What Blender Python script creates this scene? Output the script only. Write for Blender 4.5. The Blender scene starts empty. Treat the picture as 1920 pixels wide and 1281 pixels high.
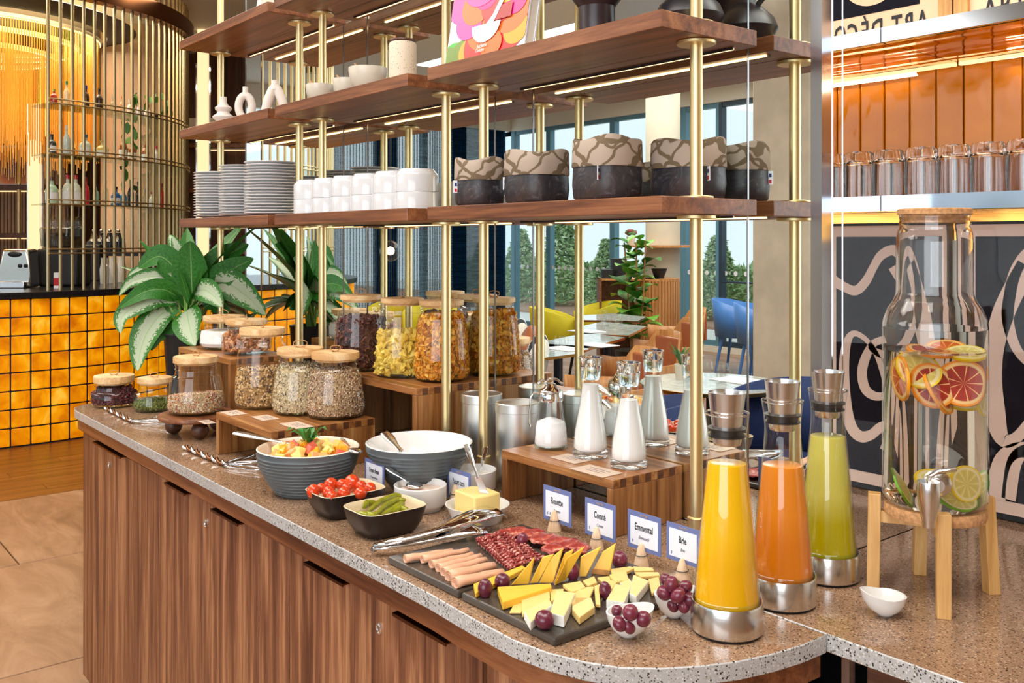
import bpy, math, random
from mathutils import Vector, Matrix, Euler
import numpy as np
RND = random.Random(7)
S = bpy.context.scene
COL = S.collection
# ---------------- camera, world, lights, exposure ----------------
FPX, CX, HY, CZ, CT = 1778., 960., 451., 1.47, .92
TH = math.atan(2187 / FPX)
FW = Vector((-math.sin(TH), math.cos(TH), 0)); RT = Vector((math.cos(TH), math.sin(TH), 0))
cam = bpy.data.cameras.new('camera'); camo = bpy.data.objects.new('camera', cam); COL.objects.link(camo)
camo.location = (0, 0, CZ); camo.rotation_euler = (math.pi / 2, 0, TH)
cam.sensor_width = 36; cam.lens = FPX / 1920 * 36; cam.shift_y = -(640.5 - HY) / 1920
cam.clip_start = .02; cam.clip_end = 200
S.camera = camo
W = bpy.data.worlds.new('daylight'); S.world = W; W.use_nodes = True
W.node_tree.nodes['Background'].inputs[0].default_value = (.80, .90, 1, 1)
W.node_tree.nodes['Background'].inputs[1].default_value = 1.5
S.view_settings.view_transform = 'Standard'; S.view_settings.look = 'None'
S.view_settings.gamma = 1; S.view_settings.use_curve_mapping = False
S.view_settings.exposure = -.18
def area(name, loc, sx, sy, power, color, rot=(0, 0, 0)):
    l = bpy.data.lights.new(name, 'AREA'); l.shape = 'RECTANGLE'; l.size = sx; l.size_y = sy
    l.energy = power; l.color = color
    o = bpy.data.objects.new(name, l); COL.objects.link(o); o.location = loc; o.rotation_euler = rot
    return o
area('overhead_fill', (-1.7, .1, 3.3), 3.2, .9, 70, (1, .96, .90), (math.radians(-12), 0, 0))  # soft fill added above the worktop, no ceiling lamp known there
area('overhead_fill', (-.2, .9, 3.3), 1.2, 1.2, 34, (1, .97, .92), (math.radians(-5), 0, 0))  # added overhead fill for the drink end, not a real fitting
area('window_daylight', (.7, -2.9, 1.9), 3.6, 2.4, 130, (.90, .95, 1), (math.radians(84), 0, math.radians(18)))  # fill added inside the room to brighten the shelves, no window stands here
area('overhead_fill', (-4.6, .5, 3.4), 2.6, 2.6, 110, (1, .92, .80))  # unseen overhead lamp added to brighten the floor before the bar
area('overhead_fill', (-6.5, -4.5, 3.45), 5, 3.0, 260, (1, .96, .9))  # added to brighten the mirrored dining room, no such lamp known
area('overhead_fill', (-8.6, 1.9, 3.45), 2.0, 1.6, 120, (1, .86, .66))  # warm fill added over the rod screen to brighten the bottles
cy = S.cycles
cy.use_denoising = True; cy.max_bounces = 12; cy.diffuse_bounces = 3; cy.glossy_bounces = 7
cy.transmission_bounces = 10; cy.transparent_max_bounces = 24; cy.caustics_reflective = True
cy.caustics_refractive = True; cy.sample_clamp_indirect = 4; cy.blur_glossy = .3
cy.use_adaptive_sampling = True; cy.adaptive_threshold = .02
# ---------------- pixel rays to places on known planes ----------------
def V(px, d, z=0.):
    v = FW * d + RT * ((px - CX) / FPX * d); return Vector((v.x, v.y, z))
def P(px, py, z):                      # the point of height z seen at (px, py)
    return V(px, FPX * (CZ - z) / (py - HY), z)
def D(px, py, d): return V(px, d, CZ - (py - HY) * d / FPX)
def onY(px, y):
    dr = FW + RT * ((px - CX) / FPX); return dr.x * y / dr.y, y / dr.y
def onX(px, x):
    dr = FW + RT * ((px - CX) / FPX); return dr.y * x / dr.x, x / dr.x
def stand(px, pyf, z, hw):             # centre, depth and radius of a round thing from its base
    d = FPX * (CZ - z) / (pyf - HY)
    for _ in range(20):
        pc = pyf - hw * (CZ - z) / d; d = FPX * (CZ - z) / (pc - HY)
    return V(px, d, z), d, hw * d / FPX
YM = 1.445
def refl(v): return Vector((v.x, 2 * YM - v.y, v.z))
# ---------------- mesh builder ----------------
class MB:
    def __init__(s): s.v = []; s.f = []; s.m = []; s.uv = {}
    def add(s, vs, fs, m=0):
        n = len(s.v); s.v += [tuple(v) for v in vs]; s.f += [tuple(i + n for i in f) for f in fs]; s.m += [m] * len(fs); return s
    def box(s, x0, x1, y0, y1, z0, z1, m=0, M=None):
        vs = [Vector((x, y, z)) for z in (z0, z1) for y in (y0, y1) for x in (x0, x1)]
        if M is not None: vs = [M @ v for v in vs]
        return s.add(vs, [(0, 2, 3, 1), (4, 5, 7, 6), (0, 1, 5, 4), (2, 6, 7, 3), (0, 4, 6, 2), (1, 3, 7, 5)], m)
    def lathe(s, pr, c=(0, 0, 0), n=32, m=0, sx=1, sy=1, M=None, rot=0):
        c = Vector(c); vs = []; fs = []; rows = []
        for r, z in pr:
            if r < 1e-6:
                rows.append([len(vs)]); vs.append(Vector((0, 0, z)))
            else:
                rows.append(list(range(len(vs), len(vs) + n)))
                for k in range(n):
                    a = 2 * math.pi * k / n + rot; vs.append(Vector((r * math.cos(a) * sx, r * math.sin(a) * sy, z)))
        for a, b in zip(rows, rows[1:]):
            if len(a) == 1 and len(b) == 1: continue
            for k in range(n):
                k2 = (k + 1) % n
                if len(a) == 1: fs.append((a[0], b[k], b[k2])[::-1] if 0 else (a[0], b[k2], b[k]))
                elif len(b) == 1: fs.append((a[k], a[k2], b[0]))
                else: fs.append((a[k], a[k2], b[k2], b[k]))
        if M is not None: vs = [M @ v for v in vs]
        return s.add([v + c for v in vs], fs, m)
    def cyl(s, a, b, r, n=12, m=0, r2=None):
        return s.tube([a, b], r, n, m, [1, (r2 if r2 is not None else r) / r])
    def tube(s, pts, r, n=8, m=0, sc=None, cap=True, flat=1.0, closed=False):
        pts = [Vector(p) for p in pts]; N = len(pts); vs = []; fs = []; up = None
        for i, p in enumerate(pts):
            t = (pts[(i + 1) % N] - pts[i - 1]) if closed else (pts[min(i + 1, N - 1)] - pts[max(i - 1, 0)])
            t.normalize()
            if up is None: up = Vector((0, 0, 1)) if abs(t.z) < .9 else Vector((1, 0, 0))
            a = t.cross(up)
            if a.length < 1e-5: a = t.orthogonal()
            a.normalize(); b = a.cross(t).normalized(); up = b
            q = r * (sc[i] if sc else 1)
            for k in range(n):
                g = 2 * math.pi * k / n; vs.append(p + a * (q * math.cos(g)) + b * (q * flat * math.sin(g)))
        for i in range(N if closed else N - 1):
            for k in range(n):
                j = ((i + 1) % N) * n; fs.append((i * n + k, j + k, j + (k + 1) % n, i * n + (k + 1) % n))
        if cap and not closed: fs += [tuple(range(n)), tuple(range((N - 1) * n, N * n))[::-1]]
        return s.add(vs, fs, m)
    def prism(s, poly, off, m=0, ms=None):   # 3-D polygon pushed by off; ms = side material
        poly = [Vector(p) for p in poly]; off = Vector(off); n = len(poly)
        vs = poly + [p + off for p in poly]
        s.add(vs, [tuple(range(n))[::-1], tuple(range(n, 2 * n))], m)
        k = len(s.v) - 2 * n
        fs = [(i, (i + 1) % n, n + (i + 1) % n, n + i) for i in range(n)]
        s.f += [tuple(q + k for q in f) for f in fs]; s.m += [m if ms is None else ms] * n
        return s
    def ball(s, c, r, n=12, m=0, M=None):
        if not isinstance(r, (tuple, list)): r = (r, r, r)
        k = max(4, n // 2); R3 = Matrix.Diagonal((*r, 1)); MM = (M @ R3) if M is not None else R3
        return s.lathe([(math.sin(math.pi * i / k) if 0 < i < k else 0, -math.cos(math.pi * i / k)) for i in range(k + 1)], c, n, m, M=MM)
    def build(s, name, mats, parent=None, loc=None, smooth=35, bevel=0, solid=0, sub=0, seg=2):
        me = bpy.data.meshes.new(name); me.from_pydata(s.v, [], s.f)
        for mt in (mats if isinstance(mats, (list, tuple)) else [mats]): me.materials.append(mt)
        me.polygons.foreach_set('material_index', s.m)
        if s.uv:
            uvl = me.uv_layers.new(name='UVMap')
            for lp in me.loops: uvl.data[lp.index].uv = s.uv.get(lp.vertex_index, (0, 0))
        if smooth:
            me.polygons.foreach_set('use_smooth', [True] * len(me.polygons)); me.set_sharp_from_angle(angle=math.radians(smooth))
        me.update(); o = bpy.data.objects.new(name, me); COL.objects.link(o)
        if parent: o.parent = parent
        if loc is not None: o.location = loc
        if solid: q = o.modifiers.new('s', 'SOLIDIFY'); q.thickness = solid; q.offset = 0
        if bevel: q = o.modifiers.new('b', 'BEVEL'); q.width = bevel; q.segments = seg; q.limit_method = 'ANGLE'
        if sub: q = o.modifiers.new('d', 'SUBSURF'); q.levels = sub; q.render_levels = sub
        return o
def tag(o, label, cat, group=None, kind=None):
    o['label'] = label; o['category'] = cat
    if group: o['group'] = group
    if kind: o['kind'] = kind
    return o
def struct(o): o['kind'] = 'structure'; return o
def stuff(o): o['kind'] = 'stuff'; return o
def thing(name, loc, label, cat, group=None, rz=0):
    o = bpy.data.objects.new(name, None); COL.objects.link(o); o.location = loc; o.rotation_euler = (0, 0, rz)
    o.empty_display_size = .02
    return tag(o, label, cat, group)
KIDS = {}
def dup(root, loc, rz=None, label=None, group=None, scale=None):
    if root.name not in KIDS: KIDS[root.name] = [(c, list(c.children)) for c in root.children]
    r = root.copy(); COL.objects.link(r); r.location = loc
    if rz is not None: r.rotation_euler = (0, 0, rz)
    if scale: r.scale = scale
    if label: r['label'] = label
    if group: r['group'] = group
    for ch, gr in KIDS[root.name]:
        c = ch.copy(); COL.objects.link(c); c.parent = r
        for g in gr: d = g.copy(); COL.objects.link(d); d.parent = c
    return r
def text(name, body, size, loc, rot, mat, parent=None, sx=1., bold=0, align='CENTER', mirror=False, shear=0):
    cu = bpy.data.curves.new(name, 'FONT'); cu.body = body; cu.size = size; cu.align_x = align; cu.align_y = 'CENTER'
    cu.offset = bold; cu.extrude = .00012; cu.shear = shear; cu.resolution_u = 2; cu.materials.append(mat)
    tmp = bpy.data.objects.new(name, cu); COL.objects.link(tmp); bpy.context.view_layer.update()
    me = bpy.data.meshes.new_from_object(tmp.evaluated_get(bpy.context.evaluated_depsgraph_get())); me.name = name
    bpy.data.objects.remove(tmp); bpy.data.curves.remove(cu)
    o = bpy.data.objects.new(name, me); COL.objects.link(o); o.location = loc; o.rotation_euler = rot; o.scale = (sx, 1, 1)
    if parent: o.parent = parent
    return o
# ---------------- materials ----------------
def srgb(*c): return tuple((x / 255 / 12.92 if x / 255 <= .04045 else ((x / 255 + .055) / 1.055) ** 2.4) for x in c)
class NT:
    def __init__(s, name):
        s.mat = bpy.data.materials.new(name); s.mat.use_nodes = True; s.t = s.mat.node_tree
        s.b = s.t.nodes['Principled BSDF']; s.o = s.t.nodes['Material Output']
    def n(s, ty, **k):
        x = s.t.nodes.new(ty)
        for a, b in k.items():
            if a.startswith('_'): x.inputs[int(a[1:])].default_value = b
            else: setattr(x, a, b)
        return x
    def l(s, a, b): s.t.links.new(a, b)
    def co(s, scale=(1, 1, 1), kind='Object'):
        c = s.n('ShaderNodeTexCoord'); m = s.n('ShaderNodeMapping'); m.inputs['Scale'].default_value = scale
        s.l(c.outputs[kind], m.inputs[0]); return m.outputs[0]
    def noise(s, co, scale, detail=3, rough=.5, dist=0):
        x = s.n('ShaderNodeTexNoise'); x.inputs['Scale'].default_value = scale; x.inputs['Detail'].default_value = detail
        x.inputs['Roughness'].default_value = rough; x.inputs['Distortion'].default_value = dist
        if co is not None: s.l(co, x.inputs['Vector'])
        return x.outputs['Fac']
    def ramp(s, fac, stops, interp='LINEAR'):
        r = s.n('ShaderNodeValToRGB'); e = r.color_ramp.elements; r.color_ramp.interpolation = interp
        while len(e) < len(stops): e.new(.5)
        for q, (p, c) in zip(e, stops): q.position = p; q.color = (*c, 1)
        s.l(fac, r.inputs[0]); return r.outputs[0]
    def bump(s, h, strength=.2, dist=.002, inv=False):
        b = s.n('ShaderNodeBump'); b.inputs['Strength'].default_value = strength; b.inputs['Distance'].default_value = dist
        s.l(h, b.inputs['Height']); s.l(b.outputs[0], s.b.inputs['Normal']); return s
    def set(s, **k):
        for a, b in k.items():
            q = s.b.inputs[a.replace('_', ' ')]; q.default_value = (*b, 1) if isinstance(b, tuple) and len(b) == 3 else b
        return s
def plain(name, c, rough=.5, metal=0, var=.06, vs=20, bump=0, bs=60, coat=0, sss=0, spec=.5):
    t = NT(name); t.set(Roughness=rough, Metallic=metal, Coat_Weight=coat, Specular_IOR_Level=spec)
    if sss: t.set(Subsurface_Weight=sss); t.b.inputs['Subsurface Radius'].default_value = (.01, .006, .004); t.b.inputs['Subsurface Scale'].default_value = 1
    c0 = tuple(max(0, x * (1 - var)) for x in c); c1 = tuple(min(1, x * (1 + var)) for x in c)
    co = t.co(); t.l(t.ramp(t.noise(co, vs), [(.3, c0), (.7, c1)]), t.b.inputs['Base Color'])
    if bump: t.bump(t.noise(co, bs, 2), bump)
    return t.mat
def wood(name, c1, c2, c3, along='X', k=1., rough=.45, bumps=.05, spread=1.):
    t = NT(name); t.set(Roughness=rough)
    a, b = 1.2 * k, 26 * k
    sc = {'X': (a, b, b), 'Y': (b, a, b), 'Z': (b, b, a)}[along]
    oi = t.n('ShaderNodeObjectInfo'); mu = t.n('ShaderNodeMath', operation='MULTIPLY'); mu.inputs[1].default_value = 37
    t.l(oi.outputs['Random'], mu.inputs[0])
    co = t.n('ShaderNodeTexCoord'); ad = t.n('ShaderNodeVectorMath', operation='ADD'); cb = t.n('ShaderNodeCombineXYZ')
    for i in range(3): t.l(mu.outputs[0], cb.inputs[i])
    t.l(co.outputs['Object'], ad.inputs[0]); t.l(cb.outputs[0], ad.inputs[1])
    mp = t.n('ShaderNodeMapping'); mp.inputs['Scale'].default_value = sc; t.l(ad.outputs[0], mp.inputs[0])
    f1 = t.noise(mp.outputs[0], 1.0, 5, .6, .7)
    mp2 = t.n('ShaderNodeMapping'); mp2.inputs['Scale'].default_value = tuple(x * 7 for x in sc); t.l(ad.outputs[0], mp2.inputs[0])
    f2 = t.noise(mp2.outputs[0], 1.0, 3, .6)
    mx = t.n('ShaderNodeMath', operation='MULTIPLY_ADD'); t.l(f2, mx.inputs[0]); mx.inputs[1].default_value = .35; t.l(f1, mx.inputs[2])
    sb = t.n('ShaderNodeMath', operation='SUBTRACT'); t.l(mx.outputs[0], sb.inputs[0]); sb.inputs[1].default_value = .175
    t.l(t.ramp(sb.outputs[0], [(.5 - .2 * spread, c1), (.5, c2), (.5 + .2 * spread, c3)]), t.b.inputs['Base Color'])
    if bumps: t.bump(f2, bumps, .001)
    return t.mat
def emis(name, c, st):
    t = NT(name); t.set(Base_Color=(0, 0, 0), Emission_Color=c, Emission_Strength=st, Roughness=.5); return t.mat
def thin_glass(name, tint=(.985, .992, .988), edge=(.60, .66, .64), refl=1.):
    t = NT(name); t.t.nodes.remove(t.b)
    lw = t.n('ShaderNodeLayerWeight'); lw.inputs[0].default_value = .5
    tr = t.n('ShaderNodeBsdfTransparent'); t.l(t.ramp(lw.outputs['Facing'], [(.0, tint), (.80, tint), (1, edge)]), tr.inputs[0])
    gl = t.n('ShaderNodeBsdfGlossy'); gl.inputs['Roughness'].default_value = 0.0; gl.inputs[0].default_value = (1, 1, 1, 1)
    pw = t.n('ShaderNodeMath', operation='POWER'); t.l(lw.outputs['Facing'], pw.inputs[0]); pw.inputs[1].default_value = 5     # Schlick reflectance
    fr = t.n('ShaderNodeMath', operation='MULTIPLY_ADD'); t.l(pw.outputs[0], fr.inputs[0]); fr.inputs[1].default_value = .80; fr.inputs[2].default_value = .045
    mu = t.n('ShaderNodeMath', operation='MULTIPLY'); t.l(fr.outputs[0], mu.inputs[0]); mu.inputs[1].default_value = refl
    mi = t.n('ShaderNodeMixShader'); t.l(mu.outputs[0], mi.inputs[0]); t.l(tr.outputs[0], mi.inputs[1]); t.l(gl.outputs[0], mi.inputs[2])
    t.l(mi.outputs[0], t.o.inputs[0]); return t.mat
def real_glass(name, c=(1, 1, 1), ior=1.48):
    t = NT(name); t.set(Base_Color=c, Transmission_Weight=1., Roughness=0., IOR=ior); return t.mat
def island(name, cols, rough=.6, bump=0, sss=0):          # every loose piece gets its own colour
    t = NT(name); t.set(Roughness=rough)
    g = t.n('ShaderNodeNewGeometry'); k = len(cols)
    t.l(t.ramp(g.outputs['Random Per Island'], [(i / k, c) for i, c in enumerate(cols)], 'CONSTANT'), t.b.inputs['Base Color'])
    if bump: t.bump(t.noise(t.co(), 300, 2), bump)
    return t.mat
M = {}
M['walnut'] = wood('walnut', srgb(86, 46, 26), srgb(128, 76, 44), srgb(160, 104, 66), 'X', 1.3, .38)
M['walnut_end'] = wood('walnut_end_grain', srgb(86, 46, 26), srgb(124, 72, 42), srgb(150, 96, 60), 'Y', 1.6, .38)
M['walnut_door'] = wood('walnut_veneer', srgb(92, 52, 34), srgb(136, 86, 58), srgb(186, 132, 92), 'Z', 1.15, .4, .03, .85)
M['walnut_dark'] = wood('dark_walnut', srgb(52, 28, 16), srgb(80, 46, 28), srgb(104, 64, 40), 'X', 1.2, .45)
M['acacia'] = wood('acacia', srgb(110, 62, 28), srgb(160, 104, 56), srgb(196, 142, 86), 'X', 1.2, .32)
M['acacia_z'] = wood('acacia_stave', srgb(104, 60, 28), srgb(156, 102, 54), srgb(190, 140, 84), 'Z', 1.2, .35)
M['acacia_dk'] = wood('acacia_finger_joint', srgb(66, 36, 20), srgb(96, 56, 32), srgb(120, 74, 42), 'Y', 2.5, .4)
M['pine'] = wood('pine_lid', srgb(208, 160, 104), srgb(228, 188, 134), srgb(238, 206, 158), 'X', 1.0, .5, .04, .6)
M['bamboo'] = wood('bamboo', srgb(200, 146, 82), srgb(218, 170, 104), srgb(230, 188, 126), 'Z', 2.2, .45)
M['peg'] = wood('peg_wood', srgb(216, 176, 138), srgb(232, 198, 162), srgb(242, 214, 182), 'Z', 3, .5)
M['oak'] = wood('oak_chair', srgb(168, 108, 58), srgb(196, 136, 80), srgb(212, 158, 102), 'Z', 1.0, .4)
M['frame_oak'] = wood('frame_oak', srgb(176, 120, 60), srgb(204, 150, 84), srgb(220, 172, 108), 'Z', 2, .45)
M['backwall'] = wood('back_bar_wood', srgb(64, 38, 24), srgb(92, 58, 38), srgb(116, 78, 54), 'Z', .8, .5)
M['plank'] = wood('floor_plank', srgb(96, 56, 24), srgb(132, 82, 40), srgb(156, 100, 54), 'Y', .5, .3, .03)
def brushed(name, c, rough, bs=(2, 2, 160), st=.05):
    t = NT(name); t.set(Base_Color=c, Metallic=1., Roughness=rough)
    t.bump(t.noise(t.co(bs), 1., 2), st, .0005); return t.mat
M['brass'] = brushed('satin_brass', srgb(236, 216, 164), .4)
M['brassrod'] = brushed('brass_rod', srgb(232, 216, 170), .42)
M['gold'] = brushed('polished_gold', srgb(220, 170, 90), .12)
M['steel'] = brushed('brushed_steel', (.70, .69, .67), .22, (2, 2, 400), .08)
M['chrome'] = brushed('chrome', (.82, .83, .85), .06, (1, 1, 1), 0)
M['chrome_bar'] = brushed('polished_steel_edge', (.50, .54, .60), .12, (3, 3, 3), .02)
M['tin'] = brushed('tin', (.74, .76, .76), .36, (2, 2, 200), .04)
M['bronze'] = brushed('brown_bronze', srgb(128, 84, 54), .3)
M['mirror'] = brushed('mirror', (.86, .90, .87), 0., (1, 1, 1), 0)
M['mirror2'] = brushed('mirror_side', (.90, .90, .88), 0., (1, 1, 1), 0)
def goldfoil():
    t = NT('rippled_gold_foil'); t.set(Base_Color=srgb(216, 152, 76), Metallic=1., Roughness=.10)
    t.bump(t.noise(t.co((3, 14, 4)), 1.6, 1), .5, .012); return t.mat
M['foil'] = goldfoil()
def goldtile():
    t = NT('amber_glazed_tile'); t.set(Roughness=.1, IOR=1.35)
    co = t.co(); t.l(t.ramp(t.noise(co, 6), [(.3, srgb(190, 104, 4)), (.7, srgb(214, 130, 14))]), t.b.inputs['Base Color'])
    t.bump(t.noise(t.co((14, 4, 9)), 1.5, 1), .35, .01); return t.mat
M['goldtile'] = goldtile()
M['ceramic'] = plain('white_ceramic', (.86, .85, .83), .12, coat=.3, var=.01)
M['bowlwhite'] = plain('white_bowl', (.70, .70, .71), .12, coat=.3, var=.01)
M['joint'] = brushed('joint_steel', (.35, .36, .38), .2, (1, 1, 1), 0)
M['porcelain'] = plain('white_porcelain', (.90, .90, .91), .1, coat=.4, var=.01)
M['matteceramic'] = plain('matte_white_ceramic', srgb(236, 226, 216), .8, var=.03, bump=.05, bs=200)
M['stoneware'] = plain('cream_stoneware', srgb(222, 214, 196), .25, var=.05, vs=40)
M['greybowl'] = plain('grey_melamine', srgb(92, 100, 104), .38, var=.04)
M['creamin'] = plain('cream_inside', srgb(244, 234, 216), .25, var=.02)
M['blackdish'] = plain('black_dish', srgb(34, 26, 26), .3, var=.1)
M['dishin'] = plain('dish_inside', srgb(232, 212, 178), .35, var=.04, vs=30)
M['black'] = plain('black_matte', srgb(24, 24, 27), .5)
M['rubber'] = plain('black_rubber', (.012, .012, .014), .35)
M['planter'] = plain('black_planter', srgb(28, 30, 34), .45)
M['soil'] = plain('soil', srgb(60, 42, 30), .9, bump=.5, bs=80)
M['slate'] = plain('slate', srgb(74, 66, 58), .22, var=.25, vs=9, bump=.05, bs=40)
M['blackstone'] = plain('black_stone', srgb(34, 32, 34), .22, var=.2, vs=60)
M['plaster'] = plain('cream_plaster', srgb(232, 226, 212), .7, var=.02)
M['concrete'] = plain('concrete', srgb(212, 203, 188), .75, var=.12, vs=5, bump=.1, bs=20)
M['rendered'] = plain('concrete_column', srgb(206, 198, 180), .7, var=.06, vs=4)
M['mull'] = plain('blue_window_frame', srgb(96, 140, 160), .35, var=.03)
M['mull_dk'] = plain('dark_window_frame', srgb(44, 62, 78), .35, var=.05)
M['card'] = plain('card_white', srgb(240, 242, 250), .5, var=.01)
M['cardblue'] = plain('card_blue', srgb(112, 124, 176), .5, var=.02)
M['ink'] = plain('black_ink', (.012, .012, .016), .6)
M['inkgrey'] = plain('grey_ink', (.10, .10, .14), .6)
M['cardgold'] = plain('gold_print', srgb(200, 170, 130), .5)
M['twine'] = plain('twine', srgb(186, 140, 92), .8, bump=.4, bs=400)
M['cork'] = plain('cork', srgb(196, 146, 98), .85, var=.28, vs=180, bump=.3, bs=220)
M['glass'] = thin_glass('clear_glass')
M['pane'] = thin_glass('window_pane', (.96, .98, .98), (.8, .86, .88), .6)
M['shelfglass'] = thin_glass('green_shelf_glass', (.80, .88, .82), (.2, .34, .26))
M['rglass'] = real_glass('solid_glass')
def terrazzo(name, base, chips, rough, sc=330):
    t = NT(name); t.set(Roughness=rough)
    co = t.co(); v = t.n('ShaderNodeTexVoronoi'); v.inputs['Scale'].default_value = sc; t.l(co, v.inputs[0])
    sp = t.n('ShaderNodeSeparateColor'); t.l(v.outputs['Color'], sp.inputs[0])
    c = t.ramp(sp.outputs[0], chips, 'CONSTANT')
    th = t.n('ShaderNodeMath', operation='LESS_THAN'); t.l(v.outputs['Distance'], th.inputs[0])
    mr = t.n('ShaderNodeMath', operation='MULTIPLY_ADD'); t.l(sp.outputs[1], mr.inputs[0]); mr.inputs[1].default_value = .5; mr.inputs[2].default_value = .08
    t.l(mr.outputs[0], th.inputs[1])
    bc = t.ramp(t.noise(co, 8, 4), [(.3, tuple(x * .92 for x in base)), (.7, tuple(min(1, x * 1.06) for x in base))])
    mx = t.n('ShaderNodeMix', data_type='RGBA'); t.l(th.outputs[0], mx.inputs[0]); t.l(bc, mx.inputs[6]); t.l(c, mx.inputs[7])
    t.l(mx.outputs[2], t.b.inputs['Base Color']); return t.mat
M['terr'] = terrazzo('polished_quartz', srgb(156, 124, 98), [(0, srgb(70, 54, 42)), (.3, srgb(108, 80, 60)), (.55, srgb(196, 168, 140)), (.8, srgb(136, 98, 68))], .10)
M['terredge'] = terrazzo('pale_quartz_edge', srgb(186, 184, 182), [(0, srgb(50, 46, 44)), (.22, srgb(104, 96, 88)), (.42, srgb(214, 212, 210)), (.8, srgb(170, 162, 150))], .35)  # edge coloured paler and greyer than the brown top
def tilestone():
    t = NT('floor_stone'); t.set(Roughness=.42)
    oi = t.n('ShaderNodeObjectInfo'); co = t.co((1.2, 3.5, 2)); ad = t.n('ShaderNodeVectorMath', operation='ADD'); t.l(co, ad.inputs[0]); t.l(oi.outputs['Location'], ad.inputs[1])
    f = t.noise(ad.outputs[0], 1.5, 8, .65, 1.2)
    t.l(t.ramp(f, [(.3, srgb(126, 92, 66)), (.5, srgb(160, 122, 92)), (.7, srgb(182, 146, 116))]), t.b.inputs['Base Color'])
    t.bump(f, .15, .004); return t.mat
M['stone'] = tilestone()
# ================= structure =================
X = Vector
def bx(name, mats, x0, x1, y0, y1, z0, z1, parent=None, bevel=0, seg=1):
    return MB().box(x0, x1, y0, y1, z0, z1).build(name, mats, parent, smooth=0, bevel=bevel, seg=seg)
flo = struct(bx('floor', M['plank'], -12.3, 2.6, -7.2, 8, -.12, -.012))
tile0 = None
for i in range(8):
    for j in range(8):
        x = -5.95 + 1.2 * i; y = 2.18 - 1.2 * (j + 1) + (.3 if i % 2 else 0)
        if tile0 is None:
            tile0 = MB().box(.003, 1.197, .003, 1.197, -.02, 0).build('tile', M['stone'], flo, smooth=0, bevel=.002, seg=1); o = tile0
        else: o = tile0.copy(); COL.objects.link(o)
        o.location = (x, y, 0)
for i in range(5):
    o = tile0.copy(); COL.objects.link(o); o.location = (-5.95 + 1.2 * i, 2.18, 0)
pl0 = None
for i in range(11):
    for j in range(8):
        x = -5.95 - .14 * (i + 1); y = -2.02 + 1.3 * j - (i * .47) % 1.3
        if y < -2.02: y, ysc = -2.02, (1.3 - (i * .47) % 1.3) / 1.3
        else: ysc = 1
        if pl0 is None: pl0 = MB().box(.001, .139, .001, 1.299, -.02, 0).build('plank', M['plank'], flo, smooth=0, bevel=.001, seg=1); o = pl0
        else: o = pl0.copy(); COL.objects.link(o)
        o.location = (x, y, 0); o.scale = (1, ysc, 1)
for i in range(6):
    for j in range(5):
        o = tile0.copy(); COL.objects.link(o); o.location = (-7.15 - 1.2 * i, -3.22 - 1.2 * j, 0)
struct(bx('ceiling', M['plaster'], -12.3, 2.6, -7.2, 8, 3.6, 3.7))
struct(bx('wall_left', M['backwall'], -12.35, -12.2, -1.6, 8, 0, 3.6))
struct(bx('wall_far', M['backwall'], -12.3, 2.6, 8, 8.1, 0, 3.6))
struct(bx('wall_right', plain('warm_plaster', srgb(150, 124, 98), .8, var=.03), 2.6, 2.7, -7.2, 8, 0, 3.6))
# ---- window wall of the dining room (seen in the mirror) ----
WY = 2 * YM - P(1390, 665, 0).y
VY = P(1390, 665, 0).y
ww = struct(MB().box(-12.3, 2.6, WY - .1, WY + .1, 3.28, 3.6).box(-12.3, 2.6, WY - .06, WY + .06, -.01, .08)
            .build('wall_window_side', M['plaster'], smooth=0))
wl = struct(MB().box(-12.35, -12.2, -7.1, -1.6, 3.28, 3.6).box(-12.35, -12.2, -7.1, -1.6, -.01, .08).build('wall_curtain_side', M['plaster'], smooth=0))
def window(k, xa, xb, dark=False, ywall=WY):
    w = MB().box(xa + .03, xb - .03, ywall - .006, ywall + .006, .08, 3.28).build('window_%d' % k, M['pane'], smooth=0); struct(w)
    fm = M['mull_dk'] if dark else M['mull']
    MB().box(xa, xa + .05, ywall - .05, ywall + .05, .08, 3.28).build('frame_post', fm, w, smooth=0)
    MB().box(xb - .05, xb, ywall - .05, ywall + .05, .08, 3.28).build('frame_post', fm, w, smooth=0)
    MB().box(xa, xb, ywall - .04, ywall + .04, 3.22, 3.28).build('frame_rail', fm, w, smooth=0)
    MB().box(xa, xb, ywall - .04, ywall + .04, .08, .15).build('frame_rail', fm, w, smooth=0)
    b = MB(); n = int((xb - xa) / .14)
    for i in range(n):
        x = xa + (i + .5) * (xb - xa) / n
        b.lathe([(0, -.0005), (.032, -.0005), (.032, .0005), (0, .0005)], (x, ywall + .009, 1.04), 12, M=Matrix.Rotation(math.pi / 2, 4, 'X'))
    stuff(b.build('dot_decal', M['card'], w, smooth=0)); return w
xs = [onY(p, VY)[0] for p in (940, 1032, 1152, 1285, 1352)]
k = 1
for a, b in ((-12.2, xs[0]), (xs[0], xs[1]), (xs[1], xs[2]), (xs[2], xs[3]), (xs[3], xs[4])): window(k, a, b); k += 1
x5 = onY(1470, VY)[0]
dw = window(k, xs[4], x5, True); k += 1
MB().cyl((xs[4] + .12, WY + .09, .95), (xs[4] + .12, WY + .09, 1.2), .014).cyl((xs[4] + .1, WY + .09, .93), (x5 - .1, WY + .09, .93), .014).build('push_bar', M['mull_dk'], dw)
for i in range(5):
    window(k, x5 + i * 1.6, min(2.6, x5 + (i + 1) * 1.6)); k += 1
for i in range(3):
    y0 = -7.1 + i * 1.83
    w = MB().box(-12.21, -12.2, y0 + .04, y0 + 1.79, .08, 3.28).build('window_%d' % k, M['pane'], smooth=0); struct(w); k += 1
    for yy in (y0, y0 + 1.78): bx('frame_post', M['mull'], -12.25, -12.16, yy, yy + .05, .08, 3.28, w)
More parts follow.
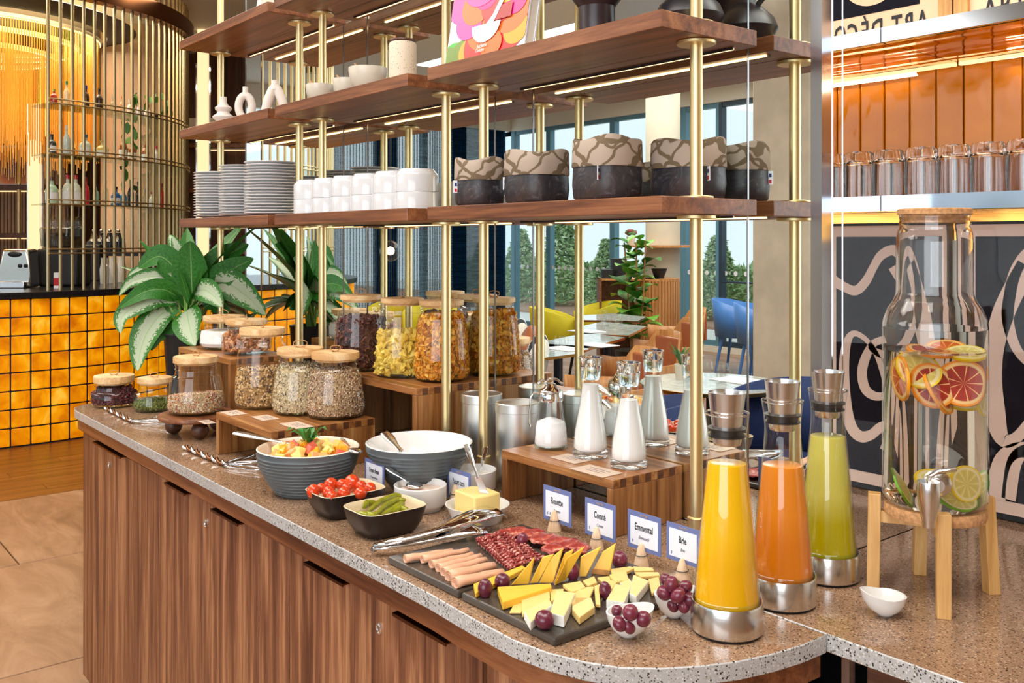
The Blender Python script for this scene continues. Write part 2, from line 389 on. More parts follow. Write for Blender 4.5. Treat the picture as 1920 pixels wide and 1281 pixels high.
# columns in the dining room
def column(name, px, d, r, mat, sq=False):
    c = refl(V(px, d)); b = MB()
    if sq: b.box(c.x - r, c.x + r, c.y - r, c.y + r, -.01, 3.6)
    else: b.lathe([(r, -.01), (r, 3.6)], (c.x, c.y, 0), 40)
    return struct(b.build(name, mat, smooth=40, bevel=.01 if sq else 0))
column('column', 1243, 11.0, .20, M['rendered'])
column('column', 1500, 7.2, .25, M['concrete'], True)
# outdoor ground, planting bed and shrubs
struct(bx('ground_outdoor', plain('paving', srgb(226, 222, 214), .8, var=.05, vs=3), -30, 10, -30, WY - .1, -.12, -.02))
stuff(tag(bx('gravel_bed', plain('gravel', srgb(176, 138, 112), .9, var=.3, vs=30), -30, 10, WY - 5.5, WY - 2.6, -.03, .02), 'reddish gravel planting bed outside the tall windows', 'gravel'))
leafm = island('shrub_leaves', [srgb(150, 182, 124), srgb(170, 198, 138), srgb(190, 212, 160), srgb(130, 164, 112), srgb(212, 226, 186)], .7)
b = MB(); r = random.Random(3)
for i in range(2600):
    z = r.random() ** .8 * 3.2; rad = (.55 * (1 - z / 3.4) + .06) * (.5 + .5 * r.random()); a = r.random() * 6.283
    c = Vector((rad * math.cos(a), rad * math.sin(a), .1 + z)); s = .05 + .05 * r.random()
    R_ = Euler((r.random() * 3, r.random() * 3, r.random() * 6)).to_matrix()
    b.add([c + R_ @ Vector(q) * s for q in ((-1, 0, 0), (0, -.45, 0), (1, 0, .3), (0, .45, 0))], [(0, 1, 2, 3)])
b.cyl((0, 0, .04), (0, 0, 2.6), .03, 6)
shr = stuff(tag(b.build('conifer_shrub', leafm, smooth=0), 'loose green conifer outside the tall windows', 'shrub', 'conifers outside the windows'))
shr['kind'] = 'thing'
n = 0
for i in range(15):
    x = -19 + i * 1.55 + r.uniform(-.1, .1)
    o = shr if i == 0 else shr.copy()
    if i: COL.objects.link(o)
    o.location = (x, WY - 3.4 - r.random() * 1.2, 0); q = .75 + .5 * r.random(); o.scale = (q * 1.15, q * 1.15, q * .52); o.rotation_euler = (0, 0, r.random() * 6)
b = MB()
for i in range(9000):
    c = Vector((r.uniform(-22, 6), WY - 5.6 - r.random() * 1.6, r.random() ** .8 * .9)); s = .09 + .08 * r.random()
    R_ = Euler((r.random() * 3, r.random() * 3, r.random() * 6)).to_matrix()
    b.add([c + R_ @ Vector(q) * s for q in ((-1, 0, 0), (0, -.5, 0), (1, 0, .3), (0, .5, 0))], [(0, 1, 2, 3)])
stuff(tag(b.build('hedge', leafm, smooth=0), 'long green hedge behind the conifers outside', 'hedge'))
# ---- mirrored partition behind the shelves ----
XL, XR = -3.334, -.945
mw = struct(bx('wall_mirror_core', M['black'], XL, -.930, YM + .006, 1.95, .0, 3.5))
xs_j = [XL, -3.2, -2.603, -2.459, -1.844, -1.698, -1.086, XR]
for a, b_ in zip(xs_j, xs_j[1:]):
    bx('mirror_panel', M['mirror'], a + .0012, b_ - .0012, YM, YM + .006, CT, 3.5, mw)
for x in xs_j:
    bx('joint_strip', M['joint'], x - .0012, x + .0012, YM - .002, YM + .004, CT, 3.5, mw)
bx('end_post', M['chrome_bar'], -.945, -.9235, YM - .012, YM + .02, CT, 3.5, mw)
XS = -.922
bx('mirror_panel', M['mirror2'], XS - .006, XS, YM + .02, 1.494, CT, 3.5, mw)
bx('mirror_panel', M['mirror2'], XS - .006, XS, 1.498, 1.95, CT, 3.5, mw)
bx('joint_strip', M['chrome'], XS - .002, XS + .0012, 1.4942, 1.4968, CT, 3.5, mw)
# ---- counter tops and cabinets ----
front = [(-3.25, .838), (-.0 - 1.23, .832), (-1.112, .826), (-1.012, .825), (-.952, .835), (-.900, .854), (-.860, .878), (-.825, .917), (-.797, .962), (-.775, 1.01), (-.760, 1.065), (-.751, 1.12), (-.749, 1.174)]
left = [(-3.40, 1.44), (-3.40, 1.0), (-3.392, .935), (-3.37, .885), (-3.33, .852), (-3.29, .841)]
poly = left + front + [(-.9215, 1.176), (-.9215, 1.44)]
top = tag(MB().prism([(x, y, .894) for x, y in poly], (0, 0, .026), 0, 1).build('counter_top', [M['terr'], M['terredge']], smooth=30, bevel=.0015, seg=1), 'long brown speckled stone worktop with pale edge and rounded corner, under the food', 'worktop')
poly2 = [(-.9205, 1.178), (.75, 1.178), (.75, 1.94), (-.9205, 1.94)]
tag(MB().prism([(x, y, .894) for x, y in poly2], (0, 0, .026), 0, 1).build('counter_top', [M['terr'], M['terredge']], smooth=0, bevel=.0015, seg=1), 'brown speckled stone worktop under the drink dispenser', 'worktop')
def inset(pts, d):
    out = []
    for i, (x, y) in enumerate(pts):
        x0, y0 = pts[max(0, i - 1)]; x1, y1 = pts[min(len(pts) - 1, i + 1)]
        t = Vector((x1 - x0, y1 - y0)).normalized(); out.append((x - t.y * d, y + t.x * d))
    return out
line = left + front
cab = thing('buffet_cabinet', (-2, .9, 0), 'long walnut veneered buffet cabinet with grain running upright, under the stone worktop', 'cabinet')
def loc(o, par):
    o.parent = par; o.matrix_parent_inverse = Matrix.Translation(par.location).inverted(); return o
ap = inset(line, .01); ap2 = inset(line, .05)
b = MB(); 
for (a, c) in zip(ap, ap[1:]):
    b.add([(*a, .858), (*c, .858), (*c, .893), (*a, .893)], [(0, 1, 2, 3)])
loc(b.build('apron', M['walnut'], smooth=30), cab)
bod = inset(line, .055)
b = MB().prism([(x, y, .06) for x, y in bod + [(-.80, 1.176), (-.95, 1.43)]], (0, 0, .832))
loc(b.build('body', M['walnut_dark'], smooth=30), cab)
kick = inset(line, .09)
loc(MB().prism([(x, y, 0) for x, y in kick + [(-.84, 1.176), (-.95, 1.43)]], (0, 0, .062)).build('plinth', M['black'], smooth=30), cab)
# left rounded end panel and right rounded end panel of vertical veneer
def curved(pts, name, z0=.06, z1=.845):
    b = MB(); q = inset(pts, .012)
    b.prism([(x, y, z0) for x, y in pts + q[::-1]], (0, 0, z1 - z0)); return loc(b.build(name, M['walnut_door'], smooth=40), cab)
fp = inset(line, .03)
curved(fp[0:6], 'end_panel')
curved(fp[8:], 'end_panel')
DY = .862
doors = [(-3.27, 264, 'door'), (264, 298, 'filler_panel'), (298, 379, 'door'), (379, 485, 'door'), (485, 543, 'filler_panel'), (543, 696, 'door'), (696, 905, 'door')]
for a, c, nm in doors:
    xa = a if a < 0 else onY(a, DY)[0]; xb = onY(c, DY)[0]
    d = loc(MB().box(xa + .0015, xb - .0015, DY, DY + .02, .06, .845).build(nm, M['walnut_door'], smooth=0, bevel=.0008, seg=1), cab)
    wdt = xb - xa
    if nm == 'door':
        h0 = xa + wdt * .30; h1 = xa + wdt * .78
        h = MB().box(h0, h1, DY - .016, DY + .004, .845, .848).box(h0, h1, DY - .018, DY - .0155, .8425, .848).build('handle', M['bronze'], d, smooth=0)
        MB().box(xa + .0015, xb - .0015, DY, DY + .02, .8455, .8485).build('top_edge', M['bronze'], d, smooth=0)
        px_l = {264: 206, 485: 387, 905: 712}.get(c)
        if px_l:
            x = onY(px_l, DY)[0]
            MB().lathe([(0, 0), (.0095, 0), (.0095, .003), (.007, .004), (.0065, .0025), (.003, .0025), (0, .0025)], (x, DY, .795), 20, M=Matrix.Rotation(math.pi / 2, 4, 'X')).build('lock', M['chrome'], d)
cab2 = thing('drink_counter_cabinet', (0, 1.3, 0), 'dark red-brown cabinet under the stone worktop with the dispenser', 'cabinet')
loc(bx('body', M['walnut_dark'], -.72, .74, 1.23, 1.9, .06, .893), cab2)
for i in range(3): loc(bx('door', M['walnut_door'], -.70 + i * .48, -.70 + i * .48 + .475, 1.21, 1.23, .08, .84), cab2)
loc(bx('plinth', M['black'], -.70, .74, 1.26, 1.9, 0, .06), cab2)
loc(bx('corner_post', M['steel'], -.742, -.730, 1.20, 1.215, .06, .893), cab2)
# ---- niche right of the mirror ----
YB = 1.95
nw = struct(bx('wall_niche', M['plaster'], XS, 1.4, YB, YB + .1, 0, 3.5))
T0 = None
for i in range(14):
    if T0 is None: T0 = MB().box(.001, .0565, -.012, 0, 1.5545, 1.830).build('tile', M['goldtile'], nw, smooth=0, bevel=.003, seg=2); o = T0
    else: o = T0.copy(); COL.objects.link(o)
    o.location = (XS + .0575 * i, YB, 0)
bx('wall_panel', M['foil'], XS, 1.0, YB - .006, YB, 1.47, 1.524, nw)
def nshelf(z0, z1, yf, lab):
    t = thing('niche_shelf', (-.3, 1.8, z0), lab, 'shelf')
    loc(bx('board', M['plaster'], XS + .001, .9, yf + .012, YB - .013, z0 + .006, z1), t)
    loc(bx('front_edge', M['chrome_bar'], XS + .001, .9, yf, yf + .012, z0, z1), t)
    loc(bx('underside', M['foil'], XS + .001, .9, yf + .014, YB - .014, z0 - .001, z0 + .006), t)
    return t
nshelf(1.833, 1.860, 1.621, 'upper niche shelf with polished steel edge and rippled golden underside')
nshelf(1.524, 1.552, 1.621, 'lower niche shelf with polished steel edge carrying the upturned tumblers')
MB().box(XS + .004, .85, YB - .04, YB - .03, 1.8245, 1.8315).build('led_strip', emis('niche_led', (1, .66, .3), 2.0), nw, smooth=0)
area('niche_lamp', (-.03, 1.925, 1.822), 1.6, .012, 1.6, (1, .80, .50), (math.radians(-35), 0, 0))
# lower framed art
art = thing('framed_print', (-.78, 1.93, CT), 'large framed abstract print of pale pink bands on black, leaning behind the drink dispenser', 'picture')
AY = 1.925; ax0, ax1 = XS + .012, onY(1556, AY)[0] * -1 + 2 * XS
loc(bx('frame', M['black'], ax0, ax1, AY, AY + .02, CT + .002, 1.508), art)
pink = plain('print_pink', srgb(226, 196, 178), .6, var=.01); ink2 = plain('print_black', srgb(22, 20, 30), .7, var=.05, spec=.1)
loc(bx('mount', pink, ax0 + .006, ax1 - .006, AY - .002, AY, CT + .014, 1.502), art)
ix0, ix1 = ax0 + .02, ax1 - .018
loc(bx('print', ink2, ix0, ix1, AY - .003, AY - .002, CT + .04, 1.478), art)
def band(px, mirror):
    """ribbon on the print traced from the photo: px = [(x, y, halfwidth px)]"""
    pts = []
    for (x, y, hw) in px:
        X_, d = onY(x, AY); z = CZ - (y - HY) * d / FPX; s = hw * d / FPX
        if mirror: X_ = 2 * XS - X_
        pts.append((Vector((X_, z)), s))
    L, R_ = [], []
    for i, (p, s) in enumerate(pts):
        a = pts[max(0, i - 1)][0]; c = pts[min(len(pts) - 1, i + 1)][0]; t = (c - a).normalized(); nn = Vector((-t.y, t.x)) * s * 1.0
        L.append(p + nn); R_.append(p - nn)
    b = MB(); cl = lambda q: (min(max(q.x, ix0), ix1), AY - .004, min(max(q.y, CT + .04), 1.478))
    for i in range(len(pts) - 1): b.add([cl(L[i]), cl(L[i + 1]), cl(R_[i + 1]), cl(R_[i])], [(0, 1, 2, 3)])
    return loc(b.build('printed_band', pink, smooth=0), art)
def smoothpts(p, k=5):
    out = []
    for i in range(len(p) - 1):
        p0, p1, p2, p3 = p[max(0, i - 1)], p[i], p[i + 1], p[min(len(p) - 1, i + 2)]
        for j in range(k):
            t = j / k; out.append(tuple(.5 * (2 * b_ + (c - a) * t + (2 * a - 5 * b_ + 4 * c - d) * t * t + (3 * b_ - a - 3 * c + d) * t ** 3) for a, b_, c, d in zip(p0, p1, p2, p3)))
    out.append(p[-1]); return out
band(smoothpts([(1562, 525, 11), (1585, 538, 9), (1606, 545, 9), (1625, 528, 9), (1640, 500, 8), (1655, 478, 9), (1680, 470, 10), (1702, 500, 10), (1712, 540, 10), (1716, 590, 10), (1700, 640, 8), (1668, 664, 8), (1645, 660, 7), (1632, 648, 5)]), True)
band(smoothpts([(1662, 636, 7), (1640, 644, 7), (1625, 670, 9), (1618, 700, 10), (1625, 730, 10), (1645, 743, 8), (1664, 735, 6), (1655, 690, 6), (1640, 655, 5), (1620, 632, 5), (1600, 626, 6), (1588, 650, 9), (1584, 700, 11), (1588, 760, 12), (1598, 800, 12), (1615, 818, 11), (1635, 815, 9), (1655, 800, 9), (1680, 800, 9), (1705, 830, 12), (1715, 900, 12)]), True)
band(smoothpts([(1930, 500, 22), (1905, 540, 20), (1882, 590, 20), (1866, 650, 18), (1862, 710, 18), (1866, 770, 20), (1880, 822, 14), (1905, 822, 10), (1935, 790, 10)]), False)
band(smoothpts([(1874, 990, 22), (1868, 930, 18), (1880, 868, 16), (1905, 845, 14), (1935, 850, 16), (1950, 900, 20)]), False)
loc(bx('glazing', thin_glass('picture_glass', (.99, .99, .99), (.9, .9, .92), .2), ix0 - .012, ix1 + .012, AY - .0075, AY - .0055, CT + .02, 1.498), art)
# upper poster
pos = thing('framed_poster', (-.78, 1.9, 1.861), 'framed pink poster with ART DÉCO lettering, standing on the upper niche shelf', 'picture')
PY = 1.905; pw = 2 * XS + 1.21
pkm = plain('poster_pink', srgb(240, 192, 156), .5, var=.01)
loc(bx('frame', M['frame_oak'], XS + .002, XS + .030, PY - .012, PY + .012, 1.861, 2.30), pos)
loc(bx('frame', M['frame_oak'], -.590, -.562, PY - .012, PY + .012, 1.861, 2.30), pos)
loc(bx('sheet', pkm, XS + .030, -.59, PY, PY + .004, 1.861, 2.30), pos)
loc(bx('black_block', ink2, XS + .075, -.625, PY - .0008, PY, 1.963, 2.27), pos)
ob = MB().lathe([(0, 0), (.075, 0), (.075, .0006), (0, .0006)], (-.74, PY - .0010, 2.055), 40, M=Matrix.Rotation(math.pi / 2, 4, 'X')); loc(ob.build('printed_disc', pkm, smooth=0), pos)
tx = [(-.853, 'A'), (-.823, 'R'), (-.797, 'T'), (-.752, 'D'), (-.724, 'É'), (-.694, 'C'), (-.663, 'O')]
for x, ch in tx:
    for dx, bo, sxx in ((0, .0012, .62),):
        o = text('letter', ch, .062, (x, PY - .0012, 1.924), (math.pi / 2, 0, 0), M['ink'], sx=sxx, bold=bo); loc(o, pos)
# ---------------- amber block bar ----------------
amb = NT('amber_glass_block'); amb.set(Roughness=.12, Base_Color=srgb(200, 120, 10))
c_ = amb.co(); oi = amb.n('ShaderNodeObjectInfo')
ad = amb.n('ShaderNodeVectorMath', operation='ADD'); cb = amb.n('ShaderNodeCombineXYZ'); mu = amb.n('ShaderNodeMath', operation='MULTIPLY'); mu.inputs[1].default_value = 40
amb.l(oi.outputs['Random'], mu.inputs[0]); amb.l(mu.outputs[0], cb.inputs[0]); amb.l(mu.outputs[0], cb.inputs[1]); amb.l(c_, ad.inputs[0]); amb.l(cb.outputs[0], ad.inputs[1])
mp = amb.n('ShaderNodeMapping'); mp.inputs['Scale'].default_value = (1, 1, 1); amb.l(ad.outputs[0], mp.inputs[0])
f = amb.noise(mp.outputs[0], 5, 3, .6, .6)
amb.l(amb.ramp(f, [(.3, srgb(170, 78, 0)), (.45, srgb(216, 128, 0)), (.58, srgb(244, 164, 8)), (.70, srgb(255, 206, 70))]), amb.b.inputs['Emission Color'])
amb.b.inputs['Emission Strength'].default_value = .85
mp2 = amb.n('ShaderNodeMapping'); mp2.inputs['Scale'].default_value = (120, 120, 400); amb.l(ad.outputs[0], mp2.inputs[0]); amb.bump(amb.noise(mp2.outputs[0], 1, 2), .35, .003)
BR, BC1, BC2, BX = 1.95, Vector((-9.42, 1.6)), Vector((-9.42, -.2)), -7.47
def barpath(s):              # s = arclength from (BX, 1.6), + towards +Y, - towards -Y
    if s > 0: a = s / BR; return BC1 + Vector((math.cos(a), math.sin(a))) * BR, a
    if s > -1.8: return Vector((BX, 1.6 + s)), 0.
    a = (s + 1.8) / BR; return BC2 + Vector((math.cos(a), math.sin(a))) * BR, a
bar = thing('bar_counter', (-9.4, .7, 0), 'curved bar counter faced with backlit amber glass blocks under a black stone top', 'bar counter')
pth = [barpath(-1.8 - 3.4 + i * .1) for i in range(87)]
b = MB()
ins = [p - Vector((math.cos(a), math.sin(a))) * -.0165 for p, a in pth]
inn_ = [p - Vector((math.cos(a), math.sin(a))) * .14 for p, a in pth]
loc(MB().prism([(p.x, p.y, 0.0) for p in ins] + [(p.x, p.y, 0.0) for p in inn_[::-1]], (0, 0, 1.05)).build('core', M['black'], smooth=30), bar)
outp = [p + Vector((math.cos(a), math.sin(a))) * .06 for p, a in pth]
inp = [p - Vector((math.cos(a), math.sin(a))) * 1.05 for p, a in pth]
loc(MB().prism([(p.x, p.y, 1.056) for p in outp] + [(p.x, p.y, 1.056) for p in inp[::-1]], (0, 0, .046)).build('stone_top', M['blackstone'], smooth=30, bevel=.003), bar)
B0 = None; rest = MB()
for i in range(-38, 26):
    s = .012 + i * .131
    p, a = barpath(s)
    near = (-2 <= i <= 14) or (-28 <= i <= -12)
    for j in range(8):
        z = .006 + j * .131
        if near:
            if B0 is None: B0 = MB().box(-.03, .022, .0045, .1265, .0045, .1265).build('glass_block', amb.mat, None, smooth=0, bevel=.006, seg=2); o = B0
            else: o = B0.copy(); COL.objects.link(o)
            o.location = (p.x, p.y, z); o.rotation_euler = (0, 0, a + (.033 if s > 0 or s < -1.8 else 0)); loc(o, bar)
        else:
            rest.box(-.03, .022, .0045, .1265, .0045, .1265, 0, Matrix.Translation((p.x, p.y, z)) @ Matrix.Rotation(a, 4, 'Z'))
loc(stuff(rest.build('glass_block_rows', amb.mat, smooth=0)), bar)
# brass rod screens above the bar
def screen(cen, a0, a1, lab, name='rod_screen'):
    t = thing(name, (cen.x, cen.y, 1.1), lab, 'rod screen')
    R0 = 1.84; n = int(abs(a1 - a0) / .048); rod = None
    for i in range(n + 1):
        a = a0 + (a1 - a0) * i / n
        if rod is None: rod = MB().cyl((0, 0, 1.102), (0, 0, 3.6), .0125, 10).build('rod', M['brassrod']); o = rod
        else: o = rod.copy(); COL.objects.link(o)
        o.location = (cen.x + R0 * math.cos(a), cen.y + R0 * math.sin(a), 0); loc(o, t)
    arc = lambda r, z, q=40: [(cen.x + r * math.cos(a0 + (a1 - a0) * i / q), cen.y + r * math.sin(a0 + (a1 - a0) * i / q), z) for i in range(q + 1)]
    for z in (1.39, 1.757, 2.13, 2.505):
        for dz in (-.016, .016): loc(MB().tube(arc(1.856, z + dz), .006, 6).build('ring', M['brassrod']), t)
    b = MB(); o_, i_ = arc(1.90, 3.30), arc(1.80, 3.30)
    b.prism(o_ + i_[::-1], (0, 0, .14)); loc(b.build('top_band', M['bronze'], smooth=30), t)
    g = thing('curved_glass_shelves', (cen.x, cen.y, 1.7), 'curved glass shelves inside the ' + ('left' if a1 > 0 else 'far, mirrored') + ' rod screen', 'shelf')
    for z in (1.735, 2.108, 2.483):
        o_, i_ = arc(1.815, z), arc(1.52, z)
        loc(MB().prism(o_ + i_[::-1], (0, 0, .012)).build('glass_shelf', M['shelfglass'], smooth=30), g)
    return t
C1 = Vector((-9.42, 1.51)); C2 = Vector((-9.42, -.11))
screen(C1, .136, 1.7, 'a curved screen of upright brass rods rising from the bar top at far left')
screen(C2, -.25, -1.6, 'curved brass rod screen at the far end of the bar, seen in the mirror')
led = emis('warm_led', (1, .70, .36), 1.5)
for px, d, w, z1, lb in ((65, 8.9, .085, 2.75, 'glowing warm white light column beside the bottles at far left'), (381, 9.6, .09, 3.6, 'glowing warm white light column between the rod screen and the shelves')):
    c = V(px, d); t = thing('light_column', (c.x, c.y, 0), lb, 'light')
    MB().box(-w / 2, w / 2, -w / 2, w / 2, .0, z1, M=Matrix.Rotation(TH, 4, 'Z')).build('diffuser', led, t, smooth=0)
    MB().box(-w / 2 - .03, -w / 2, .0, .03, .0, z1, M=Matrix.Rotation(TH, 4, 'Z')).box(w / 2, w / 2 + .03, .0, .03, .0, z1, M=Matrix.Rotation(TH, 4, 'Z')).build('side_trim', M['chrome'], t, smooth=0)
struct(MB().lathe([(.33, 0), (.33, 3.6)], tuple(V(255, 9.6)), 40).build('column', plain('beige_column', srgb(206, 180, 152), .7, var=.05, vs=3), smooth=40))
# back bar: wall panel with shelves between x 0..60 and 330..470
def camM(px, d): return Matrix.Translation(V(px, d)) @ Matrix.Rotation(TH, 4, 'Z')
bb = thing('back_bar_unit', tuple(V(25, 10.2)), 'dark ribbed back bar unit with slim shelves and brass uprights at the left edge', 'shelving')
m_ = camM(25, 10.2)
ribm = plain('ribbed_panel', srgb(150, 118, 92), .5)
def lb(name, mats, x0, x1, y0, y1, z0, z1, par, mm):
    return loc(MB().box(x0, x1, y0, y1, z0, z1, M=mm).build(name, mats, smooth=0), par)
lb('back_panel', M['backwall'], -1.5, .45, .3, .33, 0, 3.6, bb, m_)
b = MB()
for i in range(46): b.box(-1.4 + i * .04, -1.4 + i * .04 + .03, .27, .30, .9, 2.9, M=m_)
loc(stuff(b.build('ribbing', ribm, smooth=0)), bb)
for z in (1.50, 2.02): lb('shelf_board', M['walnut_dark'], -1.5, .45, .0, .3, z, z + .05, bb, m_)
for z in (1.49, 2.01): lb('led_strip', led, -1.5, .40, .24, .26, z - .004, z + .008, bb, m_)
for x in (.05, -.9): loc(MB().cyl(m_ @ Vector((x, .02, 0)), m_ @ Vector((x, .02, 3)), .02, 10).build('upright', M['brassrod']), bb)
picm = NT('gradient_print'); g = picm.n('ShaderNodeTexGradient', gradient_type='SPHERICAL'); tc = picm.n('ShaderNodeTexCoord'); mp = picm.n('ShaderNodeMapping'); mp.inputs['Scale'].default_value = (3.6, 3.6, 3.6); picm.l(tc.outputs['Object'], mp.inputs[0]); picm.l(mp.outputs[0], g.inputs[0])
picm.l(picm.ramp(g.outputs['Fac'], [(0, srgb(226, 214, 204)), (.25, srgb(236, 150, 90)), (.6, srgb(120, 60, 60)), (1, srgb(30, 40, 110))]), picm.b.inputs['Base Color'])
t = thing('framed_gradient_print', m_ @ Vector((-.12, .25, 2.071)), 'framed print of a dark blue glow fading to orange, on the back bar shelf', 'picture', rz=TH)
MB().box(-.22, .22, 0, .02, 0, .45).build('frame', M['card'], t, smooth=0)
MB().box(-.20, .20, -.003, 0, -.20, .20).build('print', picm.mat, t, loc=(-.0, 0, .22), smooth=0)
# fringe chandelier
fr = NT('fringe_chain'); fr.set(Base_Color=srgb(246, 200, 110), Metallic=1., Roughness=.35)
fr.t.nodes.remove(fr.t.nodes['Principled BSDF']) if 0 else None
ch = thing('fringe_chandelier', tuple(V(-40, 8.4)), 'large round chandelier of hanging golden chain fringe above the bar at far left', 'chandelier')
cc = V(-40, 8.4); r = random.Random(5)
for R0, zt, zb, nn, nm in ((.98, 3.28, 2.25, 300, 'outer_fringe'), (.80, 3.20, 2.35, 220, 'middle_fringe'), (.62, 3.10, 2.5, 160, 'inner_fringe')):
    b = MB()
    for i in range(nn):
        a = i / nn * 6.283; p = cc + Vector((R0 * math.cos(a), R0 * math.sin(a), 0)); zz = zb - r.random() * .12 - .10 * math.sin(a * 3)
        b.tube([(p.x, p.y, zz), (p.x, p.y, zt)], .0042, 4, cap=False)
    loc(stuff(b.build(nm, fr.mat, smooth=0)), ch)
    b = MB(); b.lathe([(R0 - .03, zt), (R0 + .02, zt), (R0 + .02, zt + .03), (R0 - .03, zt + .03), (R0 - .03, zt)], (cc.x, cc.y, 0), 60)
    loc(b.build('ring', M['brassrod']), ch)
    b = MB(); b.lathe([(R0 - .022, zt - .006), (R0 + .012, zt - .006)], (cc.x, cc.y, 0), 60); loc(b.build('light_ring', emis('chandelier_glow', (1, .74, .38), 3.5), smooth=0), ch)
loc(MB().lathe([(1.25, 3.42), (1.05, 3.36), (1.05, 3.34), (1.3, 3.40), (1.25, 3.42)], (cc.x, cc.y, 0), 60).build('canopy_rim', M['black']), ch)
l = bpy.data.lights.new('chandelier_light', 'POINT'); l.energy = 20; l.color = (1, .80, .50); l.shadow_soft_size = .2
o = bpy.data.objects.new('chandelier_light', l); COL.objects.link(o); o.location = (cc.x, cc.y, 2.7)
# dark wood back wall between the rod screen and the mirror, with shelves
b2 = thing('wall_shelving', tuple(V(430, 10.6)), 'brown wood wall shelving with warm strip lights behind the display shelves', 'shelving')
m2 = camM(420, 10.6)
lb('back_panel', M['backwall'], -.6, 1.2, .2, .25, 0, 3.6, b2, m2)
for z in (1.32, 1.62, 2.0, 2.5): lb('shelf_board', M['walnut'], -.55, 1.2, -.12, .2, z, z + .045, b2, m2)
for z in (1.99, 2.49, 1.61): lb('led_strip', led, -.2, 1.1, .14, .16, z - .002, z + .008, b2, m2)
lb('bulkhead', M['plaster'], -.6, 1.2, -.3, .2, 2.66, 2.80, b2, m2)
for x in (-.48, .0): loc(MB().cyl(m2 @ Vector((x, -.1, 0)), m2 @ Vector((x, -.1, 3.6)), .018, 10).build('upright', M['brassrod']), b2)
# ================= display shelving =================
ZT = [1.5144, 1.819, 2.124]; TH_ = .029; YF, YK = 1.1655, 1.42
led2 = emis('warm_strip_led', (1, .58, .24), 6)
def unit(x0, x1, poles, lab):
    t = thing('display_shelving', ((x0 + x1) / 2, 1.3, CT), lab, 'shelving', None)
    for z in ZT:
        b = loc(MB().box(x0, x1, YF, YK, z, z + TH_).build('shelf_board', [M['walnut']], smooth=0, bevel=.0012, seg=1), t)
        MB().box(x0 + .05, x1 - .03, 1.388, 1.392, z - .004, z + .001).build('channel_lip', M['black'], b, smooth=0)
        MB().box(x0 + .055, x1 - .035, 1.392, 1.399, z - .0032, z + .001).build('led_strip', led2, b, smooth=0)
        MB().box(x0, x1 - .0002, 1.335, 1.3358, z - .0004, z + .001).build('board_joint', M['walnut_dark'], b, smooth=0)
    for px_ in poles:
        p = loc(MB().cyl((px_, 1.298, CT), (px_, 1.298, 2.75), .0112, 20).build('pole', M['brass']), t)
        def disc(z0, r=.034, h=.0065): MB().lathe([(0, z0), (r - .001, z0), (r, z0 + .001), (r, z0 + h - .001), (r - .001, z0 + h), (0, z0 + h)], (px_, 1.298, 0), 28).build('flange', M['brass'], p)
        for z in ZT:
            disc(z - .0068); disc(z + TH_ + .0003, .030, .004)
        disc(CT, .026, .006)
        MB().lathe([(.026, CT + .0061), (.026, CT + .012), (.0155, CT + .0125), (.0155, CT + .065), (.0112, CT + .067)], (px_, 1.298, 0), 24).build('foot_sleeve', M['brass'], p)
    return t
unit(-1.728, -1.047, (-1.697, -1.085), 'walnut shelves on brass poles, right unit, holding the cloth baskets and the colourful book')
unit(-2.492, -1.809, (-2.461, -1.844), 'walnut shelves on brass poles, middle unit, holding the stacked white bowls')
unit(-3.240, -2.5415, (-3.208, -2.606), 'walnut shelves on brass poles, left unit, holding the stacks of white plates')
Z1, Z2, Z3 = (z + TH_ for z in ZT)
# plates
pp = MB().lathe([(0, .002), (.046, .0), (.048, .002), (.060, .004), (.081, .0085), (.082, .0100), (.081, .0108), (.060, .0065), (.046, .0046), (0, .0042)], n=40)
plate0 = None
for s, (px_, n_, lb_) in enumerate(((509, 18, 'nearest'), (459, 18, 'middle'), (410, 17, 'leftmost'))):
    x, d = onY(px_, 1.262)
    for i in range(n_):
        if plate0 is None: plate0 = pp.build('plate', M['porcelain']); o = plate0
        else: o = plate0.copy(); COL.objects.link(o)
        o.location = (x + RND.uniform(-.001, .001), 1.262 + RND.uniform(-.001, .001), Z1 + .0005 + i * .0091); o.rotation_euler = (0, 0, RND.random() * 6)
        k_ = n_ - 1 - i; w_ = ['top', 'second', 'third', 'fourth', 'fifth', 'sixth', 'seventh', 'eighth', 'ninth', 'tenth', 'eleventh', 'twelfth', 'thirteenth', 'fourteenth', 'fifteenth', 'sixteenth', 'seventeenth', 'bottom']
        tag(o, 'white porcelain plate, %s from the top of the %s plate stack' % (w_[k_], lb_), 'plate', 'plates of the %s stack' % lb_)
# stacked white bowls, upside down
bb_ = MB().lathe([(.0485, 0), (.052, .0004), (.052, .0395), (.0505, .043), (.043, .0515), (.042, .0545), (.0405, .0545), (.0405, .0525), (0, .0525)], n=40)
bw = None
for k in range(6):
    x = -1.9165 - .1075 * k
    for j in range(2):
        if bw is None: bw = bb_.build('bowl', M['bowlwhite']); o = bw
        else: o = bw.copy(); COL.objects.link(o)
        o.location = (x, 1.262, Z1 + .0005 + j * .0425)
        od = ['nearest', 'second nearest', 'third nearest', 'third from the left', 'second from the left', 'leftmost'][k]
        tag(o, 'white bowl, upside down, %s of the %s pair on the middle shelf' % (('lower', 'upper')[j], od), 'bowl', 'upturned white bowls')
